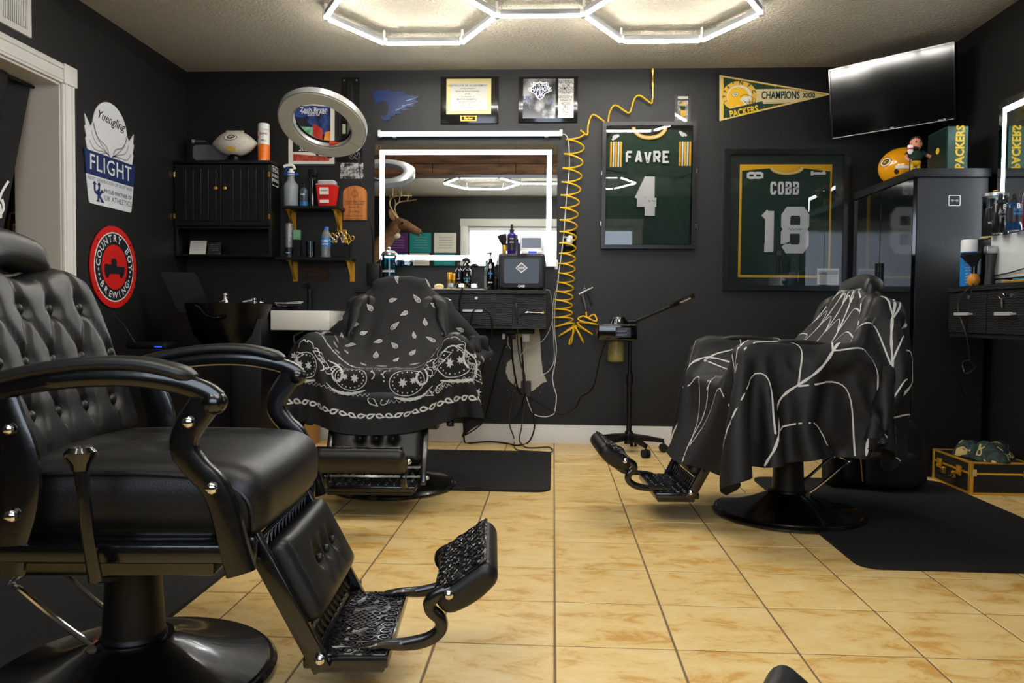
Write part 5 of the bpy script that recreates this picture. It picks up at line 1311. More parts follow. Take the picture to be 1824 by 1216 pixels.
# ================================================================== FURNITURE AND SMALL THINGS
def span(pxl, pxr, pyb, pyt, Y):
    """centre x, width, bottom z, height of something upright at depth Y"""
    l, r = onY(pxl, (pyb+pyt)/2, Y), onY(pxr, (pyb+pyt)/2, Y); b, t_ = onY((pxl+pxr)/2, pyb, Y), onY((pxl+pxr)/2, pyt, Y)
    return (l.x+r.x)/2, r.x-l.x, b.z, t_.z-b.z
def bottle(name, label, cat, x, y, z, r, h, m_body, m_cap, prof, capf=.0, cap='plain', band=None, text=None, m_text=None, group=None):
    """turned body with its cap, label band and lettering"""
    t = thing(name, label, cat, (x, y, z), 0, group)
    obj('body', MB().lathe([(a*r, b*h) for a, b in prof], 22, (x, y, z)), m_body, t, ang=50)
    zt = z+prof[-1][1]*h; hc = h*(1-prof[-1][1])
    if cap == 'plain': obj('cap', MB().lathe([(capf*r,0),(capf*r,hc*.85),(capf*r*.9,hc),(0,hc)], 18, (x,y,zt)), m_cap, t)
    elif cap == 'pump':
        c = obj('pump', MB().lathe([(capf*r,0),(capf*r,hc*.30),(capf*r*.35,hc*.34),(capf*r*.35,hc*.8),(capf*r*.6,hc*.82),(capf*r*.6,hc),(0,hc)], 14, (x,y,zt)).sweep([(x,y,zt+hc*.92),(x-r*1.1,y-.004,zt+hc*.90)], .004, n=6), m_cap, t)
    elif cap == 'mist':
        c = obj('spray_cap', MB().lathe([(capf*r,0),(capf*r,hc*.35),(capf*r*.55,hc*.45),(capf*r*.55,hc*.9),(capf*r*.3,hc),(0,hc)], 14, (x,y,zt)), m_cap, t)
    elif cap == 'trigger':
        c = obj('trigger_head', MB().lathe([(capf*r,0),(capf*r,hc*.35),(capf*r*.6,hc*.4),(capf*r*.6,hc*.6)], 12, (x,y,zt)).sweep(smooth([(x+r*.55,y,zt+hc*.55),(x+r*.2,y,zt+hc*.9),(x-r*.5,y,zt+hc*.92),(x-r*1.05,y,zt+hc*.80)], 4), .008, .010, 8, side=(0,1,0)), m_cap, t)
        obj('trigger', MB().sweep(smooth([(x-r*.35,y,zt+hc*.75),(x-r*.75,y,zt+hc*.45),(x-r*1.0,y,zt+hc*.12)], 4), .005, .004, 6, side=(0,1,0)), M('blue_trigger', (24,80,170), .4) if 'white' in label else m_cap, c)
    if band: obj('label_band', MB().lathe([(r*1.008,h*band[0]),(r*1.008,h*band[1])], 22, (x,y,z), caps=False), band[2], t)
    if text:
        f = cyl_frame((x,y,z), r*1.02); mb = MB()
        for tx, zz, s in text: mb.text(tx, f, 0, h*zz, .0006, s, bold=.02, sx=.9)
        ink(mb, m_text, t)
    return t
ROUND = [(0,0),(.92,0),(1,.02),(1,.66),(.93,.72),(.55,.78),(.42,.80)]
CAN = [(0,0),(.96,0),(1,.012),(1,.80),(.94,.83),(.90,.84)]
m_clear = M('clear_plastic', (205,215,220), .12, trans=.75, ior=1.3); m_smoke = M('grey_milk_plastic', (150,158,164), .3, trans=.25)

# --- top of the wall cabinet
zc = 1.80
x, w, _, h = span(331, 401, 290, 243, 4.97)
t = thing('display_box', 'black display box with a clear window standing on the wall cabinet', 'box', (x, 4.99, zc))
obj('box_body', MB().rbox(x-w/2,x+w/2,5.03,5.08,zc,zc+h,.002,1), M('box_print', (26,26,30), .3), t)
fr = frame((x,5.03,zc), (1,0,0), (0,0,1))
obj('window_pane', MB().prism(rrect(-w*.42,h*.16,w*.46,h*.74,.03), fr, .0005, .006), M('vacuum_plastic', (110,112,114), .15, coat=.6, bump=(18,.006,2)), t)
ink(MB().text('OFFICIAL', fr, -w*.22, h*.89, .001, .016).text('COLLECTIBLE', fr, .02, h*.07, .001, .016).flat([(-w*.46,h*.95),(-w*.37,h*.95),(-w*.37,h*.86),(-w*.415,h*.81),(-w*.46,h*.86)], fr, .001), m_inkgrey, t)
x, w, _, h = span(380, 461, 280, 236, 4.96); yb, zb = 4.945, zc+.115; a = w/2
t = thing('football', 'white autographed football on a small black stand on the wall cabinet', 'football', (x, yb, zc))
prof = [(.080*(1-abs(k/14-1)**2.2) if 0 < k < 28 else .0, -a+2*a*k/28) for k in range(29)]
TF = Matrix.Translation((x, yb, zb)) @ Matrix.Rotation(PI/2, 4, 'Y')
obj('ball', MB().lathe(prof, 28, T=TF, caps=False), M('white_football_leather', (214,206,192), .5, bump=(300,.0005,2), var=(50,(196,188,176),.5,.7)), t, ang=60)
def ball_frame(th0):                                     # u along the ball, v around it
    def f(u_, v_, h_=0):
        k = min(1, abs(u_)/a); r_ = .080*max(0.0, 1-k**2.2)+.0008+h_; th = th0+v_/.092
        return Vector((x+u_, yb-r_*math.cos(th), zb+r_*math.sin(th)))
    return f
bf = ball_frame(.34)
ink(MB().flat(ell(.0,0,.043,.026,28), bf, .0002), m_inkgreen, t, 'emblem_edge'); ink(MB().flat(ell(.0,0,.040,.0235,28), bf, .0006), m_yellow, t, 'emblem_rim'); ink(MB().flat(ell(.0,0,.037,.021,28), bf, .001), m_inkwhite, t, 'emblem_oval')
ink(MB().stroke([(.030,.006),(.012,.013),(-.008,.012),(-.020,.002),(-.012,-.010),(.004,-.011),(.018,-.005),(.024,0),(.004,-.001)], .0075, bf, .0014), m_inkgreen, t, 'emblem_letter')
ink(MB().flat([(-.03,.004),(-.02,.014),(.0,.018),(.02,.012),(.034,-.002),(.012,-.012),(-.02,-.012)], ball_frame(-.62), .001), m_yellow, t, 'helmet_print')
ink(MB().stroke([(q*.9*a, -.004*math.sin(q*3)) for q in np.linspace(-1,1,24)], .0012, ball_frame(.06), .0004), M('seam_ink', (120,110,96), .7), t, 'seam')
mb = MB(); random.seed(11)
for k in range(26):
    u0, th = random.uniform(-.10,.10), random.choice([.95,.25,-.2,-.45,.8]); n_ = random.randint(4,7)
    mb.stroke(smooth([(u0+.006*i, random.uniform(-.004,.004)) for i in range(n_)], 3), .0009, ball_frame(th), .0005)
ink(mb, m_inkgrey, t, 'autographs')
lc = MB()
for k in range(8): lc.sweep([(x-.05+.014*k,yb-.016,zb+.077),(x-.05+.014*k,yb,zb+.082),(x-.05+.014*k,yb+.016,zb+.077)], .003, n=5)
lc.sweep([(x-.06,yb,zb+.079),(x+.06,yb,zb+.079)], .003, n=5)
obj('laces', lc, m_white, t)
obj('stand', MB().lathe([(.04,0),(.04,.006),(.028,.012),(.026,.03),(.036,.042),(.03,.042),(.02,.032),(0,.032)], 20, (x,yb,zc)), m_black, t)
x, w, _, h = span(461, 481, 290, 223, 4.95)
t = bottle('aerosol_can', 'white aerosol can with an orange label on the wall cabinet', 'spray can', x, 4.94, zc, w/2, h, M('can_white', (226,226,222), .3), m_white, CAN, .98, 'plain', (.02,.44,M('orange_label', (238,118,18), .35)))
f = cyl_frame((x,4.94,zc), w/2*1.02)
ink(MB().flat(rect(-.012,h*.66,.03,h*.76), f, .0006).flat(rect(-.036,h*.58,-.02,h*.66), f, .0006), M('orange_label', (238,118,18), .35), t, 'orange_blocks')
ink(MB().text('CLIPPER', f, .01, h*.71, .001, .013, bold=.03).text('PRO', f, .012, h*.53, .001, .018, bold=.02), M('orange_ink', (120,50,10), .5), t)
for px, Y, lab, m in (((337,366,456,430), 4.99, 'white appointment card leaning on the open cabinet shelf', m_offwhite), ((369,393,456,433), 5.0, 'small clear-framed dark card on the open cabinet shelf', M('dark_card', (40,40,42), .3, var=(30,(120,120,120),.55,.7)))):
    x, w, zb, h = span(*px, Y); zs = 1.206; fr = frame((x, Y, zs+.002), (1,0,0), (0,.25,1))
    t = solo('card', MB().prism(rect(-w/2,0,w/2,h), fr, 0, .002), m, lab, 'card')
    mb = MB()
    for k in range(4): mb.stroke([(-w*.3+.01*k*.3, h*(.82-.16*k)),(w*.32, h*(.82-.16*k))], .0018, fr, .0024)
    ink(mb, m_inkgrey, t, 'card_text')

# --- upper shelf
Ys = YB-.08
x, w, _, h = span(506, 531, 365, 289, Ys)
bottle('spray_bottle', 'white spray bottle with a blue trigger on the upper shelf', 'spray bottle', x, Ys, ZU, w/2, h, m_smoke, m_white, [(0,0),(.95,0),(1,.02),(1,.48),(.9,.54),(.5,.62),(.46,.74)], .5, 'trigger', (.75,.78,M('blue_collar',(24,80,170),.4)), [('MIST',.33,.012)], m_inkgrey)
x, w, _, h = span(534, 549, 365, 322, Ys)
bottle('lotion_bottle', 'clear bottle with blue print and a black pump on the upper shelf', 'bottle', x, Ys, ZU, w/2, h, M('smoky_bottle',(70,80,92),.25,trans=.2), m_black, ROUND, .4, 'pump', (.02,.22,M('blue_liquid',(20,96,150),.3)), [('HAIR',.5,.014)], m_inkwhite)
x, w, _, h = span(549, 564, 365, 297, Ys)
t = thing('hair_clipper', 'tall black cordless clipper standing on the upper shelf', 'clipper', (x, Ys, ZU))
obj('body', MB().sweep([(x,Ys,ZU),(x,Ys,ZU+h*.3),(x,Ys,ZU+h*.68),(x+.004,Ys,ZU+h*.80)], [.022,.020,.019,.024], [.018,.017,.016,.02], 14, side=(1,0,0)), m_blackgloss, t)
obj('blade_head', MB().rbox(x-.026,x+.032,Ys-.02,Ys+.02,ZU+h*.80,ZU+h,.006,2), m_black, t)
x, w, _, h = span(566, 601, 365, 318, Ys)
t = thing('sharps_container', 'red sharps container with a clear lid on the upper shelf', 'container', (x, Ys, ZU))
def taper(x, y, z, w0, w1, d0, d1, h):
    return MB().add([(x-w0/2,y-d0/2,z),(x+w0/2,y-d0/2,z),(x+w0/2,y+d0/2,z),(x-w0/2,y+d0/2,z),(x-w1/2,y-d1/2,z+h),(x+w1/2,y-d1/2,z+h),(x+w1/2,y+d1/2,z+h),(x-w1/2,y+d1/2,z+h)],[(0,3,2,1),(4,5,6,7),(0,1,5,4),(1,2,6,5),(2,3,7,6),(3,0,4,7)])
obj('bin', taper(x,Ys,ZU,w*.72,w*.95,.07,.095,h*.80), M('red_bin_plastic',(206,26,18),.35), t)
obj('lid', MB().rbox(x-w/2,x+w/2,Ys-.052,Ys+.052,ZU+h*.80,ZU+h*.85,.004,1).rbox(x-w*.42,x+w*.42,Ys-.04,Ys+.04,ZU+h*.85,ZU+h,.008,2), M('lid_plastic',(190,178,178),.25), t)
fr = frame((x,Ys-.0445,ZU), (1,0,0), (0,-.09,1))
obj('paper_label', MB().prism(rect(-w*.28,h*.44,w*.18,h*.70), fr, .0005, .002), m_offwhite, t); obj('paper_label', MB().prism(rect(-w*.28,h*.13,w*.18,h*.24), fr, .0005, .002), m_offwhite, t)
ink(MB().text('SHARPS', fr, -w*.05, h*.58, .0024, .014, bold=.02).text('BIOHAZARD', fr, -w*.05, h*.34, .0024, .010, bold=.02), m_inkblack, t)
# --- lower shelf
x, w, _, h = span(508, 522, 457, 388, Ys)
bottle('aerosol_can', 'tall silver aerosol can with a black cap on the lower shelf', 'spray can', x, Ys, ZL, w/2, h, M('silver_can',(150,150,152),.3,metal=.4,var=(120,(80,80,84),.5,.65)), m_black, [(0,0),(.96,0),(1,.012),(1,.84),(.94,.87),(.6,.89)], .5, 'mist', (.02,.26,M('can_dark',(20,22,28),.3)), [('SPRAY',.12,.012)], m_inkwhite)
x, w, _, h = span(523, 535, 457, 408, Ys)
t = thing('product_box', 'slim black box with a green top beside the silver can', 'box', (x, Ys, ZL))
obj('box_body', MB().rbox(x-w/2,x+w/2,Ys-.018,Ys+.018,ZL,ZL+h*.64,.002,1), m_black, t); obj('green_top', MB().rbox(x-w/2,x+w/2,Ys-.018,Ys+.018,ZL+h*.645,ZL+h,.003,1), M('pale_green_plastic',(110,160,126),.3), t)
x, w, _, h = span(545, 561, 457, 428, Ys)
t = thing('drinking_glass', 'small clear tumbler on the lower shelf', 'glass', (x, Ys, ZL)); obj('glass_wall', MB().lathe([(0,.0),(.85*w/2,0),(w/2,h),(w/2-.003,h),(.85*w/2-.003,.006),(0,.006)], 20, (x,Ys,ZL)), m_jar, t)
x, w, _, h = span(572, 590, 457, 402, Ys)
t = bottle('water_bottle', 'clear plastic water bottle with a blue label and cap on the lower shelf', 'bottle', x, Ys, ZL, w/2, h, m_clear, M('blue_cap',(20,90,190),.4), [(0,0),(.9,0),(1,.03),(.95,.10),(1,.16),(.95,.22),(1,.30),(1,.66),(.9,.76),(.5,.88),(.42,.92)], .46, 'plain', (.36,.64,M('blue_label',(44,120,190),.4)))
f = cyl_frame((x,Ys,ZL), w/2*1.03); ink(MB().text('PURE', f, 0, h*.53, .001, .018, bold=.02).text('WATER', f, 0, h*.43, .001, .013, bold=.02), m_inkwhite, t)
x, w, _, h = span(594, 621, 457, 431, Ys)
t = thing('tool_cup', 'black square tool cup on the lower shelf', 'cup', (x, Ys, ZL))
cw = w/2; obj('cup_wall', MB().box(x-cw,x+cw,Ys-.04,Ys-.036,ZL,ZL+h).box(x-cw,x+cw,Ys+.036,Ys+.04,ZL,ZL+h).box(x-cw,x-cw+.004,Ys-.036,Ys+.036,ZL,ZL+h).box(x+cw-.004,x+cw,Ys-.036,Ys+.036,ZL,ZL+h).box(x-cw,x+cw,Ys-.04,Ys+.04,ZL,ZL+.004), m_black, t)
def shears(x, y, z, L, lean, m, label):
    t = thing('hair_shears', label, 'scissors', (x, y, z), 0, 'shears in the tool cup'); d = Vector((math.sin(lean),0,math.cos(lean))); o = Vector((x,y,z)); s = Vector((d.z,0,-d.x))
    for k in (-1, 1):
        obj('blade', MB().sweep([o, o+d*L*.55, o+d*L*.75+s*k*.012], [.003,.005,.004], [.0015,.002,.002], 6, side=tuple(s)), m, t)
        c = o+d*L*.88+s*k*.016; obj('finger_ring', MB().sweep([c+s*.012*math.cos(q)+d*.015*math.sin(q) for q in np.linspace(0,2*PI,14)[:-1]], .003, n=6, closed=True), m, t)
zz = ZL+.006
shears(x-.02, Ys-.01, zz, .16, -.12, m_gold, 'gold shears leaning left in the tool cup'); shears(x+.022, Ys-.012, zz, .15, .30, m_gold, 'gold shears leaning right with their ring outside the tool cup')
shears(x, Ys+.012, zz, .17, .05, m_steel, 'steel shears upright in the tool cup'); shears(x-.008, Ys-.022, zz, .14, -.3, m_steel, 'steel shears leaning far left in the tool cup')
t = solo('hair_comb', MB().rbox(x+.002,x+.03,Ys+.022,Ys+.026,zz,ZL+.185,.002,1), m_gold, 'flat gold comb standing in the tool cup', 'comb')
t = solo('neck_duster', MB().cyl((x-.03,Ys+.02,zz),(x-.034,Ys+.02,zz+.14),.006,n=8).sph((x-.034,Ys+.02,zz+.155),.017,12,8), m_black, 'black ball-ended brush standing in the tool cup', 'brush')

# --- wall-hung stations with drawers
def station(fr, W_, D_, z0, z1, drawers, cubby, loc, label):
    """fr: u along the wall, v up from the floor, h out of the wall"""
    t = thing('drawer_station', label, 'station', loc, 0, 'wall-hung barber stations')
    obj('worktop', MB().prism(rect(0,z1-.024,W_,z1), fr, 0, D_+.015), m_blackwood, t)
    b = MB().prism(rect(0,z0,W_,z0+.018), fr, 0, D_).prism(rect(0,z0+.018,.018,z1-.024), fr, 0, D_-.012).prism(rect(W_-.018,z0+.018,W_,z1-.024), fr, 0, D_-.012).prism(rect(.018,z0+.018,W_-.018,z1-.024), fr, 0, .012)
    for c in cubby: b.prism(rect(c-.009,z0+.018,c+.009,z1-.024), fr, .012, D_-.012)
    obj('carcass', b, m_blackwood, t)
    if len(cubby) == 2: obj('tool_panel', MB().prism(rect(cubby[1]+.009,z0+.018,W_-.018,z1-.024), fr, D_-.04, D_-.028), m_blackwood, t)
    for u0, u1 in drawers:
        d = obj('drawer_front', MB().prism(rect(u0+.003,z0+.022,u1-.003,z1-.028), fr, D_-.010, D_+.008), m_blackwood, t)
        um = (u0+u1)/2; zm = (z0+z1)/2-.01
        obj('handle', MB().prism(rrect(um-.06,zm-.007,um+.06,zm+.007,.005), fr, D_+.028, D_+.036).prism(rect(um-.05,zm-.004,um-.04,zm+.004), fr, D_+.008, D_+.028).prism(rect(um+.04,zm-.004,um+.05,zm+.004), fr, D_+.008, D_+.028), M('satin_nickel',(200,200,196),.3,metal=.3), d)
        obj('lock', MB().prism(ell(um+.02,z1-.052,.009,.009,14), fr, D_+.008, D_+.013), m_steel, d)
    return t
SX0, SX1, SD = -1.21, -.045, .40
station(back_frame(SX0, 0), SX1-SX0, SD, .75, .985, ((0,.485),(.485,.965)), (.485,.968), ((SX0+SX1)/2, YB, .75), 'black wall-hung drawer station under the back wall mirror')
ZT = .985
# station on the right wall
RS0, RS1, RD = 3.83, 2.55, .40
station(right_frame(RS0, 0), RS0-RS1, RD, .75, .985, ((0,.33),(.33,.66),(.66,1.0)), (.33,.66,1.0), (XR, (RS0+RS1)/2, .75), 'black wall-hung drawer station on the right wall')

# --- things on the back station
YD = 4.80
def on_desk(px, Y=YD): 
    x, w, _, h = span(px[0], px[1], px[2], px[3], Y); return x, w, (onY((px[0]+px[1])/2, px[3], Y).z-ZT)
x, w, h = on_desk((682,708,508,440)); Y = 4.78
t = thing('disinfectant_jar', 'tall teal disinfectant jar with a steel lid beside the mirror', 'jar', (x, Y, ZT))
obj('foot', MB().lathe([(w*.44,0),(w*.46,.02),(w*.42,.026)], 24, (x,Y,ZT)), m_chrome, t)
obj('jar_wall', MB().lathe([(0,.026),(w/2,.026),(w/2,h*.80)], 24, (x,Y,ZT), caps=False), m_jar, t)
obj('liquid', MB().lathe([(0,.028),(w/2-.003,.028),(w/2-.003,h*.74),(0,h*.74)], 24, (x,Y,ZT)), M('teal_liquid',(6,96,116),.08,trans=.5,ior=1.33), t)
obj('lid', MB().lathe([(w*.52,h*.80),(w*.52,h*.85),(w*.36,h*.90),(.008,h*.92),(.006,h*.96),(.012,h*.98),(0,h)], 24, (x,Y,ZT)), m_steel, t)
obj('lift_handle', MB().sweep(smooth([(x-.01,Y-.01,ZT+h*.92),(x-.04,Y-.012,ZT+h*.86),(x-.056,Y-.012,ZT+h*.68),(x-.058,Y-.012,ZT+h*.55)], 5), .004, n=6), m_black, t)
ink(MB().text('BARBICIDE', cyl_frame((x,Y,ZT), w/2), 0, h*.42, .001, .018, bold=.02), m_inkwhite, t)
# hanging shade clipped by the mirror and the dark holder beside it
x0, x1, zb_, zt_ = rbw(656, 470, 679, 508)
solo('holder_box', MB().rbox(x0,x1,YB-.05,YB-.002,zb_,zt_,.006,2), m_black, 'small black holder box on the wall left of the disinfectant jar', 'holder')
x, w, h = on_desk((703,741,510,491))
t = thing('clipper_charger', 'low black charging stand with a white topped trimmer behind the paisley cape', 'charger', (x, 4.86, ZT))
obj('stand_body', MB().rbox(x-w/2,x+w/2,4.80,4.92,ZT,ZT+.034,.008,2), m_black, t); obj('trimmer', MB().rbox(x-.045,x+.03,4.84,4.875,ZT+.034,ZT+.054,.008,2).sph((x-.01,4.857,ZT+.06),.022,12,6,(1,1,.4)), m_white, t)
x, w, h = on_desk((776,793,517,503)); solo('powder_puff', MB().sph((x,4.74,ZT+.018),.03,16,8,(1,.8,.6)), M('cream_puff',(226,206,150),.8), 'small round cream powder puff on the back station', 'puff')
for px, lab in (((794,803,517,484),'left gold pomade can on the back station'),((803,811,517,486),'right gold pomade can on the back station')):
    x, w, h = on_desk(px); bottle('pomade_can', lab, 'can', x, 4.86, ZT, w/2, h, m_gold, m_gold, CAN, .95, 'plain', (.3,.6,M('gold_label',(150,118,50),.4,metal=.5)), group='gold cans')
x, w, h = on_desk((811,824,517,468)); bottle('mist_bottle', 'slim black mist bottle beside the gold cans', 'bottle', x, 4.80, ZT, w/2, h, m_blackgloss, m_black, ROUND, .42, 'mist', None, [('MIST',.4,.010)], m_inkgrey)
LVL = lambda s: [('B',.72,s*1.9)]
x, w, h = on_desk((824,840,517,461)); bottle('trigger_bottle', 'black trigger spray bottle with teal lettering on the back station', 'spray bottle', x, 4.80, ZT, w/2, h, m_blackgloss, m_black, [(0,0),(.95,0),(1,.02),(1,.60),(.8,.66),(.4,.70)], .45, 'trigger', None, [('TEXTURE',.36,.013),('SPRAY',.26,.013)], M('teal_ink',(30,160,170),.5))
x, w, h = on_desk((860,869,517,462)); bottle('tonic_bottle', 'slim pale green tonic bottle behind the pump bottle', 'bottle', x, 4.90, ZT, w/2, h, M('pale_green_bottle',(110,140,120),.25,trans=.3), m_black, ROUND, .5, 'plain', (.1,.5,m_greyp))
x, w, h = on_desk((867,881,517,450)); t = bottle('shampoo_bottle', 'black pump shampoo bottle with blue script on the back station', 'bottle', x, 4.79, ZT, w/2, h, m_blackgloss, m_black, [(0,0),(.95,0),(1,.015),(1,.70),(.9,.74),(.45,.76)], .5, 'pump', None, [('SHA',.44,.020),('3',.32,.02)], M('blue_ink',(40,150,220),.5))
ink(MB().text('B', cyl_frame((x,4.79,ZT), w/2*1.03), 0, h*.62, .0008, .03, bold=.03).text('MENS', cyl_frame((x,4.79,ZT), w/2*1.03), 0, h*.2, .0008, .011, bold=.03), m_inkwhite, t)
x, w, h = on_desk((880,888,517,487)); bottle('small_tube', 'small black tube standing beside the tool case', 'tube', x, 4.76, ZT, w/2, h, m_black, m_black, ROUND, .6, 'plain')
random.seed(8)
for px, lab in ((804,'silver clipper lying left on the white towel'),(823,'gold clipper lying on the white towel'),(845,'silver trimmer lying right on the white towel')):
    x = onY(px, 512, 4.72).x; t = thing('clipper', lab, 'clipper', (x, 4.72, ZT+.004), 0, 'clippers on the towel')
    mm = m_gold if 'gold' in lab else m_steel
    obj('body', MB().sweep([(x,4.78,ZT+.022),(x,4.73,ZT+.022),(x,4.70,ZT+.024)], [.017,.02,.016], [.014,.017,.014], 12, side=(1,0,0)), mm, t); obj('blade', MB().rbox(x-.018,x+.018,4.685,4.703,ZT+.012,ZT+.034,.002,1), m_chrome, t)
solo('hand_towel', MB().rbox(onY(760,515,4.72).x,onY(862,515,4.72).x,4.69,4.86,ZT,ZT+.004,.0015,1), m_offwhite, 'thin white towel laid flat on the back station', 'towel')
# tool case
x0, x1 = onY(887,480,4.70).x, onY(971,480,4.70).x; zt_ = onY(930,451,4.70).z
t = thing('tool_case', 'black hard tool case with a diamond badge on the back station', 'case', ((x0+x1)/2, 4.78, ZT))
obj('shell', MB().rbox(x0,x1,4.70,4.88,ZT+.006,zt_,.018,4), M('case_shell',(30,31,33),.4), t); obj('feet', MB().rbox(x0+.03,x0+.06,4.71,4.86,ZT,ZT+.008,.002,1).rbox(x1-.06,x1-.03,4.71,4.86,ZT,ZT+.008,.002,1), m_rubber, t)
fr = frame(((x0+x1)/2,4.70,ZT), (1,0,0), (0,0,1)); W_, H_ = x1-x0, zt_-ZT
obj('rim', MB().stroke(rrect(-W_*.44,H_*.09,W_*.44,H_*.93,.02), .008, fr, .003, True), m_black, t)
obj('lid_window', MB().prism(rrect(-W_*.37,H_*.18,W_*.37,H_*.84,.012), fr, .0, .004), M('case_window',(6,6,7),.10,spec=.35), t)
obj('latch', MB().prism(rect(-.028,H_*.90,.028,H_*.99), fr, .0, .010), m_black, t)
obj('badge', MB().prism([(-.036,H_*.60),(0,H_*.46),(.036,H_*.60),(0,H_*.75)], fr, .004, .006), M('badge_silver',(190,190,186),.3,metal=.5), t); obj('badge_inlay', MB().prism([(-.028,H_*.60),(0,H_*.49),(.028,H_*.60),(0,H_*.72)], fr, .006, .0064), M('badge_grey',(120,112,108),.4), t)
ink(MB().text('CASE', fr, 0, H_*.10, .0045, .018, bold=.04).text('BARBER', fr, 0, H_*.60, .0068, .011, bold=.03), m_inkwhite, t)
zc2 = zt_
x, w, _, h = span(888,904,448,414,4.80); t = thing('neck_brush', 'black fan brush with a gold handle on the tool case', 'brush', (onY(898,448,4.78).x, 4.78, zc2)); xx = onY(898,448,4.78).x
obj('handle', MB().lathe([(.011,0),(.013,.004),(.013,.05),(.010,.056)], 14, (xx,4.78,zc2)), m_gold, t)
obj('bristles', MB().sweep([(xx,4.78,zc2+.055),(xx-.006,4.78,zc2+.085),(xx-.016,4.78,zc2+.118)], [.012,.024,.030], [.010,.014,.016], 14, side=(1,0,.3)), M('black_bristle',(14,14,15),.9,bump=(200,.002,1)), t)
x, w, _, h = span(904,920,448,400,4.78); h = onY(912,400,4.78).z-zc2; t = bottle('mist_bottle', 'purple liquid mist bottle standing on the tool case', 'bottle', x, 4.76, zc2, w/2, h, M('purple_liquid',(52,24,120),.15,trans=.2), m_black, [(0,0),(.95,0),(1,.02),(1,.62),(.85,.68),(.4,.72)], .5, 'mist', (.12,.56,M('dark_label',(26,20,34),.4)), [('AFTER',.5,.009),('SHAVE',.38,.009)], m_inkwhite)
x, w, _, h = span(926,967,448,420,4.78); h = onY(946,420,4.78).z-zc2; t = thing('digital_clock', 'white desk display with a black screen on the tool case', 'clock', (x, 4.79, zc2))
obj('housing', MB().rbox(x-w/2,x+w/2,4.775,4.80,zc2+.022,zc2+h,.010,3).rbox(x-w*.44,x+w*.46,4.76,4.83,zc2,zc2+.026,.008,2), m_white, t)
fr = frame((x,4.775,zc2), (1,0,0), (0,0,1)); obj('screen', MB().prism(rrect(-w*.40,h*.36,w*.42,h*.88,.005), fr, 0, .002), m_blackgloss, t); obj('blue_light', MB().prism(rect(-w*.12,h*.05,w*.24,h*.15), frame((x,4.76,zc2),(1,0,0),(0,0,1)), 0, .001), E('blue_led',(60,70,255),1.2), t)

# --- tablet-hook, power strip and cords of the back station
fr = back_frame(0, 0)
t = thing('power_strip', 'black power strip fixed under the back station with a white charger', 'power strip', tuple(onY(905,600,YB)))
x0, x1 = onY(865,590,4.95).x, onY(952,590,4.95).x
obj('strip_body', MB().rbox(x0,x1,4.92,4.98,.715,.749,.004,2), m_black, t)
for px, w, m in ((897,.02,m_white),(914,.03,m_black),(937,.045,m_white)):
    xx = onY(px,598,4.93).x; obj('plug', MB().rbox(xx-w/2,xx+w/2,4.925,4.965,.715-(.05 if w > .03 else .035),.716,.004,2), m, t)
def cord(name, label, pts, r, m, group='cords under the back station'):
    P = [tuple(onY(a, b, c)) if b < 783 else tuple(Vector(onZ(a, b, r+.0005))) for a, b, c in pts]
    solo(name, MB().sweep(smooth(P, 7), r, n=7), m, label, 'cord', group)
Yw = YB-.03
cord('electric_cable', 'thick black cord hanging from the drawer handle down to the floor loop', [(852,548,4.64),(842,556,4.63),(838,590,4.64),(839,640,4.7),(838,690,4.8),(852,730,4.9),(880,750,4.95),(905,752,4.98),(925,735,5.0),(936,700,5.03)], .0045, m_black)
cord('electric_cable', 'black cord looping from the drawer handle past the cape hem', [(862,549,4.64),(873,560,4.63),(876,590,4.64),(864,640,4.75),(850,700,4.9),(838,740,4.98),(826,770,5.0),(825,776,5.02),(845,765,5.02),(862,748,5.02),(872,715,5.02),(885,660,5.02),(900,612,5.0)], .0045, m_black)
cord('electric_cable', 'black cord dropping from the desk edge to the floor near the cape', [(824,512,4.66),(818,540,4.66),(821,575,4.68),(816,610,4.75),(818,640,4.85),(822,700,5.0),(826,760,5.0),(828,787,5),(840,788.5,5),(870,786,5),(900,789,5),(922,793,5),(940,788,5),(950,770,5.02),(952,745,5.03),(942,710,5.04)], .005, m_black)
cord('electric_cable', 'grey cord falling straight from the power strip to a floor loop', [(917,560,4.9),(918,540,4.7),(922,575,4.72),(922,610,4.95),(928,650,5.0),(935,670,5.03),(934,720,5.03),(929,760,5.03),(925,780,5.03),(928,789,5),(940,797,5),(975,796,5),(984,800,5),(981,805,5),(960,804,5),(938,803,5),(918,799,5),(916,786,5),(914,775,5.03),(908,757,5.04),(908,735,5.04),(917,680,5.04)], .0042, M('grey_cord',(60,58,56),.5))
cord('electric_cable', 'thick dark cord bundle running down the bare patch', [(911,600,4.98),(913,640,5.05),(922,690,5.05),(933,700,5.06),(932,660,5.06),(928,600,4.98)], .006, m_black)
cord('charging_cable', 'thin white charger cord curling from the white plug', [(937,606,4.94),(937,618,4.97),(930,630,5.0),(918,642,5.05),(914,655,5.06),(912,668,5.07)], .0022, m_white)
cord('charging_cable', 'thin white cord running from the tool case to the bare patch', [(973,516,4.74),(980,520,4.8),(984,545,4.95),(984,570,5.0),(975,595,5.04),(962,610,5.05),(935,622,5.05),(912,622,5.05),(905,612,5.0),(905,600,4.96)], .0024, m_white)
cord('charging_cable', 'thin white cord sweeping from the hose down to the wall socket', [(988,520,5.05),(984,560,5.06),(986,600,5.06),(987,640,5.06),(978,660,5.06),(965,668,5.07),(950,678,5.07),(940,682,5.075)], .0024, m_white)
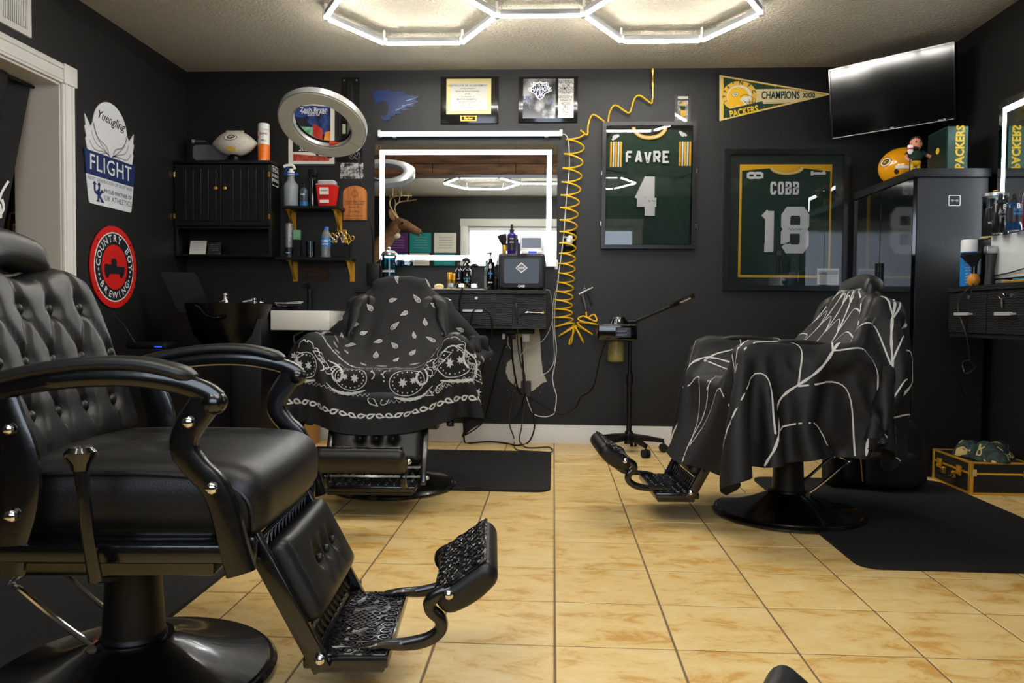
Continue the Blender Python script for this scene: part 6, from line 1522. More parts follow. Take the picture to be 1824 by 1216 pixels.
cord('electric_cable', 'black steamer cord trailing from the steamer to the wall socket', [(1084,594,4.72),(1078,612,4.75),(1068,640,4.85),(1060,680,4.95),(1050,698,5.0),(1035,706,5.02),(1028,722,5.03),(1014,733,5.03),(1000,737,5.03),(985,732,5.04),(970,722,5.04),(945,708,5.05)], .0036, m_black)
t = solo('power_socket', MB().rbox(*rbw(928,678,946,706)[:2],YB-.02,YB,rbw(928,678,946,706)[2],rbw(928,678,946,706)[3],.003,1), M('old_socket',(60,52,40),.5), 'dark wall socket at the foot of the bare patch', 'socket')
t = thing('curling_iron', 'chrome curling iron lying in the open cubby of the back station', 'curling iron', tuple(onY(945,560,4.72)))
obj('barrel', MB().sweep([onY(925,563,4.70),onY(932,557,4.69),onY(940,556,4.69),onY(965,557,4.69)], [.004,.007,.008,.006], n=8), m_chrome, t); obj('tip', MB().sweep([onY(965,557,4.69),onY(969,557,4.69)], .009, n=8), m_brass, t)

# --- facial steamer
bx, by = .47, 4.80
t = thing('facial_steamer', 'black facial steamer on a wheeled stand against the back wall', 'steamer', (bx, by, 0))
obj('column', MB().cyl((bx,by,.06),(bx,by,.46),.017).cyl((bx,by,.46),(bx,by,.70),.013).cyl((bx,by,.42),(bx,by,.48),.022), m_black, t)
obj('hub', MB().lathe([(.0,.045),(.028,.05),(.03,.10),(.022,.13),(0,.13)], 16, (bx,by,0)), m_black, t)
for k in range(5):
    a = math.radians(-68+72*k); d = Vector((math.cos(a), math.sin(a), 0)); L_ = .215
    lg = obj('leg', MB().sweep([Vector((bx,by,.095)), Vector((bx,by,.085))+d*L_*.5, Vector((bx,by,.07))+d*L_], [.016,.014,.012], [.022,.018,.012], 8, side=tuple(d.cross(Vector((0,0,1)))), sq=.5), m_black, t)
    c = Vector((bx,by,.026))+d*L_; s = Vector((-d.y,d.x,0))
    obj('caster', MB().cyl(c-s*.02, c-s*.005, .026, n=16).cyl(c+s*.005, c+s*.02, .026, n=16).cyl(c, c+Vector((0,0,.04)), .006, n=8), m_rubber, lg)
hx0, hx1 = onY(1064,590,4.74).x, onY(1135,590,4.74).x; hz0, hz1 = onY(1100,606,4.74).z, onY(1100,577,4.74).z
obj('head_box', MB().rbox(hx0,hx1,4.72,4.90,hz0,hz1,.010,3), m_blackgloss, t)
obj('dome', MB().lathe([(.06,0),(.055,.012),(.038,.042),(.0,.044)], 20, (onY(1102,578,4.8).x,4.80,hz1)), m_blackgloss, t)
fr = frame((onY(1110,590,4.72).x,4.72,(hz0+hz1)/2), (1,0,0), (0,0,1)); obj('rating_label', MB().prism(rect(-.045,-.03,.045,.03), fr, .0005, .0015), M('dark_label2',(26,32,44),.3), t)
mb = MB()
for k in range(6): mb.stroke([(-.035,.02-.008*k),(.035-.01*(k % 3),.02-.008*k)], .0014, fr, .0018)
ink(mb, m_inkgrey, t)
jx = onY(1097,620,4.8).x; jz = onY(1097,644,4.8).z
obj('water_jar', MB().lathe([(0,0),(.044,0),(.05,.008),(.05,hz0-jz-.012),(.044,hz0-jz)], 24, (jx,4.80,jz)), M('yellowed_glass',(190,180,120),.1,trans=.7,ior=1.2), t)
obj('jar_water', MB().lathe([(0,.006),(.046,.006),(.046,.05),(0,.05)], 20, (jx,4.80,jz)), M('yellow_water',(170,160,60),.1,trans=.6,ior=1.33), t)
obj('heating_rod', MB().cyl((jx,4.80,jz+.02),(jx,4.80,hz0),.006).cyl((jx-.012,4.80,jz+.04),(jx-.012,4.80,hz0),.004), M('red_rod',(150,60,40),.4), t)
a0, a1, a2 = onY(1130,573,4.80), onY(1196,545,4.72), onY(1237,526,4.68)
obj('boom', MB().cyl(a0, a1, .010).cyl(a0-Vector((.04,0,.0)), a0+Vector((.02,0,.004)), .014), m_black, t)
d = (a2-a1).normalized(); obj('nozzle_head', MB().sweep([a1-d*.01, a1+d*.02, a2], [.018,.020,.022], [.014,.018,.018], 8, side=(0,1,0), sq=.5), m_blackgloss, t)
obj('nozzle_plate', MB().sweep([a1+d*.05-Vector((0,.019,0)), a2-d*.03-Vector((0,.022,0))], .010, .002, 8, side=tuple(d.cross(Vector((0,1,0))))), m_chrome, t)

# --- shampoo unit, white sink, boxes in the left corner
t = thing('shampoo_unit', 'black shampoo bowl unit with chrome taps in the left corner', 'shampoo station', (-1.98, 4.75, 0))
obj('cabinet', MB().rbox(-2.30,-1.70,4.46,5.06,0,.80,.006,2), m_black, t)
obj('deck', MB().rbox(-2.22,-1.70,4.72,5.06,.872,.892,.006,2).rbox(-2.2,-1.72,4.60,5.05,.80,.872,.01,2), m_blackgloss, t)
bowl = []
for k, (sc, z) in enumerate(((1,.885),(.97,.86),(.9,.78),(.8,.70),(.62,.645),(.3,.63),(.0,.63))): bowl.append((sc*.24, z))
def bowlT(): return Matrix.Translation((-1.93,4.55,0)) @ Matrix.Diagonal((1.05,.95,1,1))
obj('bowl', MB().lathe([(.225,.887)]+bowl, 32, T=bowlT(), caps=False).lathe([(.225,.887),(.21,.83),(.17,.74),(.05,.70),(.0,.70)], 32, T=bowlT(), caps=False), M('splash_black',(5,5,6),.3), t)
obj('neck_rest', MB().sweep(smooth([onY(349,543,4.36),onY(358,551,4.34),onY(368,562,4.33),onY(385,567,4.33),onY(402,563,4.33)], 5), .011, n=8), m_blackgloss, t)
fr = frame(onY(325,556,4.5), (.93,.36,0), (-.30,-.25,.92)); obj('splash_panel', MB().prism(rrect(-.02,0,.17,.255,.015), fr, -.012, .012), M('splash_black',(5,5,6),.3), t)
tx = onY(395,545,4.55); obj('mixer_tap', MB().lathe([(.018,0),(.018,.03),(.014,.036),(.014,.06),(.017,.064),(.014,.078),(0,.08)], 16, (tx.x,4.60,.872)).cyl((tx.x,4.60,.90),(tx.x,4.50,.89),.010), m_chrome, t)
tx = onY(447,547,4.6); obj('spray_tap', MB().lathe([(.016,0),(.016,.02),(.024,.026),(.024,.036),(0,.04)], 16, (tx.x,4.66,.885)).cyl((tx.x,4.66,.91),(tx.x-.06,4.62,.895),.008).cyl((tx.x+.03,4.66,.897),(tx.x+.05,4.67,.893),.005), m_chrome, t)
x0, x1 = max(-1.69, onY(479,570,4.58).x), onY(587,570,4.58).x
t = thing('white_sink', 'white rectangular sink standing out from the wall behind the paisley cape', 'sink', ((x0+x1)/2, 4.82, .72))
zt_, zb_ = onY(530,553,4.58).z, onY(530,588,4.58).z
obj('basin', MB().rbox(x0,x1,4.58,4.598,zb_,zt_,.004,2).rbox(x0,x1,5.07,5.085,zb_,zt_,.004,2).rbox(x0,x0+.018,4.59,5.08,zb_,zt_,.004,2).rbox(x1-.018,x1,4.59,5.08,zb_,zt_,.004,2).rbox(x0,x1,4.585,5.08,zb_,zb_+.02,.004,2), M('white_ceramic',(228,226,216),.2,coat=.4), t)
fx = onY(548,530,4.98).x; obj('tall_tap', MB().cyl((fx,5.02,zb_+.02),(fx,5.02,1.0),.016).sweep(smooth([(fx,5.02,.99),(fx,4.98,1.015),(fx,4.90,1.0)], 4), .012, n=8).cyl((fx,5.02,1.0),(fx-.05,5.02,1.012),.006), m_black, t)
obj('drain_pipe', MB().cyl(((x0+x1)/2+.04,4.85,.35),((x0+x1)/2+.04,4.85,zb_),.02).sweep(smooth([((x0+x1)/2+.04,4.85,.36),((x0+x1)/2+.04,4.87,.30),((x0+x1)/2+.04,4.93,.29),((x0+x1)/2+.04,5.0,.34),((x0+x1)/2+.04,5.09,.36)], 4), .018, n=10), m_black, t)
obj('pipe_ring', MB().lathe([(.024,0),(.024,.012),(.018,.016)], 16, ((x0+x1)/2+.04,4.85,.62)), m_brass, t)
obj('supply_hose', MB().sweep(smooth([onY(540,590,4.9),onY(523,600,4.92),onY(530,625,4.95),onY(535,660,4.98),onY(533,700,5.0)], 5), .006, n=6), m_greyp, t)
solo('supply_cylinder', MB().lathe([(.03,0),(.03,.15),(.022,.16),(.0,.165)], 16, (onY(541,650,4.95).x,4.97,.42)).cyl((onY(541,650,4.95).x,4.97,0),(onY(541,650,4.95).x,4.97,.42),.012), M('pale_pipe',(190,186,172),.4), 'pale upright pipe section under the white sink', 'pipe')
# paper clutter on the deck
solo('paper_pile', MB().prism([(-.07,-.04),(.07,-.05),(.08,.05),(-.05,.06)], frame((onY(510,549,4.78).x,4.80,.8925),(1,.2,0),(-.2,1,0)), 0, .004).prism([(-.05,-.04),(.06,-.03),(.05,.04),(-.06,.03)], frame((onY(520,549,4.78).x,4.80,.8965),(1,-.3,.1),(.3,1,0)), 0, .003), m_offwhite, 'crumpled pale papers on the black deck beside the sink', 'papers')
c = onZ(548,797,0); t = thing('cardboard_box', 'brown cardboard box with a white label standing on the floor', 'box', (c.x-.10, c.y+.14, 0))
zt_ = onY(548,705,c.y).z
obj('carton', MB().rbox(c.x-.165,c.x,c.y,c.y+.24,0,zt_,.003,1), m_card, t); obj('flap_seam', MB().box(c.x-.165,c.x-.162,c.y-.0006,c.y,0,zt_), M('tape',(170,130,76),.3), t)
obj('box_label', MB().box(c.x-.135,c.x-.035,c.y-.0012,c.y-.0006,zt_-.17,zt_-.06), m_offwhite, t); obj('red_print', MB().box(c.x-.16,c.x-.135,c.y-.0012,c.y-.0006,zt_-.12,zt_-.03), M('maroon_print',(120,20,40),.5), t)
fr = frame((c.x-.085,c.y-.0012,zt_-.115), (1,0,0), (0,0,1)); mb = MB()
for k in range(4): mb.stroke([(-.04,.03-.016*k),(.03,.03-.016*k)], .002, fr, .0006)
ink(mb, m_inkgrey, t)
t = thing('low_cabinet', 'low black cabinet in the left corner behind the near chair', 'cabinet', (-2.15, 4.22, 0))
obj('carcass', MB().rbox(-2.42,-1.86,4.02,4.40,0,.63,.004,1), m_black, t); obj('door', MB().rbox(-2.40,-1.88,4.012,4.02,.03,.60,.003,1), m_black, t)
t = thing('wifi_router', 'small black router with one antenna and a blue light on the low cabinet', 'router', (-2.2, 4.2, .63))
obj('housing', MB().rbox(-2.32,-2.10,4.12,4.28,.63,.665,.008,2), m_black, t); obj('antenna', MB().sweep([(-2.28,4.14,.66),(-2.33,4.13,.75),(-2.40,4.12,.83)], [.005,.004,.003], n=6), m_black, t)
obj('status_light', MB().box(-2.16,-2.12,4.1185,4.12,.64,.646), E('router_blue',(20,60,255),1.5), t)

# --- wardrobe in the right corner and the things on it
x0, x1, y0, y1, zt_ = 1.865, XR-.045, 4.19, 5.0, 1.615
t = thing('wardrobe', 'tall black wardrobe with glossy doors in the right corner', 'wardrobe', ((x0+x1)/2, (y0+y1)/2, 0))
obj('carcass', MB().rbox(x0+.02,x1,y0,y1,.04,zt_-.045,.003,1).box(x0+.05,x1-.02,y0+.02,y1-.02,0,.04), M('wardrobe_side',(22,23,25),.42), t)
obj('cornice', MB().rbox(x0,x1+.005,y0-.012,y1+.012,zt_-.045,zt_,.004,2), M('wardrobe_side',(22,23,25),.42), t)
ym = (y0+y1)/2
for a, b in ((y0+.004,ym-.002),(ym+.002,y1-.004)):
    d = obj('door', MB().rbox(x0,x0+.02,a,b,.05,zt_-.05,.002,1), M('gloss_black_door',(9,9,10),.06,coat=.8), t); yk = b-.02 if a < ym-.1 else a+.02
    obj('handle', MB().rbox(x0-.016,x0-.002,yk-.006,yk+.006,.95,1.15,.003,1), m_black, d)
fr = frame((onY(1700,357,y0).x,y0,onY(1700,357,y0).z), (1,0,0), (0,0,1))
st = solo('sticker', MB().prism(rrect(-.03,-.028,.03,.028,.006), fr, .0005, .0015), m_inkwhite, 'small square black sticker with white emblem on the wardrobe side', 'sticker')
obj('black_inset', MB().prism(rrect(-.026,-.024,.026,.024,.005), fr, .0015, .002), m_inkblack, st); ink(MB().flat(ell(-.012,0,.008,.007,12), fr, .0024).flat(ell(.012,0,.008,.007,12), fr, .0024).flat(rect(-.012,-.002,.012,.002), fr, .0024), m_inkgrey, st, 'emblem')
# tin locker
X0, X1 = onY(1688,260,4.24).x, onY(1725,260,4.24).x; zl = zt_; zh = onY(1706,224,4.24).z
t = thing('tin_locker', 'green tin toy locker with yellow upright lettering on the wardrobe', 'tin box', ((X0+X1)/2, 4.34, zl))
obj('box_body', MB().rbox(X0,X1,4.24,4.46,zl,zh,.003,1), M('tin_green',(24,60,50),.3,metal=.3), t)
obj('door', MB().rbox(X0-.003,X0,4.25,4.45,zl+.01,zh-.01,.001,1), M('tin_green_dark',(18,44,38),.3,metal=.3), t)
fr = frame(((X0+X1)/2+.012,4.24,(zl+zh)/2), (0,0,1), (-1,0,0)); ink(MB().text('PACKERS', fr, .004, 0, .0008, .060, bold=.04, sx=.90, sp=1.03), m_inkyellow, t)
ink(MB().flat(ell(.0,0,.02,.018,14), frame((X0-.0032,4.34,zl+.12),(0,-1,0),(0,0,1)), .0006), m_inkyellow, t, 'emblem')
# football helmet
hc = Vector((onY(1606,300,4.74).x, 4.74, zt_+.112))
t = thing('football_helmet', 'gold football helmet with an oval emblem on top of the wardrobe', 'helmet', (hc.x, hc.y, zt_))
TH = Matrix.Translation(hc) @ Matrix.Rotation(-.50, 4, 'Z') @ Matrix.Rotation(-.10, 4, 'Y') @ Matrix.Scale(.86, 4)
def shell(sc):
    vs = []; fs = []; n, m = 48, 30
    for i in range(m+1):
        a = PI*i/m*.92
        for j in range(n):
            b = 2*PI*j/n; vs.append(TH @ Vector((.150*sc*math.sin(a)*math.cos(b), .113*sc*math.sin(a)*math.sin(b), .130*sc*math.cos(a))))
    for i in range(m):
        for j in range(n):
            a = PI*(i+.5)/m*.92; b = 2*PI*(j+.5)/n; X, Yv, Z = .15*math.sin(a)*math.cos(b), .113*math.sin(a)*math.sin(b), .13*math.cos(a)
            if X > .052 and Z < .045 and (X > .085 or Z > -.075): continue
            if Z < -.112 and X > -.02: continue
            fs.append((i*n+j, (i+1)*n+j, (i+1)*n+(j+1) % n, i*n+(j+1) % n))
    return MB().add(vs, fs)
so = obj('shell', shell(1.0), M('helmet_gold',(240,164,14),.18,coat=.7), t, ang=60); obj('lining', shell(.95), m_black, t, ang=60)
def hf(b0, z0):                                            # prints on the right-hand (camera) side of the shell
    def f(u_, v_, h_=0):
        z = z0+v_; rr = math.sqrt(max(.02, 1-(z/.13)**2)); b = b0+u_/.13
        return TH @ Vector(((.150+h_)*rr*math.cos(b), (.113+h_)*rr*math.sin(b), z*(1+h_/.13)))
    return f
g = hf(-2.25,.035)
ink(MB().flat(ell(0,0,.044,.030,24), g, .0008), m_inkgreen, so, 'emblem_edge'); ink(MB().flat(ell(0,0,.039,.0255,24), g, .0014), m_inkwhite, so, 'emblem_oval')
ink(MB().stroke([(.028,.008),(.008,.016),(-.014,.011),(-.020,-.004),(-.006,-.014),(.014,-.010),(.022,-.001),(.004,-.001)], .008, g, .002), m_inkgreen, so, 'emblem_letter')
ink(MB().flat(ell(0,0,.014,.017,14), hf(-1.75,-.045), .0012), m_inkblack, so, 'ear_hole')
fm = MB()
for z, xx in ((.035,.165),(-.02,.185),(-.07,.18)):
    fm.sweep(smooth([TH @ Vector(p) for p in ((.06,-.105,z-.005),(.12,-.085,z),(xx,-.03,z),(xx,.03,z),(.12,.085,z),(.06,.105,z-.005))], 4), .0052, n=6)
for y in (-.03, .03): fm.sweep([TH @ Vector((.165,y,.035)), TH @ Vector((.185,y,-.02)), TH @ Vector((.18,y,-.07))], .0052, n=6)
obj('face_mask', fm, m_black, t)
obj('chin_strap', MB().sweep(smooth([TH @ Vector(p) for p in ((-.03,-.113,-.015),(.05,-.108,-.03),(.12,-.07,-.07),(.14,0,-.09))], 5), .009, .003, 8, side=(0,0,1)), m_white, t)
# figurine
fx, fy = onY(1633,300,4.36).x, 4.38; z = zt_; k = 1.0
t = thing('player_figurine', 'small big-headed player figurine beside the gold helmet', 'figurine', (fx, fy, z))
skin = M('figurine_skin',(214,140,106),.5)
obj('plinth', MB().lathe([(.05,0),(.05,.012),(.044,.016),(0,.016)], 20, (fx,fy,z)), m_black, t)
bodym = MB(); L_ = [((-.018,0,.016),(-.016,0,.06),.012),((.018,0,.016),(.016,0,.06),.012)]
for a, b, r in L_: bodym.sweep([(fx+a[0],fy,z+a[2]),(fx+b[0],fy,z+b[2])], [r*.8,r], n=10)
bodym.sph((fx,fy,z+.066),.03,14,8,(1,.75,.7)); obj('trousers', bodym, m_yellow, t)
obj('jersey', MB().sph((fx,fy,z+.10),.038,16,10,(1,.75,1)).sweep([(fx-.03,fy,z+.12),(fx-.05,fy-.008,z+.105)], [.016,.013], n=10).sweep([(fx+.03,fy,z+.12),(fx+.055,fy,z+.11)], [.016,.013], n=10), m_green, t)
obj('forearm', MB().sweep(smooth([(fx-.05,fy-.008,z+.105),(fx-.055,fy-.02,z+.085),(fx-.035,fy-.03,z+.07)], 3), .009, n=8), skin, t); obj('forearm', MB().sweep(smooth([(fx+.055,fy,z+.11),(fx+.07,fy-.005,z+.10),(fx+.078,fy-.01,z+.095)], 3), .009, n=8), skin, t)
hd = obj('head', MB().sph((fx,fy,z+.168),.035,18,12,(.86,.95,1.15)).sph((fx-.028,fy-.012,z+.163),.008,8,6).sph((fx+.031,fy,z+.165),.008,8,6,(.5,1,1.2)), skin, t)
obj('hair', MB().sph((fx+.003,fy+.004,z+.182),.034,16,10,(.92,.98,.85)), M('figurine_hair',(30,22,18),.7), hd); obj('beard', MB().sph((fx-.006,fy-.006,z+.143),.024,14,8,(.95,.95,.6)), M('figurine_hair',(30,22,18),.7), hd)
obj('eye', MB().sph((fx-.012,fy-.031,z+.172),.004,8,6), m_inkblack, hd); obj('eye', MB().sph((fx+.010,fy-.031,z+.172),.004,8,6), m_inkblack, hd)
mx = onY(1618,280,4.34).x; ms = thing('toy_microphone_stand', 'thin black stand with a white banded top beside the figurine', 'stand', (mx, 4.32, z)); obj('pole', MB().cyl((mx,4.32,z),(mx,4.32,z+.10),.003,n=8).lathe([(.02,0),(.02,.006),(0,.008)], 16, (mx,4.32,z)), m_black, ms); obj('banded_top', MB().lathe([(.006,.10),(.014,.115),(.014,.145),(.012,.148),(0,.148)], 16, (mx,4.32,z)), m_white, ms); obj('red_band', MB().lathe([(.0145,.123),(.0145,.132)], 16, (mx,4.32,z), caps=False), m_red, ms)

# --- things on the right station
ZR = .985; XF = XR-RD
Xc, Yc = 1.918, 3.73; h = onY(1700,427,3.73).z-ZR
t = bottle('aerosol_can', 'blue and white aerosol can at the end of the right station', 'spray can', Xc, Yc, ZR, .035, h, M('can_blue',(34,122,196),.3), m_white, [(0,0),(.97,0),(1,.012),(1,.74)], 1.0, 'plain')
mb = MB(); f = cyl_frame((Xc,Yc,ZR), .0354, -PI/2-.3)
for k in range(9): mb.text('clipper care plus spray'[k:k+12], f, 0, h*(.08+.065*k), .0006, .008)
ink(mb, m_inkwhite, t)
bx, by = 1.908, 3.665
t = thing('neck_brush', 'black fan neck brush with a round wooden handle on the right station', 'brush', (bx, by, ZR))
obj('handle', MB().lathe([(.016,0),(.024,.01),(.028,.028),(.022,.046),(.012,.056)], 18, (bx,by,ZR)), M('honey_wood',(206,140,50),.35,var=(30,(180,112,34),.4,.6)), t); obj('ferrule', MB().lathe([(.011,.054),(.011,.092)], 14, (bx,by,ZR)), m_blackgloss, t)
obj('bristles', MB().sweep([(bx,by,ZR+.09),(bx-.006,by,ZR+.115),(bx-.010,by,ZR+.14),(bx-.010,by,ZR+.15)], [.012,.03,.052,.046], [.012,.018,.022,.02], 16, side=(1,0,.15)), M('black_bristle',(14,14,15),.9,bump=(200,.002,1)), t)
bx, by = 1.922, 3.56; t = thing('hair_clipper', 'black clipper standing upright on the right station', 'clipper', (bx, by, ZR)); h = onY(1734,440,3.62).z-ZR
obj('body', MB().sweep([(bx,by,ZR),(bx,by,ZR+h*.4),(bx+.004,by,ZR+h*.8)], [.022,.018,.024], [.02,.017,.02], 14, side=(1,0,0)), M('grey_black_plastic',(34,34,36),.5), t); obj('blade_head', MB().rbox(bx-.022,bx+.03,by-.018,by+.018,ZR+h*.8,ZR+h,.004,2), m_steel, t)
t = thing('sterilizer_cabinet', 'black sterilizer cabinet with a white door on the right station', 'cabinet', (2.10, 3.35, ZR)); zs = onX(1745,425,1.96).z
obj('carcass', MB().rbox(1.96,2.24,2.90,3.79,ZR,zs,.012,3), m_blackgloss, t); ya = onX(1770,450,1.96).y
obj('door', MB().rbox(1.946,1.96,2.92,ya,ZR+.028,zs-.004,.004,2), M('white_door_glass',(214,220,222),.2), t)
jx, jy = 2.02, 3.715; h = onY(1740,342,3.715).z-zs; r = .051
t = thing('barber_jar', 'clear disinfectant jar with a steel lid on the sterilizer', 'jar', (jx, jy, zs))
obj('wood_base', MB().lathe([(r*1.08,0),(r*1.08,.008)], 24, (jx,jy,zs)), M('pale_wood',(200,176,130),.5), t); obj('jar_wall', MB().lathe([(r,.008),(r,h*.9)], 28, (jx,jy,zs), caps=False), m_jar, t); obj('jar_floor', MB().lathe([(r*.98,.008),(r*.98,.016)], 24, (jx,jy,zs)), m_jar, t)
obj('lid', MB().lathe([(r*1.06,h*.90),(r*1.06,h*.96),(r*.9,h*.975),(0,h*.98)], 28, (jx,jy,zs)), m_steel, t); obj('lid_knob', MB().lathe([(.006,h*.97),(.005,h*1.0),(.012,h*1.02),(.012,h*1.04),(0,h*1.05)], 14, (jx,jy,zs)), m_brass, t); obj('comb_rod', MB().cyl((jx+.01,jy,zs+.02),(jx+.01,jy,zs+h*.9),.005), m_clear, t)
f = cyl_frame((jx,jy,zs), r, -PI/2-.55); ink(MB().stroke([(-.03,h*.55),(0,h*.40),(.03,h*.55),(0,h*.70)], .004, f, .0008, True).text('BETTER', f, 0, h*.55, .001, .016, bold=.02), m_inkwhite, t)
for (a, b, top), Y, lab, mm, txt, mt, cp in (((1753,1770,372),3.58,'small black matte bottle on the sterilizer',m_black,[('WAX',.45,.013)],m_inkwhite,'plain'),((1768,1795,345),3.49,'black mist bottle with grey lettering on the sterilizer',M('smoky_black',(26,28,30),.15),[('ICON',.52,.016),('ACTION',.40,.011)],m_inkgrey,'mist'),((1793,1819,345),3.385,'blue tinted mist bottle with a black label on the sterilizer',M('blue_tint',(20,60,100),.12),[('AFTER',.54,.015),('SHAVE',.44,.015)],M('blue_ink',(40,150,220),.5),'mist')):
    x = onY((a+b)/2, 400, Y).x; w = onY(b,400,Y).x-onY(a,400,Y).x; h = onY((a+b)/2, top, Y).z-zs
    tt = bottle('product_bottle', lab, 'bottle', x, Y, zs, w/2, h, mm, m_black, [(0,0),(.95,0),(1,.015),(1,.68),(.85,.74),(.45,.76)] if cp == 'mist' else [(0,0),(.95,0),(1,.015),(1,.80)], .5 if cp == 'mist' else .9, cp, (.22,.60,M('dark_label',(20,20,24),.4)) if 'blue' in lab else None, txt, mt)
    if cp == 'mist': ink(MB().text('B', cyl_frame((x,Y,zs), w/2*1.03), 0, h*.64, .0008, .030, bold=.03), m_inkwhite, tt)
x = onY(1824,400,3.30).x; bottle('tonic_bottle', 'red liquid bottle at the right edge on the sterilizer', 'bottle', x+.02, 3.28, zs, .034, .20, M('red_liquid',(140,10,24),.12), m_white, ROUND, .5, 'plain')
solo('flat_comb', MB().rbox(1.905,1.918,3.18,3.36,ZR+.014,ZR+.020,.002,1), M('blue_comb',(30,130,180),.4), 'flat blue comb lying on the gold trimmer', 'comb')
t = thing('gold_trimmer', 'gold trimmer lying along the front of the right station', 'trimmer', (1.91, 3.3, ZR)); obj('body', MB().rbox(1.892,1.932,3.16,3.42,ZR,ZR+.013,.005,2), m_gold, t); obj('blade_head', MB().rbox(1.895,1.93,3.42,3.47,ZR,ZR+.018,.004,1), m_steel, t)
t = thing('key_ring', 'two small keys hanging from the drawer lock of the right station', 'keys', tuple(onX(1783,540,XF-.012)))
kk = lambda a, b: onX(a, b, XF-.014)
obj('ring', MB().sweep([kk(1784+5*math.cos(q),527+5*math.sin(q)) for q in np.linspace(0,2*PI,16)[:-1]], .0012, n=5, closed=True), m_steel, t); obj('key', MB().sweep([kk(1784,532),kk(1784,540),kk(1785,549)], [.004,.008,.003], [.0015,.0015,.0015], 8, side=(0,1,0)), m_steel, t); obj('key', MB().sweep([kk(1783,533),kk(1781,539),kk(1780,544)], [.004,.009,.004], [.0015,.0015,.0015], 8, side=(0,1,0)), m_black, t)
for lab, pts in (('thin black cord hanging from the right station to the floor', [onX(1733,505,1.875),onX(1727,540,1.87),onX(1722,580,1.87),onX(1718,620,1.92),onX(1722,650,2.0),onX(1712,690,2.05),onX(1728,720,2.1)]),('thin grey cord looped below the right station', [onX(1735,506,1.875),onX(1706,540,1.87),onX(1722,600,1.88),onX(1728,640,2.0),onX(1736,655,2.05),onX(1720,665,2.05),onX(1715,645,2.05),onX(1730,640,2.05)]),('black cord trailing over the worktop of the right station', [onX(1745,505,1.94),onX(1770,492,1.938),onX(1800,485,1.936),onX(1824,478,1.935)])):
    solo('electric_cable', MB().sweep(smooth([tuple(p) for p in pts], 6), .0028, n=6), m_black if 'black' in lab else M('grey_cord',(60,58,56),.5), lab, 'cord', 'cords at the right station')

# --- gold-trimmed case, camouflage cape, backpack
cx0, cx1, cy0, cy1, ch = 1.985, 2.262, 3.795, 4.165, .158
t = thing('gold_trimmed_case', 'black travel case with gold metal edges standing on the tiles', 'case', ((cx0+cx1)/2, (cy0+cy1)/2, 0))
obj('shell', MB().box(cx0+.004,cx1-.004,cy0+.004,cy1-.004,.004,ch-.004), M('case_fabric',(16,16,17),.6,bump=(80,.001,2)), t)
e = .011; ed = MB()
for zz in (0, ch-e, ch*.60): 
    ed.rbox(cx0,cx1,cy0,cy0+e,zz,zz+e,.002,1).rbox(cx0,cx1,cy1-e,cy1,zz,zz+e,.002,1).rbox(cx0,cx0+e,cy0,cy1,zz,zz+e,.002,1).rbox(cx1-e,cx1,cy0,cy1,zz,zz+e,.002,1)
obj('edge_trim', ed, m_gold, t)
for x in (cx0, cx1-e*1.6):
    for y in (cy0, cy1-e*1.6): obj('corner_post', MB().rbox(x-.001,x+e*1.6+.001,y-.001,y+e*1.6+.001,0,ch+.001,.004,2), m_gold, t)
for y in (cy0+.09, cy1-.09):
    obj('latch', MB().rbox(cx0-.012,cx0,y-.02,y+.02,ch*.48,ch*.78,.003,2).cyl((cx0-.012,y-.012,ch*.55),(cx0-.012,y+.012,ch*.55),.006,n=8), m_gold, t)
obj('handle', MB().sweep(smooth([(cx0-.002,(cy0+cy1)/2-.05,ch*.5),(cx0-.03,(cy0+cy1)/2-.045,ch*.38),(cx0-.032,(cy0+cy1)/2+.045,ch*.38),(cx0-.002,(cy0+cy1)/2+.05,ch*.5)], 4), .006, .009, 8), m_black, t)
for y in (-.05, .05): obj('handle_mount', MB().rbox(cx0-.016,cx0,(cy0+cy1)/2+y-.012,(cy0+cy1)/2+y+.012,ch*.34,ch*.56,.003,1), m_gold, t)
for x in (cx0+.02, cx1-.02): obj('hinge', MB().rbox(x-.012,x+.012,cy0-.004,cy0,ch*.55,ch*.78,.002,1), M('pale_brass',(220,196,130),.3,metal=1), t)
def camo():
    m = M('camouflage_cloth',(30,40,34),.7); nt = m.node_tree; N = nt.nodes; L = nt.links; b = N['Principled BSDF']; tc = N.new('ShaderNodeTexCoord')
    n = N.new('ShaderNodeTexNoise'); n.inputs['Scale'].default_value = 17; n.inputs['Detail'].default_value = 1.5; n.inputs['Distortion'].default_value = .8; L.new(tc.outputs['Object'], n.inputs['Vector'])
    r = N.new('ShaderNodeValToRGB'); r.color_ramp.interpolation = 'CONSTANT'; e = r.color_ramp.elements; e[0].color = lin((26,30,40)); e[0].position = 0
    e[1].position = .58; e[1].color = lin((186,160,104)); x = e.new(.42); x.color = lin((30,62,44)); x = e.new(.52); x.color = lin((22,24,30)); x = e.new(.66); x.color = lin((24,46,38))
    L.new(n.outputs['Fac'], r.inputs['Fac']); L.new(r.outputs['Color'], b.inputs['Base Color']); return m
ccx, ccy = 2.13, 3.93
def heap(u_, v_):
    a = 2*PI*u_; r = 1-v_; R_ = (.135+.022*math.sin(3*a+.6)+.012*math.sin(7*a)); x = ccx+R_*.95*r*math.cos(a); y = ccy+R_*1.15*r*math.sin(a)
    f = math.sin(14*x*3+20*y)*.010+math.sin(40*y-25*x)*.008+.006*math.sin(60*x+30*y)
    return (x, y, ch+.002+(.062*(1-r**4)+f*(1-r**6)*1.3+.010*(1-r)) if r < .999 else ch+.0015)
solo('camouflage_cape', MB().surf(heap, 56, 18, True), camo(), 'crumpled green and tan camouflage cape heaped on the gold-edged case', 'cape', ang=70)
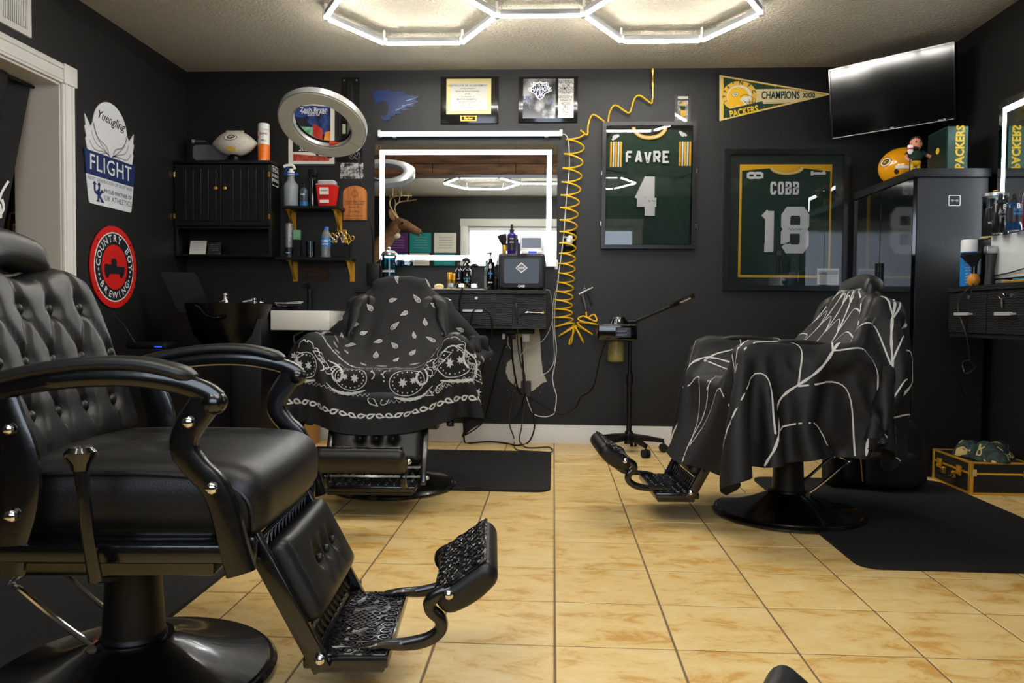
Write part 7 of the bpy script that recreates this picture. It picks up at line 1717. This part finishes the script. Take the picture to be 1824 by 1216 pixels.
t = thing('backpack', 'black backpack with a gold zip on the mat behind the cobweb cape', 'backpack', (1.60, 3.90, .011))
obj('bag_body', MB().pillow((.40,.22,.34), .07, (16,10,14), Matrix.Translation((1.60,3.92,.182)), lambda P: P*np.stack([1+.10*(-P[:,2]/.17), 1+.12*(-P[:,2]/.17), np.ones(len(P))], 1)+np.stack([.008*np.sin(P[:,2]*40), .006*np.sin(P[:,0]*50), .01*np.cos(P[:,0]*12)], 1)), M('bag_fabric',(15,15,16),.75,bump=(90,.002,3)), t, ang=60)
obj('front_pocket', MB().pillow((.24,.07,.17), .03, (10,6,8), Matrix.Translation((1.62,3.80,.11))), M('bag_fabric',(15,15,16),.75,bump=(90,.002,3)), t, ang=60)
obj('zip', MB().sweep(smooth([(1.49,3.80,.05),(1.482,3.80,.12),(1.478,3.81,.20)], 4), .004, n=6), m_gold, t)
obj('side_pouch', MB().pillow((.08,.14,.15), .03, (6,8,8), Matrix.Translation((1.385,3.90,.09))), M('bag_fabric',(15,15,16),.75,bump=(90,.002,3)), t, ang=60)

# --- doorway: curtain and the shelf of the next room
_ca, _cb = onX(46,182,-2.57), onX(0,400,-2.57)
def drape(u_, v_):
    z = DZ-.022-1.5*u_; k = (_ca.z-z)/(_ca.z-_cb.z); yr = min(DY1-.02, _ca.y+(_cb.y-_ca.y)*k); y = DY0+.02+(yr-DY0-.02)*v_; x = -2.57+.022*math.sin(v_*26+u_*1.5)+.010*math.sin(v_*11+3*u_)
    return (x, y, z)
t = thing('black_curtain', 'black curtain with white script hanging inside the doorway', 'curtain', (-2.57, 3.2, .4)); obj('cloth', MB().surf(drape, 30, 70), M('curtain_cloth',(12,12,14),.8,bump=(60,.001,2)), t, ang=70)
def df(u_, v_, h_=0):
    p = drape(u_, v_); return (p[0]+.006+h_, p[1], p[2])
mb = MB()
for q in ([(.33,.975),(.37,.955),(.41,.95),(.44,.96),(.42,.975),(.39,.96)],[(.40,.90),(.43,.93),(.41,.955),(.45,.97)],[(.46,.88),(.48,.92),(.45,.945),(.50,.955)],[(.36,.80),(.40,.84),(.38,.88),(.43,.90)]): mb.stroke(smooth(q, 6), .010, df, 0)
ink(mb, m_inkwhite, t, 'printed_script')
obj('curtain_rod', MB().cyl((-2.57,DY0+.013,DZ-.024),(-2.57,DY1-.013,DZ-.024),.008), m_black, t)
sx = onX(50,420,-3.3); t = thing('storage_shelf', 'dark shelf seen through the doorway', 'shelf', (-3.3, 4.6, 0)); zz = sx.z
zz = .832+(556-424)*.0+.36
yA = 4.75
zz = onY(30,424,yA).z
obj('top_board', MB().box(-3.95,-2.72,yA-.05,yA+.40,zz-.03,zz), m_black, t); obj('legs', MB().box(-3.93,-3.88,yA,yA+.05,0,zz-.03).box(-2.80,-2.75,yA,yA+.05,0,zz-.03), m_black, t)
x0, x1 = onY(22,410,yA).x, onY(70,410,yA).x
t = thing('supply_box', 'cream carton with orange print on the shelf through the doorway', 'box', ((x0+x1)/2, yA+.1, zz)); h = onY(30,398,yA).z-zz
obj('carton', MB().rbox(x0,x1,yA,yA+.14,zz,zz+h,.002,1), M('cream_carton',(216,190,140),.6), t); fr = frame((x0,yA,zz),(1,0,0),(0,0,1)); ink(MB().text('equate', fr, .03, h*.75, .001, .022, bold=.02).flat(rect(.08,.01,.11,.03), fr, .001).stroke([(.012,h*.5),(.06,h*.5)], .006, fr, .001).stroke([(.012,h*.35),(.09,h*.35)], .003, fr, .001), M('orange_print',(190,80,30),.6), t)
x0, x1 = onY(20,390,yA+.2).x, onY(75,390,yA+.2).x
t = thing('wire_basket', 'dark basket with a pale rounded rim behind the cream carton', 'basket', ((x0+x1)/2, yA+.25, zz)); h = onY(30,380,yA+.2).z-zz
obj('basket_body', MB().rbox(x0+.01,x1,yA+.19,yA+.34,zz,zz+h-.012,.01,2), M('dark_blue_fill',(30,34,60),.6,var=(30,(16,16,20),.4,.6)), t); obj('rim', MB().sweep(smooth([(x0-.01,yA+.18,zz+.01),(x0,yA+.18,zz+h*.7),(x0+.03,yA+.18,zz+h),(x1,yA+.18,zz+h)], 5), .007, n=8), M('pale_rim',(190,170,130),.4), t)

# ================================================================== BEHIND THE CAMERA (seen in the mirrors)
# deer trophy on the left wall
t = thing('deer_head_mount', 'antlered deer head mount seen in the mirror', 'deer mount', (XL, .62, 1.45))
fur = M('deer_fur',(122,88,54),.85,bump=(120,.003,3),var=(14,(90,62,38),.4,.65)); wh = M('deer_white',(214,200,176),.85)
Yd = .66; D = lambda a, b, c=0: (XL+a, Yd+c, b)
obj('head_and_neck', MB().sweep(smooth([D(.0,1.50),D(.12,1.54),D(.28,1.64),D(.40,1.76),D(.47,1.86),D(.52,1.925),D(.60,1.925),D(.70,1.875),D(.78,1.835),D(.815,1.825)], 5), [.20,.19,.18,.175,.168,.16,.152,.145,.138,.13,.125,.118,.11,.104,.098,.09,.088,.086,.084,.083,.082,.083,.084,.083,.08,.076,.072,.068,.07,.068,.066,.064,.061,.058,.056,.054,.052,.050,.048,.046,.045,.044,.043,.041,.036,.02], n=16), fur, t, ang=60)
obj('throat_patch', MB().sph(D(.50,1.79),.06,14,8,(1.1,.8,.7)), wh, t); obj('nose', MB().sph(D(.815,1.822),.024,12,8,(.8,1,.8)), m_inkblack, t); obj('muzzle_patch', MB().sph(D(.79,1.805),.026,12,8,(1.1,1,.6)), wh, t)
for s in (-1, 1):
    obj('eye', MB().sph(D(.60,1.935,s*.068),.016,10,8), m_blackgloss, t); obj('ear', MB().sweep(smooth([D(.50,1.98,s*.06),D(.47,2.03,s*.12),D(.46,2.06,s*.17),D(.46,2.07,s*.20)], 3), [.024,.036,.046,.050,.048,.042,.032,.022,.012,.005], .012, 10, side=(0,0,1)), fur, t)
    A_ = smooth([D(.53,2.0,s*.035),D(.48,2.08,s*.10),D(.46,2.17,s*.17),D(.52,2.23,s*.21),D(.63,2.24,s*.20),D(.73,2.25,s*.15)], 5); n_ = len(A_)
    an = MB().sweep(A_, [.016-.012*i/n_ for i in range(n_)], n=8)
    for i, L_ in ((8,.13),(14,.16),(19,.12)): an.sweep([A_[i], (A_[i][0]+.01,A_[i][1]+s*.01,A_[i][2]+L_*.6), (A_[i][0]-.005,A_[i][1]+s*.0,A_[i][2]+L_)], [.010,.007,.002], n=7)
    obj('antler', an, M('antler_bone',(176,148,104),.5), t, ang=60)
obj('shoulder_board', MB().lathe([(.0,0),(.16,0),(.17,.01),(.16,.02),(0,.02)], 28, T=Matrix.Translation((XL,Yd,1.50)) @ Matrix.Rotation(PI/2,4,'Y')), m_plank, t)
# papers pinned beside the window, on the wall behind the camera
ff = frame((0,YF,0), (-1,0,0), (0,0,1))
for (a, b, z0, z1), m, lab in (((-1.62,-1.32,1.665,1.93),m_offwhite,'white licence sheet pinned beside the window'),((-1.95,-1.66,1.665,1.93),M('teal_paper',(10,140,140),.6),'teal notice pinned beside the white sheet'),((-2.26,-1.98,1.665,1.93),M('purple_paper',(90,40,110),.6),'purple notice pinned near the deer mount'),((-1.62,-1.34,1.39,1.655),M('teal_paper',(10,140,140),.6),'teal notice pinned under the white sheet'),((-1.95,-1.68,1.39,1.655),m_offwhite,'white notice pinned under the teal one'),((-2.26,-1.99,1.39,1.655),M('blue_paper',(10,70,150),.6),'blue notice pinned under the purple one')):
    o = solo('notice', MB().prism(rect(-b,z0,-a,z1), ff, .0005, .002), m, lab, 'notice', 'notices beside the window')
    mb = MB()
    for k in range(5): mb.stroke([(-b+.05,z1-.06-.035*k),(-a-.05-.02*(k % 2),z1-.06-.035*k)], .006, ff, .0026)
    ink(mb, m_inkgrey, o, 'notice_text')
